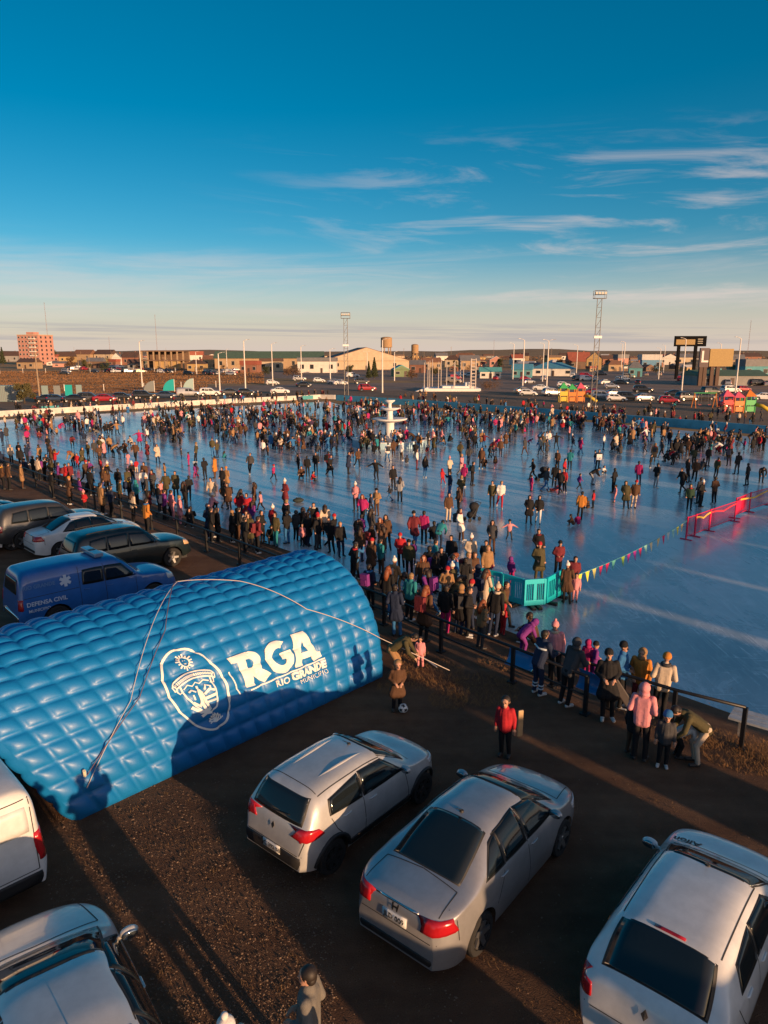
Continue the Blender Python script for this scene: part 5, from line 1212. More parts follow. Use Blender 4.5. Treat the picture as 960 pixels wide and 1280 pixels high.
# ================================================================== TOWN BEYOND
WALLS = dict(cream=(.50, .40, .28), white=(.66, .62, .56), tan=(.36, .25, .15), ochre=(.42, .28, .12), brick=(.26, .12, .08), grey=(.26, .25, .24), pink=(.48, .24, .19), teal=(.10, .30, .34), blue=(.12, .26, .40), green=(.16, .22, .12), brown=(.16, .10, .07))
ROOFS = dict(grey=(.16, .16, .17), brown=(.10, .06, .045), red=(.28, .08, .05), green=(.10, .16, .10), blue=(.08, .28, .40), white=(.52, .50, .48), rust=(.20, .10, .06), teal=(.10, .36, .36))
def wm(n): return mat('wall_' + n, WALLS[n], .85, var=.12, vscale=.5)
def rm(n): return mat('roof_' + n, ROOFS[n], .7, var=.15, vscale=.6)
M_WIN = mat('window_glass', (.03, .035, .04), .12)
M_FRM = mat('window_frame', (.5, .48, .45), .6)
def house(x0, x1, pb, pe, pr, wall, roof, label=None, depth=.8, rot=0, gable='side', cat='house', group='houses of the far town', storeys=1, nwin=2, door=True, name=None):
    px = (x0 + x1) / 2; p = G(px, pb); u = MPP(px, pb); w = (x1 - x0) * u; he = HT(px, pb, pe); hr = HT(px, pb, pr); d = w * depth
    r = empty(name or 'house', p, R(rot)); tag(r, label, cat, group)
    MB().box((0, d / 2, he / 2), (w, d, he)).build('wall', wm(wall), r)
    ov = .35 if w < 25 else .8; mb = MB()
    if gable == 'front':
        mb.poly([(-w / 2 - ov, -ov, he + .02), (w / 2 + ov, -ov, he + .02), (0, -ov, hr)], d + 2 * ov, (0, 1, 0)); g = MB().poly([(-w / 2, -ov - .06, he + .02), (w / 2, -ov - .06, he + .02), (0, -ov - .06, hr - .25)], .05, (0, 1, 0)); g.build('gable', wm(wall), r)
    elif gable == 'flat': mb.box((0, d / 2, he + (hr - he) / 2 + .01), (w + .4, d + .4, max(.3, hr - he)))
    elif gable == 'hip': mb.add([(-w / 2 - ov, -ov, he + .02), (w / 2 + ov, -ov, he + .02), (w / 2 + ov, d + ov, he + .02), (-w / 2 - ov, d + ov, he + .02), (-w / 2 + d * .45, d / 2, hr), (w / 2 - d * .45, d / 2, hr)], [(0, 1, 5, 4), (1, 2, 5), (2, 3, 4, 5), (3, 0, 4), (3, 2, 1, 0)])
    else: mb.poly([(-w / 2 - ov, -ov, he + .02), (-w / 2 - ov, d + ov, he + .02), (-w / 2 - ov, d / 2, hr)], w + 2 * ov, (1, 0, 0))
    ro = mb.build('roof', rm(roof), r)
    if roof in ('red', 'brown', 'grey') and w < 20 and gable != 'flat': MB().box((w * .25, d * .55, hr - .1), (.6, .6, 1.3)).build('chimney', wm('brick'), ro)
    for s in range(storeys):
        zc = he * (s + .55) / storeys; hw = he / storeys * .38
        for k in range(nwin):
            x = -w / 2 + w * (k + .5) / nwin; ww = min(1.6, w / nwin * .5)
            if door and s == 0 and k == nwin // 2 and nwin > 1:
                MB().box((x, -.05, min(1.05, he * .4)), (.95, .1, min(2.1, he * .8))).build('door', mat('dark_door', (.08, .05, .04), .6), r); continue
            f = MB().box((x, -.04, zc), (ww + .16, .08, hw + .16)).build('window', M_FRM, r); MB().box((x, -.09, zc), (ww, .04, hw)).build('pane', M_WIN, f)
    return r
# landmark buildings
p = G(38, 456); u = MPP(38, 456); r = empty('apartment_block', p, R(-14)); tag(r, 'pink seven storey apartment block on the left skyline', 'apartment block'); h = HT(38, 456, 419); w = 30 * u
MB().box((0, 8, h / 2), (w, 16, h)).build('wall', wm('pink'), r); MB().box((-2, 8, h + 1.2), (6, 6, 2.4)).build('lift_house', wm('pink'), r); MB().box((0, 8, h + .25), (w + .6, 16.6, .5)).build('parapet', wm('cream'), r)
for s in range(7):
    for k in range(6):
        x = -w / 2 + w * (k + .5) / 6; z = h * (s + .5) / 7
        f = MB().box((x, -.06, z), (1.5, .12, 1.5)).build('window', M_FRM, r); MB().box((x, -.13, z), (1.25, .05, 1.25)).build('pane', M_WIN, f)
    MB().box((w * .22, -.7, h * s / 7 + .5), (w * .3, 1.3, .9)).build('balcony', wm('white'), r)
    for k in range(3): MB().box((w / 2 + .06, 3 + 5 * k, h * (s + .5) / 7), (.12, 1.5, 1.5)).build('window', M_WIN, r)
# big warehouse
house(404, 512, 462, 451, 434, 'cream', 'rust', 'huge cream warehouse with a low sunlit gable behind the floodlight tower', 1.0, 8, 'front', 'warehouse', None, 1, 3, True, 'warehouse')
house(270, 404, 461, 448, 439, 'tan', 'green', 'long low brown warehouse with a dull green roof, left of the cream gable', .35, 6, 'side', 'warehouse', None, 1, 9, False, 'warehouse')
house(372, 420, 466, 452, 447, 'white', 'grey', 'white box shop in front of the long brown warehouse', .6, 0, 'flat', 'shop', None, 1, 4, True, 'shop')
house(325, 352, 464, 452, 448, 'cream', 'brown', 'small cream shop under the brown warehouse sheds', .6, 0, 'flat', 'shop', None, 1, 3, True, 'shop')
# scaffolded unfinished building on the left
p = G(204, 463); u = MPP(204, 463); h = HT(204, 463, 438); r = empty('unfinished_building', p); tag(r, 'unfinished brown concrete frame building under the thin radio mast', 'building'); w = 54 * u
for k in range(3): MB().box((0, 6, .3 + (h - .6) * k / 2), (w, 12, .6)).build('floor_slab', wm('brown'), r)
for k in range(8):
    for q in (0.4, 11.6): MB().box((-w / 2 + .5 + (w - 1) * k / 7, q, h / 2), (.7, .7, h)).build('column', wm('tan'), r)
MB().box((w * .1, .8, h * .25), (w * .6, .3, h * .4)).build('infill_wall', wm('ochre'), r)
MB().box((0, 11, h * .5), (w * .96, .4, h * .9)).build('back_wall', wm('brown'), r)
H_ = [ # x0,x1,base,eave,ridge,wall,roof,gable
 (53, 74, 453, 446, 443, 'pink', 'red', 'flat'), (0, 22, 452, 445, 439, 'grey', 'brown', 'side'), (74, 92, 453, 446, 440, 'ochre', 'brown', 'side'), (90, 114, 450, 443, 437, 'tan', 'rust', 'side'), (116, 140, 450, 443, 437, 'cream', 'brown', 'side'), (140, 152, 456, 447, 441, 'white', 'grey', 'front'), (152, 172, 456, 447, 440, 'brick', 'brown', 'side'), (231, 254, 452, 444, 439, 'white', 'red', 'flat'), (254, 272, 459, 449, 444, 'tan', 'rust', 'side'), (274, 296, 459, 448, 443, 'green', 'green', 'flat'),
 (108, 128, 460, 452, 447, 'brown', 'grey', 'side'), (160, 178, 462, 454, 449, 'grey', 'brown', 'side'), (20, 44, 461, 453, 448, 'tan', 'brown', 'side'), (234, 256, 464, 455, 450, 'ochre', 'brown', 'hip'), (300, 322, 466, 456, 451, 'brick', 'red', 'flat'),
 (492, 512, 471, 462, 456, 'green', 'teal', 'front'), (512, 530, 466, 456, 450, 'brick', 'grey', 'side'), (530, 552, 462, 453, 447, 'tan', 'rust', 'side'), (556, 574, 459, 450, 444, 'cream', 'brown', 'hip'), (576, 600, 462, 451, 444, 'tan', 'grey', 'side'), (600, 626, 473, 465, 459, 'white', 'teal', 'side'), (612, 628, 459, 450, 445, 'pink', 'white', 'front'), (640, 656, 456, 448, 443, 'white', 'red', 'side'),
 (640, 664, 472, 462, 455, 'teal', 'blue', 'side'), (664, 718, 470, 461, 453, 'white', 'blue', 'hip'), (684, 702, 457, 447, 444, 'ochre', 'brown', 'flat'), (711, 738, 461, 452, 440, 'brown', 'red', 'side'), (733, 751, 462, 449, 440, 'ochre', 'brown', 'front'), (752, 770, 456, 449, 444, 'brick', 'brown', 'side'), (771, 786, 458, 448, 443, 'pink', 'grey', 'flat'), (786, 802, 471, 460, 452, 'teal', 'grey', 'hip'), (802, 826, 462, 450, 443, 'blue', 'white', 'flat'), (826, 848, 456, 448, 442, 'white', 'brown', 'front'), (914, 930, 459, 450, 443, 'tan', 'grey', 'side'), (930, 962, 471, 458, 449, 'teal', 'grey', 'flat'), (912, 932, 470, 461, 456, 'grey', 'green', 'flat'), (760, 780, 464, 456, 450, 'tan', 'rust', 'hip'), (640, 660, 451, 445, 441, 'tan', 'brown', 'side'), (572, 590, 452, 446, 441, 'brick', 'rust', 'side'), (545, 560, 451, 445, 441, 'white', 'grey', 'side'), (846, 868, 456, 447, 442, 'cream', 'grey', 'side'), (900, 918, 452, 446, 441, 'cream', 'brown', 'side'), (930, 952, 452, 446, 441, 'brick', 'brown', 'side'), (700, 716, 450, 445, 441, 'white', 'brown', 'side'),
 (872, 958, 482, 470, 463, 'grey', 'green', 'side')]
rnd = random.Random(12)
def ridge(v): return v
for (x0, x1, pb, pe, pr, wl, rf, gb) in H_:
    r = house(x0, x1, pb, pe, pr, wl, rf, None, .7, rnd.uniform(-16, 16), gb, nwin=3 if x1 - x0 > 20 else 2)
    t = {'flat': 'flat roofed', 'front': 'gable fronted', 'hip': 'hip roofed', 'side': 'pitched roof'}[gb]
    UNIQ.append((r, f'{wl} {t} house with {rf} roof', (x0 + x1) / 2, pb, 'town'))
# small far houses filling the back rows
for row, (pb, n) in enumerate(((447.5, 34), (449.5, 30), (453, 20))):
    for k in range(n):
        x = 960 * (k + rnd.uniform(.1, .9)) / n
        if 395 < x < 515 and row: continue
        wpx = rnd.uniform(8, 15) * (1 + .15 * row); wl = rnd.choice(['cream', 'tan', 'white', 'brick', 'grey', 'ochre', 'brown', 'pink', 'tan', 'brown']); rf = rnd.choice(['brown', 'grey', 'rust', 'red', 'brown', 'rust', 'white']); gb = rnd.choice(['side', 'side', 'front', 'flat', 'hip']); hh = rnd.uniform(3.4, 5.2)
        r = house(x - wpx / 2, x + wpx / 2, pb, pb - hh * .55, pb - hh, wl, rf, None, .7, rnd.uniform(-30, 30), gb, nwin=2, door=False)
        t = {'flat': 'flat roofed', 'front': 'gable fronted', 'hip': 'hip roofed', 'side': 'pitched roof'}[gb]
        UNIQ.append((r, f'tiny distant {wl} {t} house with {rf} roof', x, pb, 'town'))
for k in range(46):
    left = k < 20; x = rnd.uniform(64, 300) if left else rnd.uniform(560, 900); pb = rnd.uniform(453, 459) if left else rnd.uniform(456, 465)
    wpx = rnd.uniform(10, 20); wl = rnd.choice(['cream', 'tan', 'white', 'brick', 'grey', 'ochre', 'brown', 'pink', 'teal', 'blue']); rf = rnd.choice(['brown', 'grey', 'rust', 'red', 'green', 'white']); gb = rnd.choice(['side', 'side', 'front', 'flat', 'hip']); hh = rnd.uniform(5, 8.5)
    r = house(x - wpx / 2, x + wpx / 2, pb, pb - hh * .6, pb - hh, wl, rf, None, .7, rnd.uniform(-30, 30), gb, nwin=2, door=True)
    UNIQ.append((r, f"distant {wl} {dict(flat='flat roofed', front='gable fronted', hip='hip roofed', side='pitched roof')[gb]} house with {rf} roof", x, pb, 'town'))
for k in range(26):
    left = k < 12; x = rnd.uniform(64, 300) if left else rnd.uniform(500, 950); pb = rnd.uniform(448, 468); h = rnd.uniform(11, 20); p = G(x, pb); r = empty('utility_pole', p); r['category'] = 'pole'; r['group'] = 'utility poles in the town'; z = HT(x, pb, pb - h)
    MB().tube((0, 0, 0), (0, 0, z), .16, .11, 6).build('pole', mat('weathered_wood', (.30, .22, .15)), r); MB().box((0, 0, z - .6), (2.2, .12, .12), rnd.uniform(0, 3)).build('crossarm', mat('weathered_wood', (.30, .22, .15)), r)
    UNIQ.append((r, 'thin wooden utility pole among the houses ' + ('on the left' if left else 'on the right'), x, pb, 'town'))
# water towers
def tank(px, x0, x1, pt, pm, pb, label):
    p = G(px, pb); u = MPP(px, pb); w = (x1 - x0) * u / 2; h1 = HT(px, pb, pt); h0 = HT(px, pb, pm); r = empty('water_tower', p); tag(r, label, 'water tower', 'water towers')
    m = mat('ochre_concrete', (.36, .23, .12), .9, var=.2); MB().lathe([(w * .8, h0 - .6), (w, h0), (w, h1 - .8), (w * .5, h1 - .1), (.3, h1)], 24).build('tank', m, r)
    MB().lathe([(w * 1.04, h0 - .1), (w * 1.06, h0 + .4), (w * 1.04, h0 + .5)], 24).build('rim', wm('tan'), r)
    for k in range(6): a = k * math.pi / 3; MB().tube((w * .75 * math.cos(a), w * .75 * math.sin(a), 0), (w * .75 * math.cos(a), w * .75 * math.sin(a), h0 - .3), .5).build('leg', m, r)
tank(483, 476, 490, 421, 434, 452, 'ochre water tower, the taller left one behind the cream warehouse'); tank(518.5, 514, 523, 430, 441, 452, 'ochre water tower, the smaller right one past the cream warehouse')
# ------------------------------------------------------------------ trees and bushes
M_BARK = mat('bark', (.07, .05, .035), .95, var=.3)
LEAF = dict(dark=(.035, .045, .018), olive=(.075, .065, .022), brown=(.11, .06, .03))
def tree(px, pb, pt, wpx, kind, label, conifer=False, seed=0, leaves=900):
    rn = random.Random(seed); p = G(px, pb); u = MPP(px, pb); h = HT(px, pb, pt); w = wpx * u / 2; r = empty('tree' if h > 3 else 'bush', p); tag(r, label, 'tree' if h > 3 else 'bush')
    mb = MB(); mb.tube((0, 0, 0), (0, 0, h * .55), .05 * h ** .8, .02 * h ** .8, 7)
    for k in range(6): a = rn.uniform(0, 6.28); z = h * rn.uniform(.25, .5); mb.tube((0, 0, z), (w * .6 * math.cos(a), w * .6 * math.sin(a), z + h * .25), .05, .02, 5)
    mb.build('trunk', M_BARK, r)
    mb = MB(); cl = [(Vector((rn.uniform(-.6, .6) * w, rn.uniform(-.6, .6) * w, h * rn.uniform(.3, .85))), rn.uniform(.3, .55) * w) for _ in range(9)]
    for _ in range(leaves):
        if conifer:
            z = rn.random() ** 1.3; rr = w * (1 - z) * rn.uniform(.3, 1.1); a = rn.uniform(0, 6.28); c = Vector((rr * math.cos(a), rr * math.sin(a), h * (.1 + .9 * z)))
        else:
            c0, rad = rn.choice(cl); d = Vector((rn.gauss(0, 1), rn.gauss(0, 1), rn.gauss(0, .8))).normalized() * rad * rn.random() ** .4; c = c0 + d
            if c.z < .1: continue
        s = .05 * h * rn.uniform(.4, 1.0) + .03; a = Vector((rn.uniform(-1, 1), rn.uniform(-1, 1), rn.uniform(-1, 1))).normalized(); b = a.orthogonal().normalized()
        mb.add([c - a * s, c + b * s * .6, c + a * s, c - b * s * .6], [(0, 1, 2, 3)])
    mb.build('crown', mat('leaf_' + kind, LEAF[kind], .9, var=.4, vscale=.9), r, fix=False)
    return r
tree(31, 504, 479, 26, 'olive', 'round olive bush beside the grey container', seed=1, leaves=1600)
tree(64, 453, 435, 14, 'dark', 'dark tree just right of the pink apartment block', seed=2)
tree(4, 456, 434, 8, 'dark', 'dark pointed conifer at the left edge of the skyline', True, 3)
tree(468, 473, 447, 10, 'dark', 'dark conifer in front of the cream warehouse, left of two', True, 4, 1300); tree(461, 474, 452, 8, 'dark', 'shorter dark conifer touching the one before the cream warehouse', True, 5)
tree(366, 474, 460, 26, 'brown', 'brown bare hedge in front of the brown warehouse', seed=6, leaves=1200); tree(437, 468, 455, 12, 'dark', 'dark bush under the cream warehouse gable', seed=7)
tree(515, 474, 461, 18, 'brown', 'brown shrub beside the green gabled house', seed=8); tree(544, 471, 458, 16, 'olive', 'olive shrub behind the white pole monument', seed=9); tree(612, 487, 478, 30, 'brown', 'low brown hedge right of the white pole monument', seed=10, leaves=1400)
tree(196, 462, 447, 12, 'olive', 'olive tree in front of the unfinished frame building', seed=11); tree(108, 462, 448, 12, 'olive', 'olive tree among the roofs left of the unfinished building', seed=12); tree(88, 462, 445, 12, 'brown', 'brown tree between the pink shop and the cream houses', seed=13); tree(132, 466, 454, 14, 'dark', 'dark bush above the row of distant parked cars', seed=14)
tree(758, 461, 447, 12, 'brown', 'brown tree right of the ochre gabled house', seed=15); tree(625, 461, 447, 9, 'dark', 'dark tree behind the white and teal bungalow', seed=16); tree(820, 466, 455, 12, 'olive', 'olive tree by the blue flat roofed house', seed=17); tree(925, 458, 444, 12, 'brown', 'brown tree at the right end of the town', seed=18); tree(700, 460, 448, 10, 'brown', 'brown tree behind the long blue roofed bungalow', seed=19); tree(570, 463, 450, 10, 'olive', 'olive tree behind the monument poles', seed=20); tree(333, 470, 458, 12, 'dark', 'dark bush below the brown warehouse roof', seed=21)
for k in range(30):
    left = k < 13; x = rnd.uniform(60, 320) if left else rnd.uniform(530, 955); pb = rnd.uniform(450, 468); kd = rnd.choice(['dark', 'olive', 'brown', 'brown'])
    o_ = tree(x, pb, pb - rnd.uniform(6, 11), rnd.uniform(7, 14), kd, None, rnd.random() < .2, 50 + k, 260)
    UNIQ.append((o_, f'small {kd} {o_["category"]} among the distant houses ' + ('on the left' if left else 'on the right'), x, pb, 'town'))
# low wall / fence of the field
def fence_line(pix, h, label, step=14):
    pts = [G(*p) for p in pix]; r = empty('post_fence', pts[0]); tag(r, label, 'fence'); o = pts[0]; mb = MB()
    for z in (.5, 1.0): mb.path([q - o + Vector((0, 0, h * z)) for q in pts], .03, 4)
    mb.build('wires', M_GALV, r)
    for a, b in zip(pts, pts[1:]):
        n = max(1, int((b - a).length / step))
        for k in range(n): q = a.lerp(b, k / n) - o; MB().tube(q, q + Vector((0, 0, h + .2)), .09, n=6).build('post', M_POLE, r)
fence_line([(-20, 490), (130, 489), (270, 484), (300, 482)], 1.5, 'pale post and wire fence along the grassy field', 9)
fence_line([(0, 467), (140, 466), (270, 465)], 2.0, 'thin distant fence in front of the far rows of cars', 9)
# ================================================================== FAR CARS
protos = {}
def far_proto(kind):
    if kind in protos: return protos[kind]
    if kind == 'sedan': d = sedan()
    elif kind == 'hatch': d = hatch(3.9, 1.68, 1.5)
    elif kind == 'suv': d = dict(su)
    else: d = dict(am)
    d = dict(d); d.pop('mirror', None); d.pop('antenna', None); d.pop('wiper', None); d['cat'] = {'sedan': 'car', 'hatch': 'car', 'suv': 'suv', 'pickup': 'pickup truck'}[kind]
    c = Car({'sedan': 'parked_car', 'hatch': 'parked_car', 'suv': 'parked_suv', 'pickup': 'parked_pickup'}[kind], d, '-', P_WHITE, lod=1); c.root.location = (0, -500, 0); protos[kind] = c.root
    # one joined mesh of the same car for the tiny distant ones
    mb = MB(); mats_ = [P_WHITE]; 
    def rec(o, M):
        for ch in kids(o):
            M2 = M @ ch.matrix_local
            if ch.type == 'MESH':
                m = ch.data.materials[0]
                if m not in mats_: mats_.append(m)
                mb.add([v.co for v in ch.data.vertices], [tuple(p.vertices) for p in ch.data.polygons], mats_.index(m), M2)
            rec(ch, M2)
    rec(c.root, Matrix.Identity(4)); me = mb.mesh('far_car_mesh', mats_, fix=False); protos[kind + '_m'] = me; protos[kind + '_c'] = (c.root.name, d['cat'])
    return c.root
PCOL = dict(white=P_WHITE, silver=P_SILVER, black=P_BLACK, grey=P_DGREY, red=P_RED, navy=P_NAVY, beige=P_BEIGE, blue=P_BLUE)
used_proto = set()
def far_car(px, py, kind, col, heading, where, big=True):
    pr = far_proto(kind); d = -2.2
    if big:
        o = pr if kind not in used_proto else copy_tree(pr); used_proto.add(kind); 
        KCn = [c for c in kids(o) if c.name.split('.')[0] == 'body'][0]; KCn.material_slots[0].link = 'OBJECT'; KCn.material_slots[0].material = PCOL[col]
    else:
        nm, cat = protos[kind + '_c']; o = bpy.data.objects.new(nm.split('.')[0], protos[kind + '_m']); COL.objects.link(o); o.material_slots[0].link = 'OBJECT'; o.material_slots[0].material = PCOL[col]; o['category'] = cat
    a = R(90 - heading); p = G(px, py); o.location = (p.x - 2.2 * math.cos(a), p.y - 2.2 * math.sin(a), ZI + .03); o.rotation_euler.z = a
    o['group'] = 'parked cars beyond the ice'
    UNIQ.append((o, f'{col} {"parked " if big else "distant "}{ {"sedan": "sedan", "hatch": "hatchback", "suv": "suv", "pickup": "pickup"}[kind]}', px, py, where)); return o
FC = [(60, 503, 'sedan', 'black'), (74, 503, 'hatch', 'navy'), (94, 503, 'sedan', 'black'), (112, 502, 'suv', 'grey'), (131, 502, 'sedan', 'red'), (156, 500, 'hatch', 'black'), (180, 499, 'suv', 'black'), (207, 498, 'sedan', 'navy'), (234, 496, 'pickup', 'silver'), (262, 495, 'suv', 'white'), (288, 494, 'sedan', 'grey'), (310, 494, 'hatch', 'black')]
for x, y, k, c in FC: far_car(x, y, k, c, 75, 'along the far left street')
for x, y, k, c in [(350, 492, 'sedan', 'white'), (342, 481, 'hatch', 'white'), (374, 476, 'suv', 'silver'), (400, 478, 'hatch', 'white'), (418, 480, 'sedan', 'silver'), (426, 481, 'sedan', 'white'), (452, 480, 'suv', 'grey'), (458, 489, 'suv', 'red'), (380, 484, 'sedan', 'black'), (440, 472, 'pickup', 'white')]: far_car(x, y, k, c, 80, 'in front of the warehouses')
for x, y, k, c in [(654, 492, 'sedan', 'beige'), (662, 495, 'hatch', 'white'), (690, 495, 'suv', 'silver'), (676, 488, 'sedan', 'white'), (742, 494, 'sedan', 'red'), (752, 499, 'suv', 'silver'), (768, 495, 'sedan', 'silver'), (772, 502, 'hatch', 'white'), (784, 501, 'suv', 'black'), (804, 501, 'sedan', 'silver'), (803, 491, 'suv', 'black'), (766, 486, 'hatch', 'silver'), (858, 501, 'suv', 'grey'), (844, 496, 'sedan', 'black'), (838, 505, 'hatch', 'red'), (912, 491, 'suv', 'white'), (930, 490, 'hatch', 'red'), (880, 500, 'sedan', 'grey'), (955, 500, 'sedan', 'white'), (912, 509, 'sedan', 'red'), (888, 494, 'pickup', 'black'), (726, 486, 'sedan', 'grey'), (706, 484, 'hatch', 'white')]: far_car(x, y, k, c, 100 if x % 3 else 75, 'in the car park on the right')
rnd = random.Random(5)
for k in range(84):
    left = k < 46
    if left: x = rnd.uniform(62, 300); y = rnd.choice((459.5, 462.5, 465.5, 468)) + x * .004
    else: x = rnd.uniform(560, 958); y = rnd.choice((468, 471, 475, 479)) + (x - 560) * .008
    far_car(x, y, rnd.choice(('sedan', 'hatch', 'suv', 'pickup')), rnd.choice(('white', 'silver', 'black', 'grey', 'red', 'navy', 'beige', 'white', 'silver')), rnd.choice((20, 60, 95, 110)), 'in the far rows on the left' if left else 'in the far rows on the right', False)
for k in ('sedan', 'hatch', 'suv', 'pickup'):
    if k in protos and k not in used_proto: pass
# ================================================================== BEHIND THE CAMERA: unseen sheds and vehicles added to throw the long shadows
def shed(sx, d, length, width, h, wall, roof, label, along='s'):  # unseen shed, added only to cast its shadow into view
    """sx: coordinate across the sun direction, d: distance towards the sun from the camera foot"""
    sdir = Vector((sd.x, sd.y, 0)).normalized(); cdir = Vector((-sdir.y, sdir.x, 0))
    c = cdir * sx + sdir * d; r = empty('shed', (c.x, c.y, 0), math.atan2(cdir.y, cdir.x)); tag(r, label, 'shed')
    MB().box((0, 0, h * .44 - .4), (length, width, h * .88 + .8)).build('wall', wm(wall), r)
    MB().poly([(-length / 2 - .2, -width / 2 - .3, h * .88 + .01), (-length / 2 - .2, width / 2 + .3, h * .88 + .01), (-length / 2 - .2, 0, h)], length + .4, (1, 0, 0)).build('roof', rm(roof), r)
    MB().box((0, width / 2 + .04, 1.05), (1.0, .08, 2.1)).build('door', mat('dark_door', (.08, .05, .04), .6), r)
    return r
SHADE_SHEDS = [(9.3, 8.5, 4.8, 4, 2.55, 'grey', 'green', 'added low grey shed, unseen behind the camera, to shade the yard'), (12.95, 8.0, 1.7, 3, 2.15, 'tan', 'rust', 'added small tan hut, unseen beside the low grey shed, to shade the yard')]  # unseen shed and hut added to shade the near yard
for i, (a, b, d_, hh, wl, rf) in enumerate([(17.0, 22.9, 32, 4.5, 'white', 'brown'), (23.7, 28.8, 34, 5.3, 'tan', 'rust'), (29.2, 35.4, 36, 5.9, 'cream', 'red'), (35.9, 41.6, 38, 5.5, 'grey', 'grey'), (42.4, 46.6, 40, 7.0, 'brick', 'brown'), (48.6, 52.4, 42, 8.0, 'ochre', 'green'), (55.5, 58.2, 44, 8.8, 'pink', 'grey'), (62.5, 65.0, 44, 9.0, 'blue', 'white')]):  # row of unseen sheds with gaps, added to streak the ice with shade
    SHADE_SHEDS.append(((a + b) / 2, d_, b - a, 6, hh, wl, rf, f'{wl} shed with {rf} roof added unseen right of the ice to shade it'))
for a in SHADE_SHEDS: shed(*a)
def shade_car(cls, sx, d, label, pm, sc=1.06):  # unseen vehicle added to cast shade on the yard
    sdir = Vector((sd.x, sd.y, 0)).normalized(); cdir = Vector((-sdir.y, sdir.x, 0)); c = cdir * sx + sdir * d
    cc = Car('parked_car', cls, label, pm, lod=1); cc.root.scale = (sc,) * 3; cc.root.rotation_euler.z = math.atan2(-sdir.y, -sdir.x); f = -sdir; cc.root.location = (c - f * 2.3) + Vector((0, 0, .004))
shade_car(sedan(), 5.55, 3.2, 'added silver sedan, unseen below the bottom edge, shading the yard', P_SILVER)
vn = dict(am); vn.update(cat='van'); shade_car(vn, 1.95, 3.6, 'added white van, unseen below the bottom edge, shading the yard', P_WHITE, 1.2); shade_car(vn, -.9, 4.0, 'added grey van, unseen, second below the bottom edge, shading the yard', P_DGREY, 1.2)  # unseen shade casters added on the pickup's body shape
# ================================================================== PEOPLE
CL = dict(A=('ash grey', (.15, .14, .125)), K=('black', (.012, .012, .014)), N=('navy', (.016, .026, .06)), G=('charcoal', (.05, .05, .055)), g=('light grey', (.30, .30, .31)), B=('brown', (.09, .045, .025)), T=('tan', (.30, .17, .08)), O=('orange', (.50, .19, .035)), Y=('yellow', (.55, .30, .03)), R=('red', (.38, .016, .026)), M=('maroon', (.15, .022, .03)), P=('pink', (.66, .26, .28)), F=('magenta', (.36, .018, .12)), V=('purple', (.17, .03, .20)), W=('white', (.68, .66, .63)), C=('cream', (.52, .42, .32)), U=('blue', (.03, .14, .34)), E=('teal', (.02, .20, .24)), L=('olive', (.07, .06, .028)), D=('dark green', (.02, .05, .03)))
def cloth(k): return mat('cloth_' + CL[k][0].replace(' ', '_'), CL[k][1], .85, var=.12, vscale=5, bump=.5, bscale=16, spec=.3)
SKIN = mat('skin', (.46, .25, .17), .6, spec=.3); SHOE = mat('shoe_leather', (.03, .028, .028), .6); SHOEW = mat('white_shoe', (.55, .55, .54), .6)
HAIR = dict(h=('dark short hair', (.018, .012, .009)), y=('fair hair', (.24, .15, .07)), l=('long dark hair', (.03, .016, .010)), r=('long auburn hair', (.20, .055, .018)))
HAT = dict(b=('black beanie', 'K'), w=('white bobble hat', 'W'), p=('pink bobble hat', 'P'), o=('orange hat', 'O'), m=('red hat', 'R'), u=('blue beanie', 'U'), t=('tan hood', 'T'), d=('hood up', None), c=('cream bobble hat', 'C'), g=('grey hood', 'G'))
V3 = lambda *a: Vector(a)
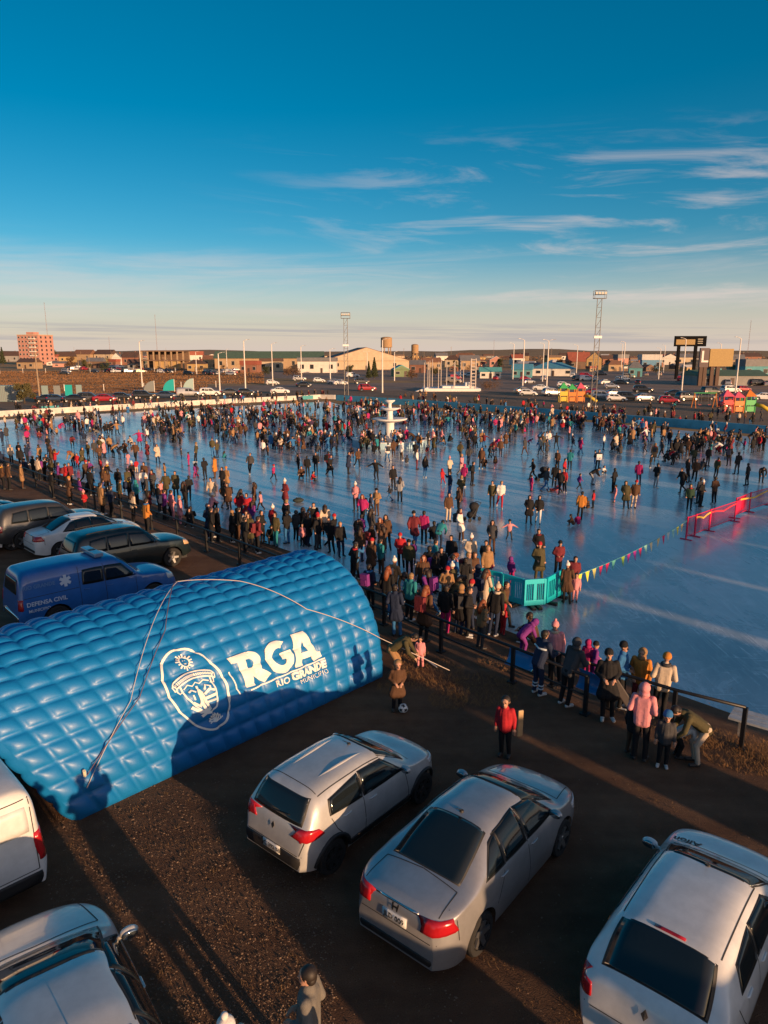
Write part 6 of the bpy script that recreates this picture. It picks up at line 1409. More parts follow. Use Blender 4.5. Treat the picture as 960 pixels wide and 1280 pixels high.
def joints(pose):
    J = dict(hip=V3(0, 0, .90), chest=V3(0, .01, 1.32), neck=V3(0, .01, 1.44), head=V3(0, .03, 1.575))
    for s, n in ((-1, 'L'), (1, 'R')):
        J['sh' + n] = V3(s * .175, 0, 1.385); J['el' + n] = V3(s * .235, -.03, 1.13); J['wr' + n] = V3(s * .25, .05, .90)
        J['hp' + n] = V3(s * .09, 0, .88); J['kn' + n] = V3(s * .10, .02, .48); J['an' + n] = V3(s * .105, -.02, .08); J['to' + n] = V3(s * .13, .13, .035)
    up = lambda ks, d: [J.__setitem__(k, J[k] + Vector(d)) for k in ks]
    U_ = ['chest', 'neck', 'head', 'shL', 'shR', 'elL', 'elR', 'wrL', 'wrR']
    if pose == 'w':
        up(U_, (0, .06, -.01)); J['knL'] = V3(-.10, .20, .50); J['anL'] = V3(-.10, .27, .09); J['toL'] = V3(-.11, .42, .06)
        J['knR'] = V3(.10, -.04, .48); J['anR'] = V3(.11, -.32, .16); J['toR'] = V3(.12, -.22, .04)
        J['elL'] = V3(-.25, -.12, 1.13); J['wrL'] = V3(-.24, -.06, .90); J['elR'] = V3(.25, .10, 1.12); J['wrR'] = V3(.21, .28, .99)
    elif pose == 'a':
        up(U_, (0, .12, -.06)); up(['hip', 'hpL', 'hpR'], (0, -.05, -.04)); J['knL'] = V3(-.13, .14, .47); J['knR'] = V3(.14, .05, .45); J['anL'] = V3(-.15, .10, .08); J['anR'] = V3(.20, -.22, .10); J['toL'] = V3(-.18, .25, .035); J['toR'] = V3(.27, -.09, .04)
        J['elL'] = V3(-.40, .10, 1.20); J['wrL'] = V3(-.60, .18, 1.08); J['elR'] = V3(.40, .10, 1.19); J['wrR'] = V3(.61, .12, 1.10)
    elif pose == 'b':
        J['hip'] = V3(0, -.14, .86); J['hpL'] = V3(-.09, -.14, .84); J['hpR'] = V3(.09, -.14, .84); J['chest'] = V3(0, .24, 1.08); J['neck'] = V3(0, .35, 1.13); J['head'] = V3(0, .48, 1.17)
        for s, n in ((-1, 'L'), (1, 'R')): J['sh' + n] = V3(s * .175, .28, 1.09); J['el' + n] = V3(s * .23, .36, .84); J['wr' + n] = V3(s * .15, .50, .66); J['kn' + n] = V3(s * .11, .05, .47)
    elif pose == 'c':
        J['hip'] = V3(0, -.12, .24); J['hpL'] = V3(-.09, -.10, .24); J['hpR'] = V3(.09, -.10, .24); J['chest'] = V3(0, .02, .62); J['neck'] = V3(0, .06, .73); J['head'] = V3(0, .11, .86)
        for s, n in ((-1, 'L'), (1, 'R')): J['sh' + n] = V3(s * .175, .03, .68); J['el' + n] = V3(s * .25, .16, .47); J['wr' + n] = V3(s * .15, .36, .42); J['kn' + n] = V3(s * .14, .28, .46); J['an' + n] = V3(s * .13, .22, .08); J['to' + n] = V3(s * .15, .38, .035)
    elif pose == 'h':
        for s, n in ((-1, 'L'), (1, 'R')): J['el' + n] = V3(s * .25, -.06, 1.13); J['wr' + n] = V3(s * .12, .17, 1.06)
    elif pose == 'l':
        up(U_, (0, .14, -.03)); up(['hip', 'hpL', 'hpR'], (0, -.03, 0))
        for s, n in ((-1, 'L'), (1, 'R')): J['el' + n] = V3(s * .26, .20, 1.10); J['wr' + n] = V3(s * .17, .42, 1.06)
    elif pose == 'r':
        J['elR'] = V3(.29, .14, 1.30); J['wrR'] = V3(.20, .28, 1.48); J['anR'] = V3(.14, .08, .08); J['toR'] = V3(.19, .22, .035)
    elif pose == 's2':
        up(U_, (.03, 0, 0)); J['anL'] = V3(-.15, .06, .08); J['toL'] = V3(-.22, .19, .035); J['knL'] = V3(-.12, .07, .48); J['wrR'] = V3(.14, .16, .98); J['elR'] = V3(.27, -.05, 1.14)
    return J
def caps(pose, kid):
    J = joints(pose); k, rk = (.64, .74) if kid else (1, 1)
    J = {a: v * k for a, v in J.items()}; hk = .86 if kid else 1
    if kid: d = (J['head'] - J['neck']).normalized(); J['head'] = J['neck'] + d * .135 * hk
    B = []; A = lambda a, b, r0, r1, t: B.append((a, b, r0 * rk, r1 * rk, t))
    side = Vector((1, 0, 0))
    for s, n in ((-1, 'L'), (1, 'R')):
        A(J['hip'] + side * s * .06 * k, J['chest'] + side * s * .08 * k, .095, .105, 'top')
        A(J['hp' + n], J['kn' + n], .092, .066, 'leg'); A(J['kn' + n], J['an' + n] + V3(0, 0, .02), .066, .052, 'leg')
        A(J['an' + n] - V3(0, .02, .03 * k), J['to' + n] + V3(0, 0, .01), .048, .042, 'shoe')
        A(J['chest'] + side * s * .05 * k, J['sh' + n], .085, .06, 'top'); A(J['sh' + n], J['el' + n], .058, .045, 'top'); A(J['el' + n], J['wr' + n], .044, .034, 'top')
        d = (J['wr' + n] - J['el' + n]).normalized(); o = side if abs(d.x) < .7 else V3(0, 1, 0); o = (o - d * o.dot(d)).normalized(); pn = d.cross(o).normalized(); w = J['wr' + n]
        A(w, w + d * .07 * k, .030, .036, 'skin')
        for q, (off, ln) in enumerate(((-.03, .062), (-.010, .075), (.010, .07), (.029, .055))):
            b = w + (d * .085 + o * off) * rk; m = b + (d * ln * .55 + pn * .012) * rk; A(b, m, .0115, .0105, 'skin'); A(m, m + (d * ln * .5 + pn * .028) * rk, .0105, .009, 'skin')
        A(w + d * .03 * rk - o * .028 * rk, w + (d * .06 - o * .062 + pn * .015) * rk, .014, .011, 'skin')
    A(J['hip'] - V3(.05 * k, 0, .02), J['hip'] + V3(.05 * k, 0, -.02), .105, .105, 'leg')
    A(J['chest'], J['neck'] + (J['head'] - J['neck']) * .5, .065, .052, 'skin')
    # head with brow, jaw, nose, ears
    H = J['head']; tw = (J['head'] - J['neck']).normalized(); f = V3(0, 1, 0)
    if pose == 'b': f = V3(0, .45, -.9)
    upv = V3(0, 0, 1) if pose != 'b' else V3(0, .9, .45)
    f = f.normalized(); upv = (upv - f * upv.dot(f)).normalized(); sx = f.cross(upv)
    hh = lambda x, y, z: H + (sx * x + f * y + upv * z) * hk
    Hd = lambda a, b, r0, r1, t: B.append((a, b, r0 * hk, r1 * hk, t))
    Hd(hh(0, -.018, .035), hh(0, .012, .035), .082, .080, 'skin'); Hd(hh(0, .01, -.005), hh(0, .035, -.065), .072, .048, 'skin'); Hd(hh(0, .085, .005), hh(0, .102, -.022), .010, .015, 'skin')
    for s in (-1, 1): Hd(hh(s * .082, -.005, .0), hh(s * .084, -.01, .025), .012, .014, 'skin'); Hd(hh(s * .03, .088, .028), hh(s * .032, .089, .028), .010, .010, 'eye')
    Hd(hh(-.02, .082, -.052), hh(.02, .082, -.052), .008, .008, 'lip')
    frame = Matrix.Translation(H) @ Matrix((sx, f, upv)).transposed().to_4x4() @ Matrix.Diagonal((hk, hk, hk, 1))
    Jk = []; A2 = lambda a, b, r0, r1: Jk.append((a, b, r0 * rk, r1 * rk, 'j'))
    lo = J['hip'] - V3(0, 0, .04 * k)
    for s, n in ((-1, 'L'), (1, 'R')):
        A2(lo + side * s * .065 * k, J['hip'].lerp(J['chest'], .5) + side * s * .075 * k, .116, .114); A2(J['hip'].lerp(J['chest'], .5) + side * s * .075 * k, J['chest'] + side * s * .075 * k, .114, .116)
        A2(J['chest'] + side * s * .06 * k, J['sh' + n], .098, .072); A2(J['sh' + n], J['el' + n], .074, .062); A2(J['el' + n], J['wr' + n] - (J['wr' + n] - J['el' + n]).normalized() * .02, .062, .048)
    A2(J['chest'], J['neck'], .10, .082)
    fw = V3(0, 1, 0) * .02 * k
    A2(lo + fw, J['hip'].lerp(J['chest'], .5) + fw, .132, .132); A2(J['hip'].lerp(J['chest'], .5) + fw, J['chest'] + fw * .5, .132, .125)
    long_ = list(Jk)
    for s, n in ((-1, 'L'), (1, 'R')):
        long_.append((lo + side * s * .06 * k, J['hp' + n].lerp(J['kn' + n], .62) + side * s * .02 * k, .135 * rk, .15 * rk, 'j'))
    mk_ = (J['hpL'].lerp(J['knL'], .62) + J['hpR'].lerp(J['knR'], .62)) / 2; long_.append((lo, mk_, .14 * rk, .155 * rk, 'j'))
    return B, Jk, long_, frame
def blob_mesh(name, cs, voxel, tags, mats_, smooth_it=1):
    mb = MB()
    for a, b, r0, r1, t in cs:
        d = b - a; L_ = max(d.length, 1e-4); q = d.to_track_quat('Z', 'Y').to_matrix().to_4x4() if L_ > 1e-3 else Matrix.Identity(4)
        if voxel > .025: r0, r1 = max(r0, voxel * .62), max(r1, voxel * .62)
        n = 10; pr = []
        for k in range(4): t_ = -math.pi / 2 + math.pi / 2 * (k + .3) / 4; pr.append((r0 * math.cos(t_), r0 * math.sin(t_)))
        for k in range(4): t_ = math.pi / 2 * (k + .0) / 4; pr.append((r1 * math.cos(t_), L_ + r1 * math.sin(t_)))
        mb.lathe(pr, n, M=Matrix.Translation(a) @ q)
    me = mb.mesh(name + '_raw', [mats_[0]]); o = bpy.data.objects.new(name, me); COL.objects.link(o)
    m = o.modifiers.new('r', 'REMESH'); m.mode = 'VOXEL'; m.voxel_size = voxel; m.use_smooth_shade = True
    if smooth_it: s = o.modifiers.new('s', 'SMOOTH'); s.factor = .4; s.iterations = smooth_it
    dg = bpy.context.evaluated_depsgraph_get(); out = bpy.data.meshes.new_from_object(o.evaluated_get(dg)); bpy.data.objects.remove(o); bpy.data.meshes.remove(me)
    out.name = name; out.materials.clear()
    for x in mats_: out.materials.append(x)
    out.polygons.foreach_set('use_smooth', [True] * len(out.polygons))
    if tags:
        mi = []
        for p in out.polygons:
            c = p.center; best = None
            for a, b, r0, r1, t in cs:
                d = b - a; l2 = d.length_squared; u = max(0, min(1, (c - a).dot(d) / l2)) if l2 > 1e-9 else 0
                v = (c - a - d * u).length - (r0 + (r1 - r0) * u)
                if best is None or v < best[0]: best = (v, t)
            mi.append(tags[best[1]])
        out.polygons.foreach_set('material_index', mi)
    return out
M_EYE = mat('dark_eye', (.03, .02, .018), .3); M_LIP = mat('lips', (.32, .12, .10), .5)
PC = {}
VOX = {0: .0125, 1: .026, 2: .055}
def person_meshes(pose, kid, lod):
    k = (pose, kid, lod)
    if k not in PC:
        B, Jk, Lg, fr = caps(pose, kid); v = VOX[lod] * (.85 if kid else 1)
        if lod: B = [b for b in B if b[2] > .012 and b[4] not in ('lip',)]
        body = blob_mesh('person_body', B, v, {'skin': 0, 'leg': 1, 'shoe': 2, 'top': 3, 'eye': 4, 'lip': 5}, [SKIN, cloth('K'), SHOE, cloth('K'), M_EYE, M_LIP], 1)
        PC[k] = dict(body=body, J=blob_mesh('jacket', Jk, v * 1.15, None, [cloth('K')], 2), L=blob_mesh('coat', Lg, v * 1.15, None, [cloth('K')], 2), fr=fr)
    return PC[k]
HM = {}
def head_mesh(kind, lod):
    k = (kind, lod)
    if k in HM: return HM[k]
    n, m = ((18, 10), (10, 6), (7, 5))[lod]; mb = MB()
    if kind in 'hy':
        mb.ball((0, -.022, .045), (.094, .098, .094), n, m); mb.ball((0, -.055, -.01), (.08, .06, .075), n, m)
    elif kind in 'lr':
        mb.ball((0, -.024, .045), (.096, .10, .096), n, m); mb.path([(0, -.05, .04), (0, -.10, -.06), (0, -.135, -.2), (0, -.14, -.33)], [.09, .105, .10, .05], 8)
        for s in (-1, 1): mb.path([(s * .07, -.02, .05), (s * .092, -.01, -.06), (s * .09, .02, -.18)], [.045, .042, .02], 6)
    elif kind in 'dtg':
        mb.ball((0, -.035, .03), (.112, .112, .122), n, m); mb.path([(0, -.02, -.06), (0, -.03, -.14)], [.10, .115], 10)
    else:
        mb.lathe([(.098, .03), (.102, .045), (.102, .075), (.097, .09), (.09, .12), (.068, .15), (.035, .168), (.01, .172)], n, (0, -.012, 0))
        if kind in 'wpc': mb.ball((0, -.012, .195), .042, max(8, n // 2), 6)
    me = mb.mesh('headwear', [cloth('K')], True); HM[k] = me; return me
hairm = {k: mat('hair_' + v[0].replace(' ', '_'), v[1], .6, var=.3, vscale=40) for k, v in HAIR.items()}
NP = [0]
PACK = MB().box((0, -.24, 1.2), (.30, .16, .42)).box((0, -.33, 1.12), (.22, .06, .2)).mesh('backpack', [cloth('K')])
SCARF = MB().lathe([(.085, -.04), (.12, -.03), (.125, .02), (.09, .05), (.075, .03)], 12, cap=False).mesh('scarf', [cloth('R')], True)
def edge_y(px, L_):
    for (x1, y1), (x0, y0) in zip(L_, L_[1:]):
        if x0 <= px <= x1: return y0 + (y1 - y0) * (px - x0) / (x1 - x0)
    return 9999
def ground_z(px, py):
    e, i = edge_y(px, EDGE_PX), edge_y(px, ICE_PX)
    if py >= e: return 0.0
    if py <= i: return ZI + .012
    # on the slope: solve for the height
    f = (py - i) / (e - i); return (ZI + .012) * (1 - f)
PV = {'s': 'standing', 's2': 'standing', 'w': 'striding', 'a': 'skating arms out', 'b': 'bending down', 'c': 'crouching', 'h': 'standing hands together', 'l': 'leaning forward', 'r': 'raising one hand'}
def person(px, py, pose, jk, lg, hd, face=None, kid=False, long_=False, label=None, sc=None, where=None, z=None):
    rn = random.Random(int(px * 131 + py * 7)); lod = 0 if py > 745 else 1
    if z is None: z = ground_z(px, py)
    if pose == 's':
        e_ = rn.random(); pose = 's2' if e_ < .3 else ('w' if e_ < .5 and ground_z(px, py) < -.7 else ('h' if e_ < .62 else ('r' if e_ < .66 else 's')))
    if label and pose in 'wr' and py < 900: pose = 's2'
    pm = person_meshes(pose, kid, lod); o = bpy.data.objects.new('person', pm['body']); COL.objects.link(o)
    if face is None: face = rn.uniform(0, 360)
    if sc is None: sc = rn.uniform(.93, 1.03)
    o.location = G(px, py, z); o.rotation_euler = (R(rn.uniform(-4, 3)), R(rn.uniform(-4, 4)), R(-face)); o.scale = (sc, sc, sc)
    def sm(ob, i, m): ob.material_slots[i].link = 'OBJECT'; ob.material_slots[i].material = m
    sm(o, 1, cloth(lg)); sm(o, 3, cloth(jk))
    if rn.random() < .3: sm(o, 2, SHOEW)
    c = bpy.data.objects.new('coat' if long_ else 'jacket', pm['L' if long_ else 'J']); COL.objects.link(c); c.parent = o; sm(c, 0, cloth(jk))
    h = bpy.data.objects.new('hair' if hd in HAIR else ('hood' if hd in 'dtg' else 'hat'), head_mesh(hd, lod)); COL.objects.link(h); h.parent = o; h.matrix_local = pm['fr']
    sm(h, 0, hairm[hd] if hd in HAIR else cloth(HAT[hd][1] or jk))
    if rn.random() < .16 and pose in ('s', 's2', 'w', 'h') and not kid:
        bp_ = bpy.data.objects.new('backpack', PACK); COL.objects.link(bp_); bp_.parent = o; sm(bp_, 0, cloth(rn.choice('KKNGMEV')))
    if rn.random() < .22 and not kid and pose in ('s', 's2', 'w', 'h', 'r'):
        sc_ = bpy.data.objects.new('scarf', SCARF); COL.objects.link(sc_); sc_.parent = o; sc_.matrix_local = Matrix.Translation(joints(pose)['neck']); sm(sc_, 0, cloth(rn.choice('RGCMUYgP')))
    o['category'] = 'person'; NP[0] += 1
    if label: o['label'] = label
    else:
        hw = HAIR[hd][0] if hd in HAIR else HAT[hd][0]
        UNIQ.append((o, f'{"child" if kid else "person"} in {CL[jk][0]} {"long coat" if long_ else "jacket"}, {CL[lg][0]} trousers, {hw}, {PV[pose]}', px, py, where or zone(px, py)))
    o['group'] = 'people on and around the ice' if not label else 'people on and around the ice'
    return o
def zone(px, py):
    e = edge_y(px, EDGE_PX)
    if py > e - 18: return 'on the bank by the railing'
    if py > edge_y(px, ICE_PX) - 45 and px < 640: return 'beside the railing'
    if py > 640: return 'on the near ice'
    if px > 840 and py > 590: return 'near the red mesh fence'
    if 425 < px < 565 and 535 < py < 580: return 'around the white fountain'
    if py < 535 and px > 700: return 'along the blue rink wall'
    if px < 260: return 'on the left ice'
    if px > 620: return 'on the right ice'
    return 'on the middle ice'
# ---------------------------------------------------------------- foreground figures, one by one
def add(ob, name, mb, m, smooth=True): return mb.build(name, m, ob, smooth=smooth)
q = person(631, 945, 's', 'R', 'K', 'h', 205, True, False, 'boy in a bright red jacket looking down beyond the silver sedan', 1.22)
a = GY(649, 931) + Vector((0, 0, .52)); o = MB().box((0, 0, 0), (.13, .05, .62), .3).build('board', mat('pale_wood', (.50, .33, .17), .6, var=.2), loc=a, bevel=.02); tag(o, 'upright pale wooden board held beside the boy in red', 'board')
person(496, 888, 's', 'B', 'K', 'y', 170, True, True, 'boy in a brown coat standing over the football', 1.16)
person(496, 846, 'b', 'L', 'T', 'h', 100, False, False, 'person in mottled olive jacket bending over the toddler in pink', .98)
person(525, 834, 's', 'P', 'P', 'h', 190, True, False, 'toddler in a pink suit on the slope by the railing', .80)
man = person(388, 1372, 'h', 'A', 'N', 'h', -80, False, False, 'person in ash grey jacket with dark hair, head bent, at the bottom edge', 1.0, z=0)
person(302, 1425, 's', 'C', 'G', 'w', -60, False, False, 'person in cream hood and hat cut off at the bottom edge', .98, z=0)
px_, py_ = P((.02, 5.2, 0)); person(px_, py_, 's', 'K', 'K', 'h', -50, False, True, 'person in a long black coat standing below the bottom edge of the picture', 1.05, z=0)  # unseen figure added for its shadow on the tent
q = person(672, 868, 'l', 'N', 'N', 'h', 60, False, False, 'rescue worker in navy uniform with reflective stripes leaning on the railing', 1.03)
M_REFL = mat('reflective_tape', (.60, .66, .70), .4)
for s, n in ((-1, 'L'), (1, 'R')):
    for zz_ in (.22, .30):
        J = joints('l'); f = (zz_ - J['an' + n].z) / (J['kn' + n].z - J['an' + n].z); c_ = J['an' + n].lerp(J['kn' + n], f); add(q, 'reflective_band', MB().lathe([(.062, -.018), (.066, -.018), (.066, .018), (.062, .018)], 14, c_), M_REFL)
add(q, 'reflective_yoke', MB().path([(-.2, .03, 1.27), (0, -.02, 1.24), (.2, .03, 1.27)], .022, 6), M_REFL)
person(705, 882, 'l', 'G', 'K', 'g', 55, False, False, 'hooded person in dark grey jacket leaning on the railing, back turned', 1.04)
person(692, 852, 'r', 'P', 'K', 'p', 200, False, False, 'woman in pink jacket and tall pale bobble hat facing the railing', 1.0, z=-.35)
person(653, 818, 'b', 'V', 'V', 'd', 60, True, False, 'child in shiny purple jacket bending beside the kneeling adult', 1.2, z=-.4)
person(664, 806, 'c', 'B', 'K', 'h', -60, False, False, 'adult in brown jacket kneeling on the ice edge by the purple child', 1.1)
person(733, 848, 's', 'F', 'F', 'd', 40, True, False, 'small child in magenta suit on the ice beyond the railing', 1.0)
person(741, 850, 'h', 'V', 'V', 'b', 80, True, False, 'small child in purple with a black beanie beyond the railing', .98)
q = person(759, 900, 'h', 'K', 'K', 'b', 190, False, True, 'figure in black holding a dark board by the end of the railing', 1.02)
a = GY(771, 890) + Vector((0, 0, .62)); o = MB().box((0, 0, 0), (.2, .05, 1.05)).build('board', mat('dark_board', (.05, .04, .04), .6), loc=a, bevel=.03); o.rotation_euler = (0, R(-34), 0); tag(o, 'long dark board held slanting by the figure in black', 'board')
person(776, 886, 's', 'U', 'K', 'b', 120, False, False, 'person in bright blue jacket and black balaclava in the railing group', 1.02)
person(795, 888, 's', 'O', 'M', 't', 215, False, False, 'woman in peach orange jacket with tan hood in the railing group', .98)
person(821, 900, 'h', 'C', 'K', 'o', 20, False, False, 'person in cream jacket and orange hat, back turned, at the right group', 1.0)
person(799, 950, 's', 'P', 'K', 'd', 30, False, False, 'person in pale pink hooded jacket, back turned, at the right group', 1.02)
person(787, 942, 's', 'K', 'B', 'h', 60, True, False, 'dark clothed child left of the pale pink jacket', 1.05)
person(827, 958, 's', 'G', 'K', 'u', 200, True, False, 'child in dark jacket and blue beanie at the right group', 1.1)
person(868, 955, 'b', 'L', 'C', 'h', -85, False, False, 'person in olive jacket and white trousers bending down at the right', 1.0)
person(846, 946, 'b', 'W', 'K', 'h', 95, True, False, 'child in white sleeves crouched before the bending person', 1.05)
# crowd waiting at the cyan barriers
for t_ in '''615 795 s K N c 30|person in shiny black jacket and cream bobble hat, back turned, by the barriers
600 811 h T G r 60|woman with long auburn hair and tan jacket by the railing
585 797 h K K h 100|person in black between the auburn haired woman and the crowd
573 793 s+ K N t 40|person in long black coat and tan hood at the railing crowd
556 792 s K F h 30|person in black jacket with bright magenta leggings
529 802 s+ B K r 40|hooded person in brown jacket with wide back at the railing
497 795 s+ N U h 20|tall person in long navy coat and blue jeans beside the tent
511 776 s E K y 40|person in pale vest and teal jacket near the tent end
483 770 s K U r 30|person in black jacket with white collar and blue jeans near the tent
464 762 s N K h 35|person in navy jacket, back turned, right behind the tent
556 764 h T K m 180|man in tan jacket and red hat facing the camera
566 748 s U N h 40|person in bright blue jacket with white lettering on the back
592 742 s B B d 150|hooded person in brown by the cyan barriers
588 718 s C G w 170|person in cream jacket and white bobble hat by the crowd
608 732 s T L t 160|person in tan coat and tan hood behind the barriers
607 722 s K K h 200|person in black looking down near the barriers
609 731 s k F F d|small child in magenta among the adults near the barriers
628 794 s k R R d 60|small child in red suit beside the black puffy jacket
709 755 s+ B K w 20|person in brown coat and white hat, back turned, at the bunting end
718 752 s k P P h 200|child in pink beside the bunting end
713 745 h M K h 180|person in maroon top holding the bunting
696 722 s M K b 170|person in maroon jacket and black beanie on the ice behind the barriers
674 705 s K K h 185|man in black jacket standing on the ice behind the barriers
672 728 s+ L L m 170|person in long olive coat and red hat at the cyan barrier
640 730 s k V F d 40|small magenta child looking over the cyan barrier'''.split('\n'):
    a_, l_ = t_.split('|'); f_ = a_.split(); k_ = 'k' in f_[3:4]; 
    if k_: f_.pop(3)
    lg_ = f_[2].endswith('+'); person(float(f_[0]), float(f_[1]), f_[2].rstrip('+'), f_[3], f_[4], f_[5], float(f_[6]) if len(f_) > 6 else None, k_, lg_, l_)
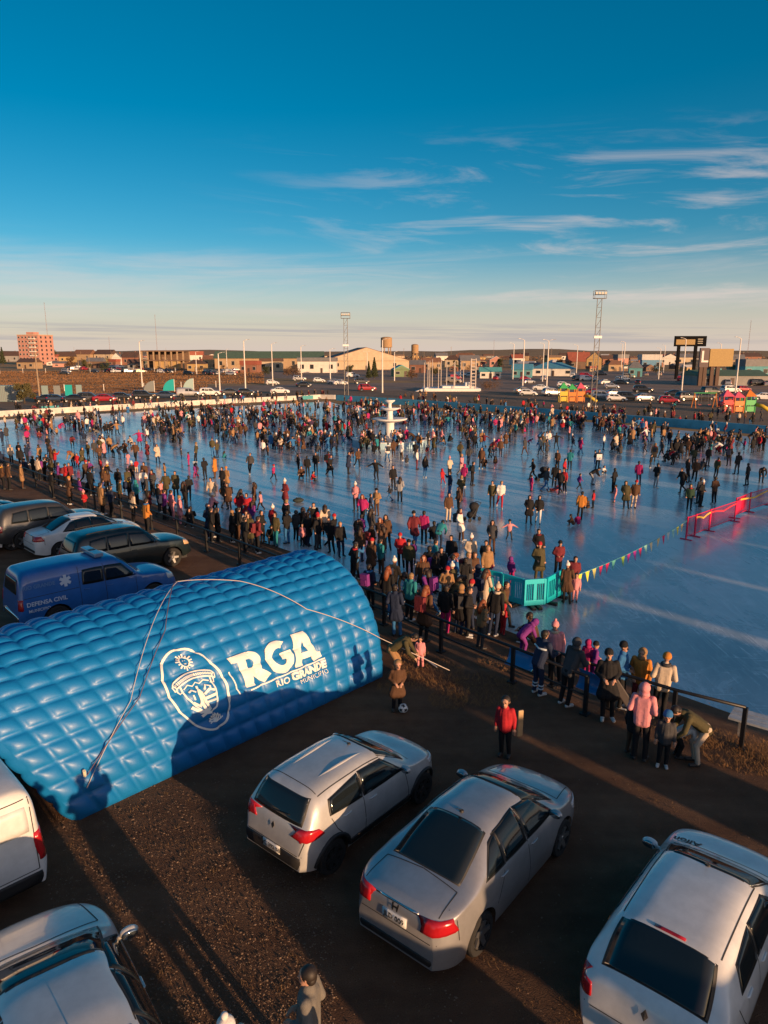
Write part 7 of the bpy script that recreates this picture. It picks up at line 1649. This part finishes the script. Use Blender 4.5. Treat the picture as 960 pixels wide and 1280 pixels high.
# white lettering strip on the blue jacket, white coat woman, etc.
person(576, 677, 'w', 'W', 'B', 'l', 120, False, True, 'woman in flowing white coat and brown boots striding on the ice', 1.0)
person(637, 675, 'a', 'P', 'G', 'b', 180, True, False, 'small child in pink jacket alone on the ice, arms spread', .95)
person(471, 601, 'a', 'K', 'K', 'h', 200, False, False, 'man in black skating with both arms spread on open ice', 1.0)
person(357, 636, 'h', 'M', 'T', 'w', 230, False, True, 'tall person in long maroon brown coat alone on open ice', 1.05)
person(746, 588, 'h', 'K', 'K', 'h', 190, False, False, 'person in black carrying a big white box on the right ice', 1.0)
o = MB().box((0, 0, 0), (.42, .1, .46)).build('box', mat('white_card', (.75, .74, .72), .7), loc=G(746.5, 588) + Vector((0, -.30, 1.12))); tag(o, 'white square box carried by a person on the right ice', 'box')
'''PEOPLE'''
PL = '''487 627 s G U w k;492 613 s K K h;500 629 s g K l 20;445 639 s P K w 200;454 655 w F K r 200;471 645 s T B b 210;465 676 s G K l;485 687 s B K l 200;478 690 s B B r 200;463 641 s N K h k;531 597 s K U l;554 606 s R R d k;562 598 s C K p;577 595 s P C t;589 607 s K K h;579 609 s F K d 30;562 622 s N U h;575 626 s L B t 20;560 652 s B C h 160;574 643 s B K l;615 635 s L K h 200;624 635 s W R y 180;614 692 s G B l 200;519 683 s+ M U b 20;530 680 s F K h 20;543 676 c K K h;548 686 b E N h;
664 614 s F F h k;660 655 s+ K K d 190;672 655 s K W d 190;666 600 w K K h -80;681 615 w G U h 90;692 609 s K K h;700 618 s K K h;706 616 s R K h;724 650 s O K h 20;734 636 c B B h k;741 635 s R K h k;740 606 b K g h 90;754 593 c W K h k;724 612 w V K h k;768 628 s P P h k;766 616 s K K h;782 636 s+ L K d 200;791 635 s B C m 190;798 607 s F N h 30;819 610 s K g h 60;715 657 c B B h k;722 656 c F F h k;861 638 s D K d 190;875 634 h K K w;892 630 s B K h;853 616 s+ K K h;872 630 s G K h;934 607 s K K h;951 604 b K K h;
484 578 s W U h;492 573 s P P w k;502 576 s W B p;508 579 c G K h k;521 587 s W M l;499 558 s+ T T d 20;483 556 s N N h;516 556 s B K h;522 556 s T K h;527 557 s K K l;535 558 s G K h;541 557 s C K l;546 556 s F M h;551 556 s M K l;555 557 s C T h k;562 553 s K K h;575 575 s G K h;585 581 s G N h 20;582 551 s K K h;587 552 c K K h;592 550 s B K h;601 586 s B K l;605 585 c B K h;602 559 s M K h;605 561 s K K h;612 573 s P T t;616 573 s B K h;620 564 s K K l;619 587 s B P l k;626 557 s K K h;632 561 s M K h;637 553 s R K h;644 547 s F F h k;641 541 s N K h;650 535 c M M h k;656 570 s K K h;661 558 s C K y 200;674 555 b K K h;686 559 s K G h 20;695 562 s B K h;697 588 s B K h;704 600 s R K h;712 588 s E K h;620 531 s K K h;592 537 s O B h;584 533 s B K h;572 533 s R K h;567 531 s M K h;602 528 c M K h;707 533 s K K h;660 521 s F F h k;680 525 c P P h k;690 522 s C K h;669 521 s B K h;711 551 s K K h;715 556 s K K l;717 559 s M K h;505 532 s M K h;512 532 s R K h;521 535 s K K h;526 532 s R K l;531 534 s M K h;539 535 s C K h;545 532 s K K h;549 533 s B K h;
727 537 s B K h;739 523 s K K h;749 528 s N K h;757 532 s M K h;774 525 s C K h;764 531 a P P h k;825 530 s K K h;830 530 s B K h;839 528 s K K h;849 531 s B K h;857 530 s K K h;867 532 s T K h;877 531 s K K h;754 563 s K K h;764 566 s G K h;771 551 s P K l;780 549 s K K h;786 562 s G K h;775 568 c K K h;804 555 a K K h;812 546 s T B m;817 546 s N K h;806 566 c K K h;827 573 s R K h 20;837 556 s K K h;844 568 w G K h;840 583 b K K h;834 577 c K K h;816 579 s+ T T d 20;812 585 s K K h k;859 571 a K K h;867 583 s L K h;884 583 s K K h;877 588 c G K h;876 561 s K K h;880 560 s D K h;889 551 s K K l;895 543 s B K h;911 583 s K K h;921 593 s K G h;925 558 s E K h;930 563 s N K h;907 568 c K K h;940 567 s K K h k;948 565 s K K h;956 552 c K K h;905 546 b K K h;894 598 s L K h;867 603 s B K h;859 603 s K K l;725 568 s K K h;724 561 s F K h k;
245 578 s L K y;245 598 s V F h k;257 600 s K K h;269 598 s+ O B h;266 570 s P P h k;272 573 s F K h;280 573 s P K p k;271 547 s K K h;284 613 s+ T B o 20;278 615 s K K h;312 593 s G K h 185;342 600 s F K m k;329 571 s+ T K t;335 571 s V P h k;339 561 s K K h;332 558 s N K h;321 550 s C C p;307 548 s B K h;301 548 s K K h;292 547 s V K h;351 566 b K K h;352 561 s R K h;362 563 s T T h;367 558 s C K y;372 558 s N K h;379 558 s F K h;380 568 c B K h;387 558 s G K h;392 561 s C K h;397 566 s B K h;402 563 s B K l;406 558 s M K h;415 561 s O B h;374 593 s K K h;377 598 c B K h;385 596 s K K h;391 601 c R K h k;395 591 s K K h;412 596 s+ K K h;409 590 s M K h;435 592 s+ N K h;440 576 s W K l;446 585 w B K h;451 567 s R M h;466 560 s G K h;474 557 s B K h;429 556 s M K h;435 551 s K K h;425 541 s R K h;
91 561 s F K w;97 584 s R R h k;105 550 c N R h;111 575 s K K h;119 573 s C K h;131 573 s B K h;130 566 s G K h;127 591 s R N h k;125 581 s B K h;142 573 s K K h 180;150 575 s N K h 180;157 573 s B K l;160 581 s P P h k;170 577 s B K h;171 591 s R C h k;164 557 s K K h;175 558 s W W h;185 553 s T L h;185 576 s C K l;197 578 s+ C K l;192 548 s K K h;202 548 s B K h;212 545 s K K h;221 548 c P P h k;227 575 s K K h;236 582 s F F h k;147 545 s L K h;154 536 s R K h;124 551 s G M h;127 538 s R K h;132 548 s M K h;76 541 c M K h;65 540 s C W l;59 536 s K K h;55 533 s G K h;45 533 s K K h;40 536 c R R h k;32 534 c P K h;25 531 c K K h;35 556 s D K h;37 566 s G K h;4 558 s P P h;9 551 s K K h;
15 581 s C K y;28 586 s K K h;36 581 s N K h;50 601 s C K h 30;56 601 s K K h 40;51 581 s T K h;43 598 s K K h;5 612 s B K h 40;12 613 s B K h 40;29 611 s+ T B h 60;67 623 s K K h 40;74 608 s V K h 60;82 609 s R K h;88 608 s M K h;87 631 s+ B K o 40;107 638 s R K p 190 k;110 617 c K K h;116 620 s K K h;129 643 s+ T K h 40;140 646 s N K h 40;150 633 s L K h 50;135 617 s B K l;128 612 s B K h;148 615 s K K h;160 616 s L K h;162 631 s K K h 50;172 634 s E K d 40;184 629 s G K w;180 616 s W K h;167 653 s C K l 40;184 669 s O K h 40;181 607 s B K h 190;192 616 s K K h 200;208 621 s+ L K h 180;220 621 s+ L K h 180;236 626 s K K h;207 598 s T K h k;200 641 s K K h 50;206 651 s V K h 50;217 651 s P P h 50;226 656 s+ P P y 60;201 621 s P P h k;239 656 c K K h;246 597 w P F h k;
267 631 s+ C C h 190;287 637 s+ B K g 200;299 638 s G N h k;319 636 s+ B K l;326 638 s P B h k;265 678 s+ K K h 60;273 678 s+ K K l 60;289 678 s+ K K t 60;297 676 s B K h;308 679 s C E h 190;329 679 s K K h;340 679 c K K h;345 683 s L E h;306 692 s K K h 50;321 692 s M K h 50;370 677 s G K d 30;381 677 s+ K K l;393 669 s K K h;397 684 s B K m 190;407 671 s C K l;415 691 s K K h 200;427 696 s K N y 150;450 702 s B N l;378 683 s P K h k;448 692 s B K l;444 724 s U K g 40;464 698 s+ B K l;463 722 s+ B K m 40;440 726 s K K h 50;502 712 s R K m 190;517 706 s V K h k;512 722 s L K b 190;527 748 s B K r 180;551 732 s+ K K h;565 717 s K K h;579 748 s K K h;540 724 s E K h;536 735 s K K h 30'''
rn_ = random.Random(41); EXTRA = []
for k in range(64):
    x = rn_.uniform(225, 640) if k < 44 else rn_.uniform(0, 225); y = edge_y(x, ICE_PX) + (rn_.gauss(-12, 9) if k % 3 else rn_.uniform(8, 20))
    if x < 470 and y > 690 and x > 170: y -= 26
    EXTRA.append(f"{x:.0f} {y:.0f} {rn_.choice(['s', 's', 'h', 's+', 's+', 'b', 'w', 'c'])} {rn_.choice('KKKKNGGBBLMRTEPVC')} {rn_.choice('KKKNGUB')} {rn_.choice('hhhlllbwdymr')} {rn_.choice([40, 40, 50, 200, 120, 310])}" + (' k' if rn_.random() < .2 else ''))
PL += ';' + ';'.join(EXTRA)
FARP = []
ENT = [e.split() for e in PL.replace('\n', '').split(';') if len(e.split()) >= 6]; ENT.sort(key=lambda e: -float(e[1]))
CAP = 300 - NP[0]; FARP = ENT[CAP:]
for f_ in ENT[:CAP]:
    kd = 'k' in f_[6:]; fc_ = [x for x in f_[6:] if x != 'k']; lg_ = f_[2].endswith('+')
    person(float(f_[0]), float(f_[1]), f_[2].rstrip('+'), f_[3], f_[4], f_[5], float(fc_[0]) if fc_ else None, kd, lg_)
# ---------------------------------------------------------------- the far crowd, past three hundred: one object
def far_crowd():
    rn = random.Random(99); pts = []
    def fill(n, x0, x1, y0f, y1f, cl=6):
        for _ in range(n // cl + 1):
            cx = rn.uniform(x0, x1); cy = rn.uniform(y0f(cx), y1f(cx))
            for _ in range(rn.randint(1, cl)): 
                x, y = cx + rn.gauss(0, 6), cy + rn.gauss(0, 2.2)
                yf = y0f(min(max(x, 0), 960))
                if y > yf - 1: pts.append((x, y))
    wl = lambda x: 521 - 21 * x / 415 if x < 415 else 501 + 44 * (x - 415) / 545
    lo = lambda x: 541 if x < 700 else 548
    fill(520, 190, 480, lambda x: wl(x) + 4, lambda x: 538, 5); fill(160, 10, 250, lambda x: wl(x) + 5, lambda x: 546, 4)
    fill(380, 430, 650, lambda x: wl(x) + 3, lambda x: wl(x) + 22, 4); fill(190, 640, 790, lambda x: wl(x) + 2, lambda x: wl(x) + 14, 4); fill(90, 780, 955, lambda x: wl(x) + 6, lambda x: wl(x) + 40, 5)
    fill(170, 240, 470, lambda x: 535, lambda x: 566, 5); fill(60, 440, 540, lambda x: 556, lambda x: 562, 4); fill(90, 470, 720, lambda x: 530, lambda x: 572, 6); fill(40, 60, 240, lambda x: 540, lambda x: 575, 6); fill(70, 720, 950, lambda x: 545, lambda x: 580, 7)
    # behind the rink walls
    for _ in range(110): x = rn.uniform(20, 410); pts.append((x, wl(x) - rn.uniform(1, 5)))
    for _ in range(90): x = rn.uniform(500, 780); pts.append((x, wl(x) - rn.uniform(3, 13)))
    for _ in range(34): x = rn.uniform(780, 955); pts.append((x, wl(x) - rn.uniform(4, 24)))
    for f_ in FARP: pts.append((float(f_[0]), float(f_[1])))
    mats_ = [SKIN, SHOE]; ix = {}
    for k in CL: ix[k] = len(mats_); mats_.append(cloth(k))
    for k in 'hylr': ix['hair' + k] = len(mats_); mats_.append(hairm[k])
    mb = MB()
    for x, y in pts:
        if (x - 487) ** 2 / 50 ** 2 + (y - 547) ** 2 / 8 ** 2 < 1: continue
        kid = rn.random() < .22; pose = rn.choice('ssswwwahhbc'); pm = person_meshes(pose, kid, 2)
        jk = rn.choice('KKKKKKNNGGGBBBMRFPCWTLLUEKMAT'); lg = rn.choice('KKKKNNGBKU'); hd = rn.choice('hhhhlbwyh')
        s = rn.uniform(.92, 1.04); p = G(x, y, ZI + .012); M = Matrix.Translation(p) @ Matrix.Rotation(rn.uniform(0, 6.28), 4, 'Z') @ Matrix.Diagonal((s, s, s, 1))
        me = pm['body']; o_ = len(mb.v); mb.v += [tuple(M @ v.co) for v in me.vertices]; tr = {0: 0, 1: ix[lg], 2: 1, 3: ix[jk], 4: 0, 5: 0}
        for pl in me.polygons: mb.f.append(tuple(i + o_ for i in pl.vertices)); mb.mi.append(tr[pl.material_index])
        me = pm['J'] if rn.random() < .7 else pm['L']; o_ = len(mb.v); mb.v += [tuple(M @ v.co) for v in me.vertices]
        for pl in me.polygons: mb.f.append(tuple(i + o_ for i in pl.vertices)); mb.mi.append(ix[jk])
        me = head_mesh(hd, 2); M2 = M @ pm['fr']; o_ = len(mb.v); mb.v += [tuple(M2 @ v.co) for v in me.vertices]
        hm_ = ix['hair' + hd] if hd in HAIR else ix[HAT[hd][1]]
        for pl in me.polygons: mb.f.append(tuple(i + o_ for i in pl.vertices)); mb.mi.append(hm_)
    tag(mb.build('crowd', mats_, smooth=True, fix=False), kind='stuff')
far_crowd()
# ================================================================== LABELS: make each one single out one thing
def finish_labels():
    ordn = ['first', 'second', 'third', 'fourth', 'fifth', 'sixth', 'seventh', 'eighth', 'ninth', 'tenth', 'eleventh', 'twelfth']
    landmarks = [(487, 545, 'the white fountain'), (565, 480, 'the white pole monument'), (860, 450, 'the black billboard'), (741, 500, 'the right floodlight tower'), (433, 490, 'the left floodlight tower'), (38, 456, 'the pink apartment block'), (450, 455, 'the cream warehouse'), (204, 455, 'the unfinished building'), (335, 450, 'the brown warehouse'), (650, 742, 'the cyan barriers'), (880, 650, 'the red mesh fence'), (715, 490, 'the orange playground tower'), (240, 690, 'the blue tent'), (130, 680, 'the parked dark suv'), (921, 480, 'the far right lamp'), (265, 560, None)]
    groups = {}
    for it in UNIQ: groups.setdefault((it[1], it[4] if it[4] != 'town' else ''), []).append(it)
    for (base, where), its in groups.items():
        w = where
        if len(its) == 1: its[0][0]['label'] = (base + (' ' + w if w else '')); continue
        its.sort(key=lambda i: i[2]); n = len(its)
        for k, it in enumerate(its):
            if n == 2: t = 'left of two' if k == 0 else 'right of two'
            elif k == 0: t = 'leftmost of %d' % n
            elif k == n - 1: t = 'rightmost of %d' % n
            else: t = '%s from left of %d' % (ordn[k] if k < 12 else str(k + 1) + 'th', n)
            it[0]['label'] = base + (' ' + w if w else '') + ', ' + t
    for it in UNIQ:
        o = it[0]; l = o['label']
        if len(l.split()) > 16:
            l = l.replace(' trousers', ' legs').replace('standing hands together', 'standing').replace('standing ', '').replace(', standing', '')
            if len(l.split()) > 16: l = l.replace('dark short hair', 'dark hair').replace('on the bank by the railing', 'on the bank').replace('along the blue rink wall', 'at the blue wall').replace('around the white fountain', 'round the fountain').replace('near the red mesh fence', 'at the red fence')
            if len(l.split()) > 16: l = l.replace(', dark hair', '').replace('person in', 'in')
            o['label'] = l
    seen = {}
    for o in bpy.data.objects:
        if o.parent is None and 'label' in o.keys(): seen.setdefault(o['label'], []).append(o)
    for l, os_ in seen.items():
        if len(os_) > 1: print('DUPLABEL', l, len(os_))
        if len(l.split()) > 16: print('LONG', l)
finish_labels()
for k in ('sedan', 'hatch', 'suv', 'pickup'):   # templates that were never placed
    if k in protos and k not in used_proto:
        for c in list(bpy.data.objects):
            r_ = c
            while r_.parent: r_ = r_.parent
            if r_ == protos[k] and c != r_: bpy.data.objects.remove(c)
        bpy.data.objects.remove(protos[k])
print('PEOPLE', NP[0], 'OBJ', len(bpy.data.objects))
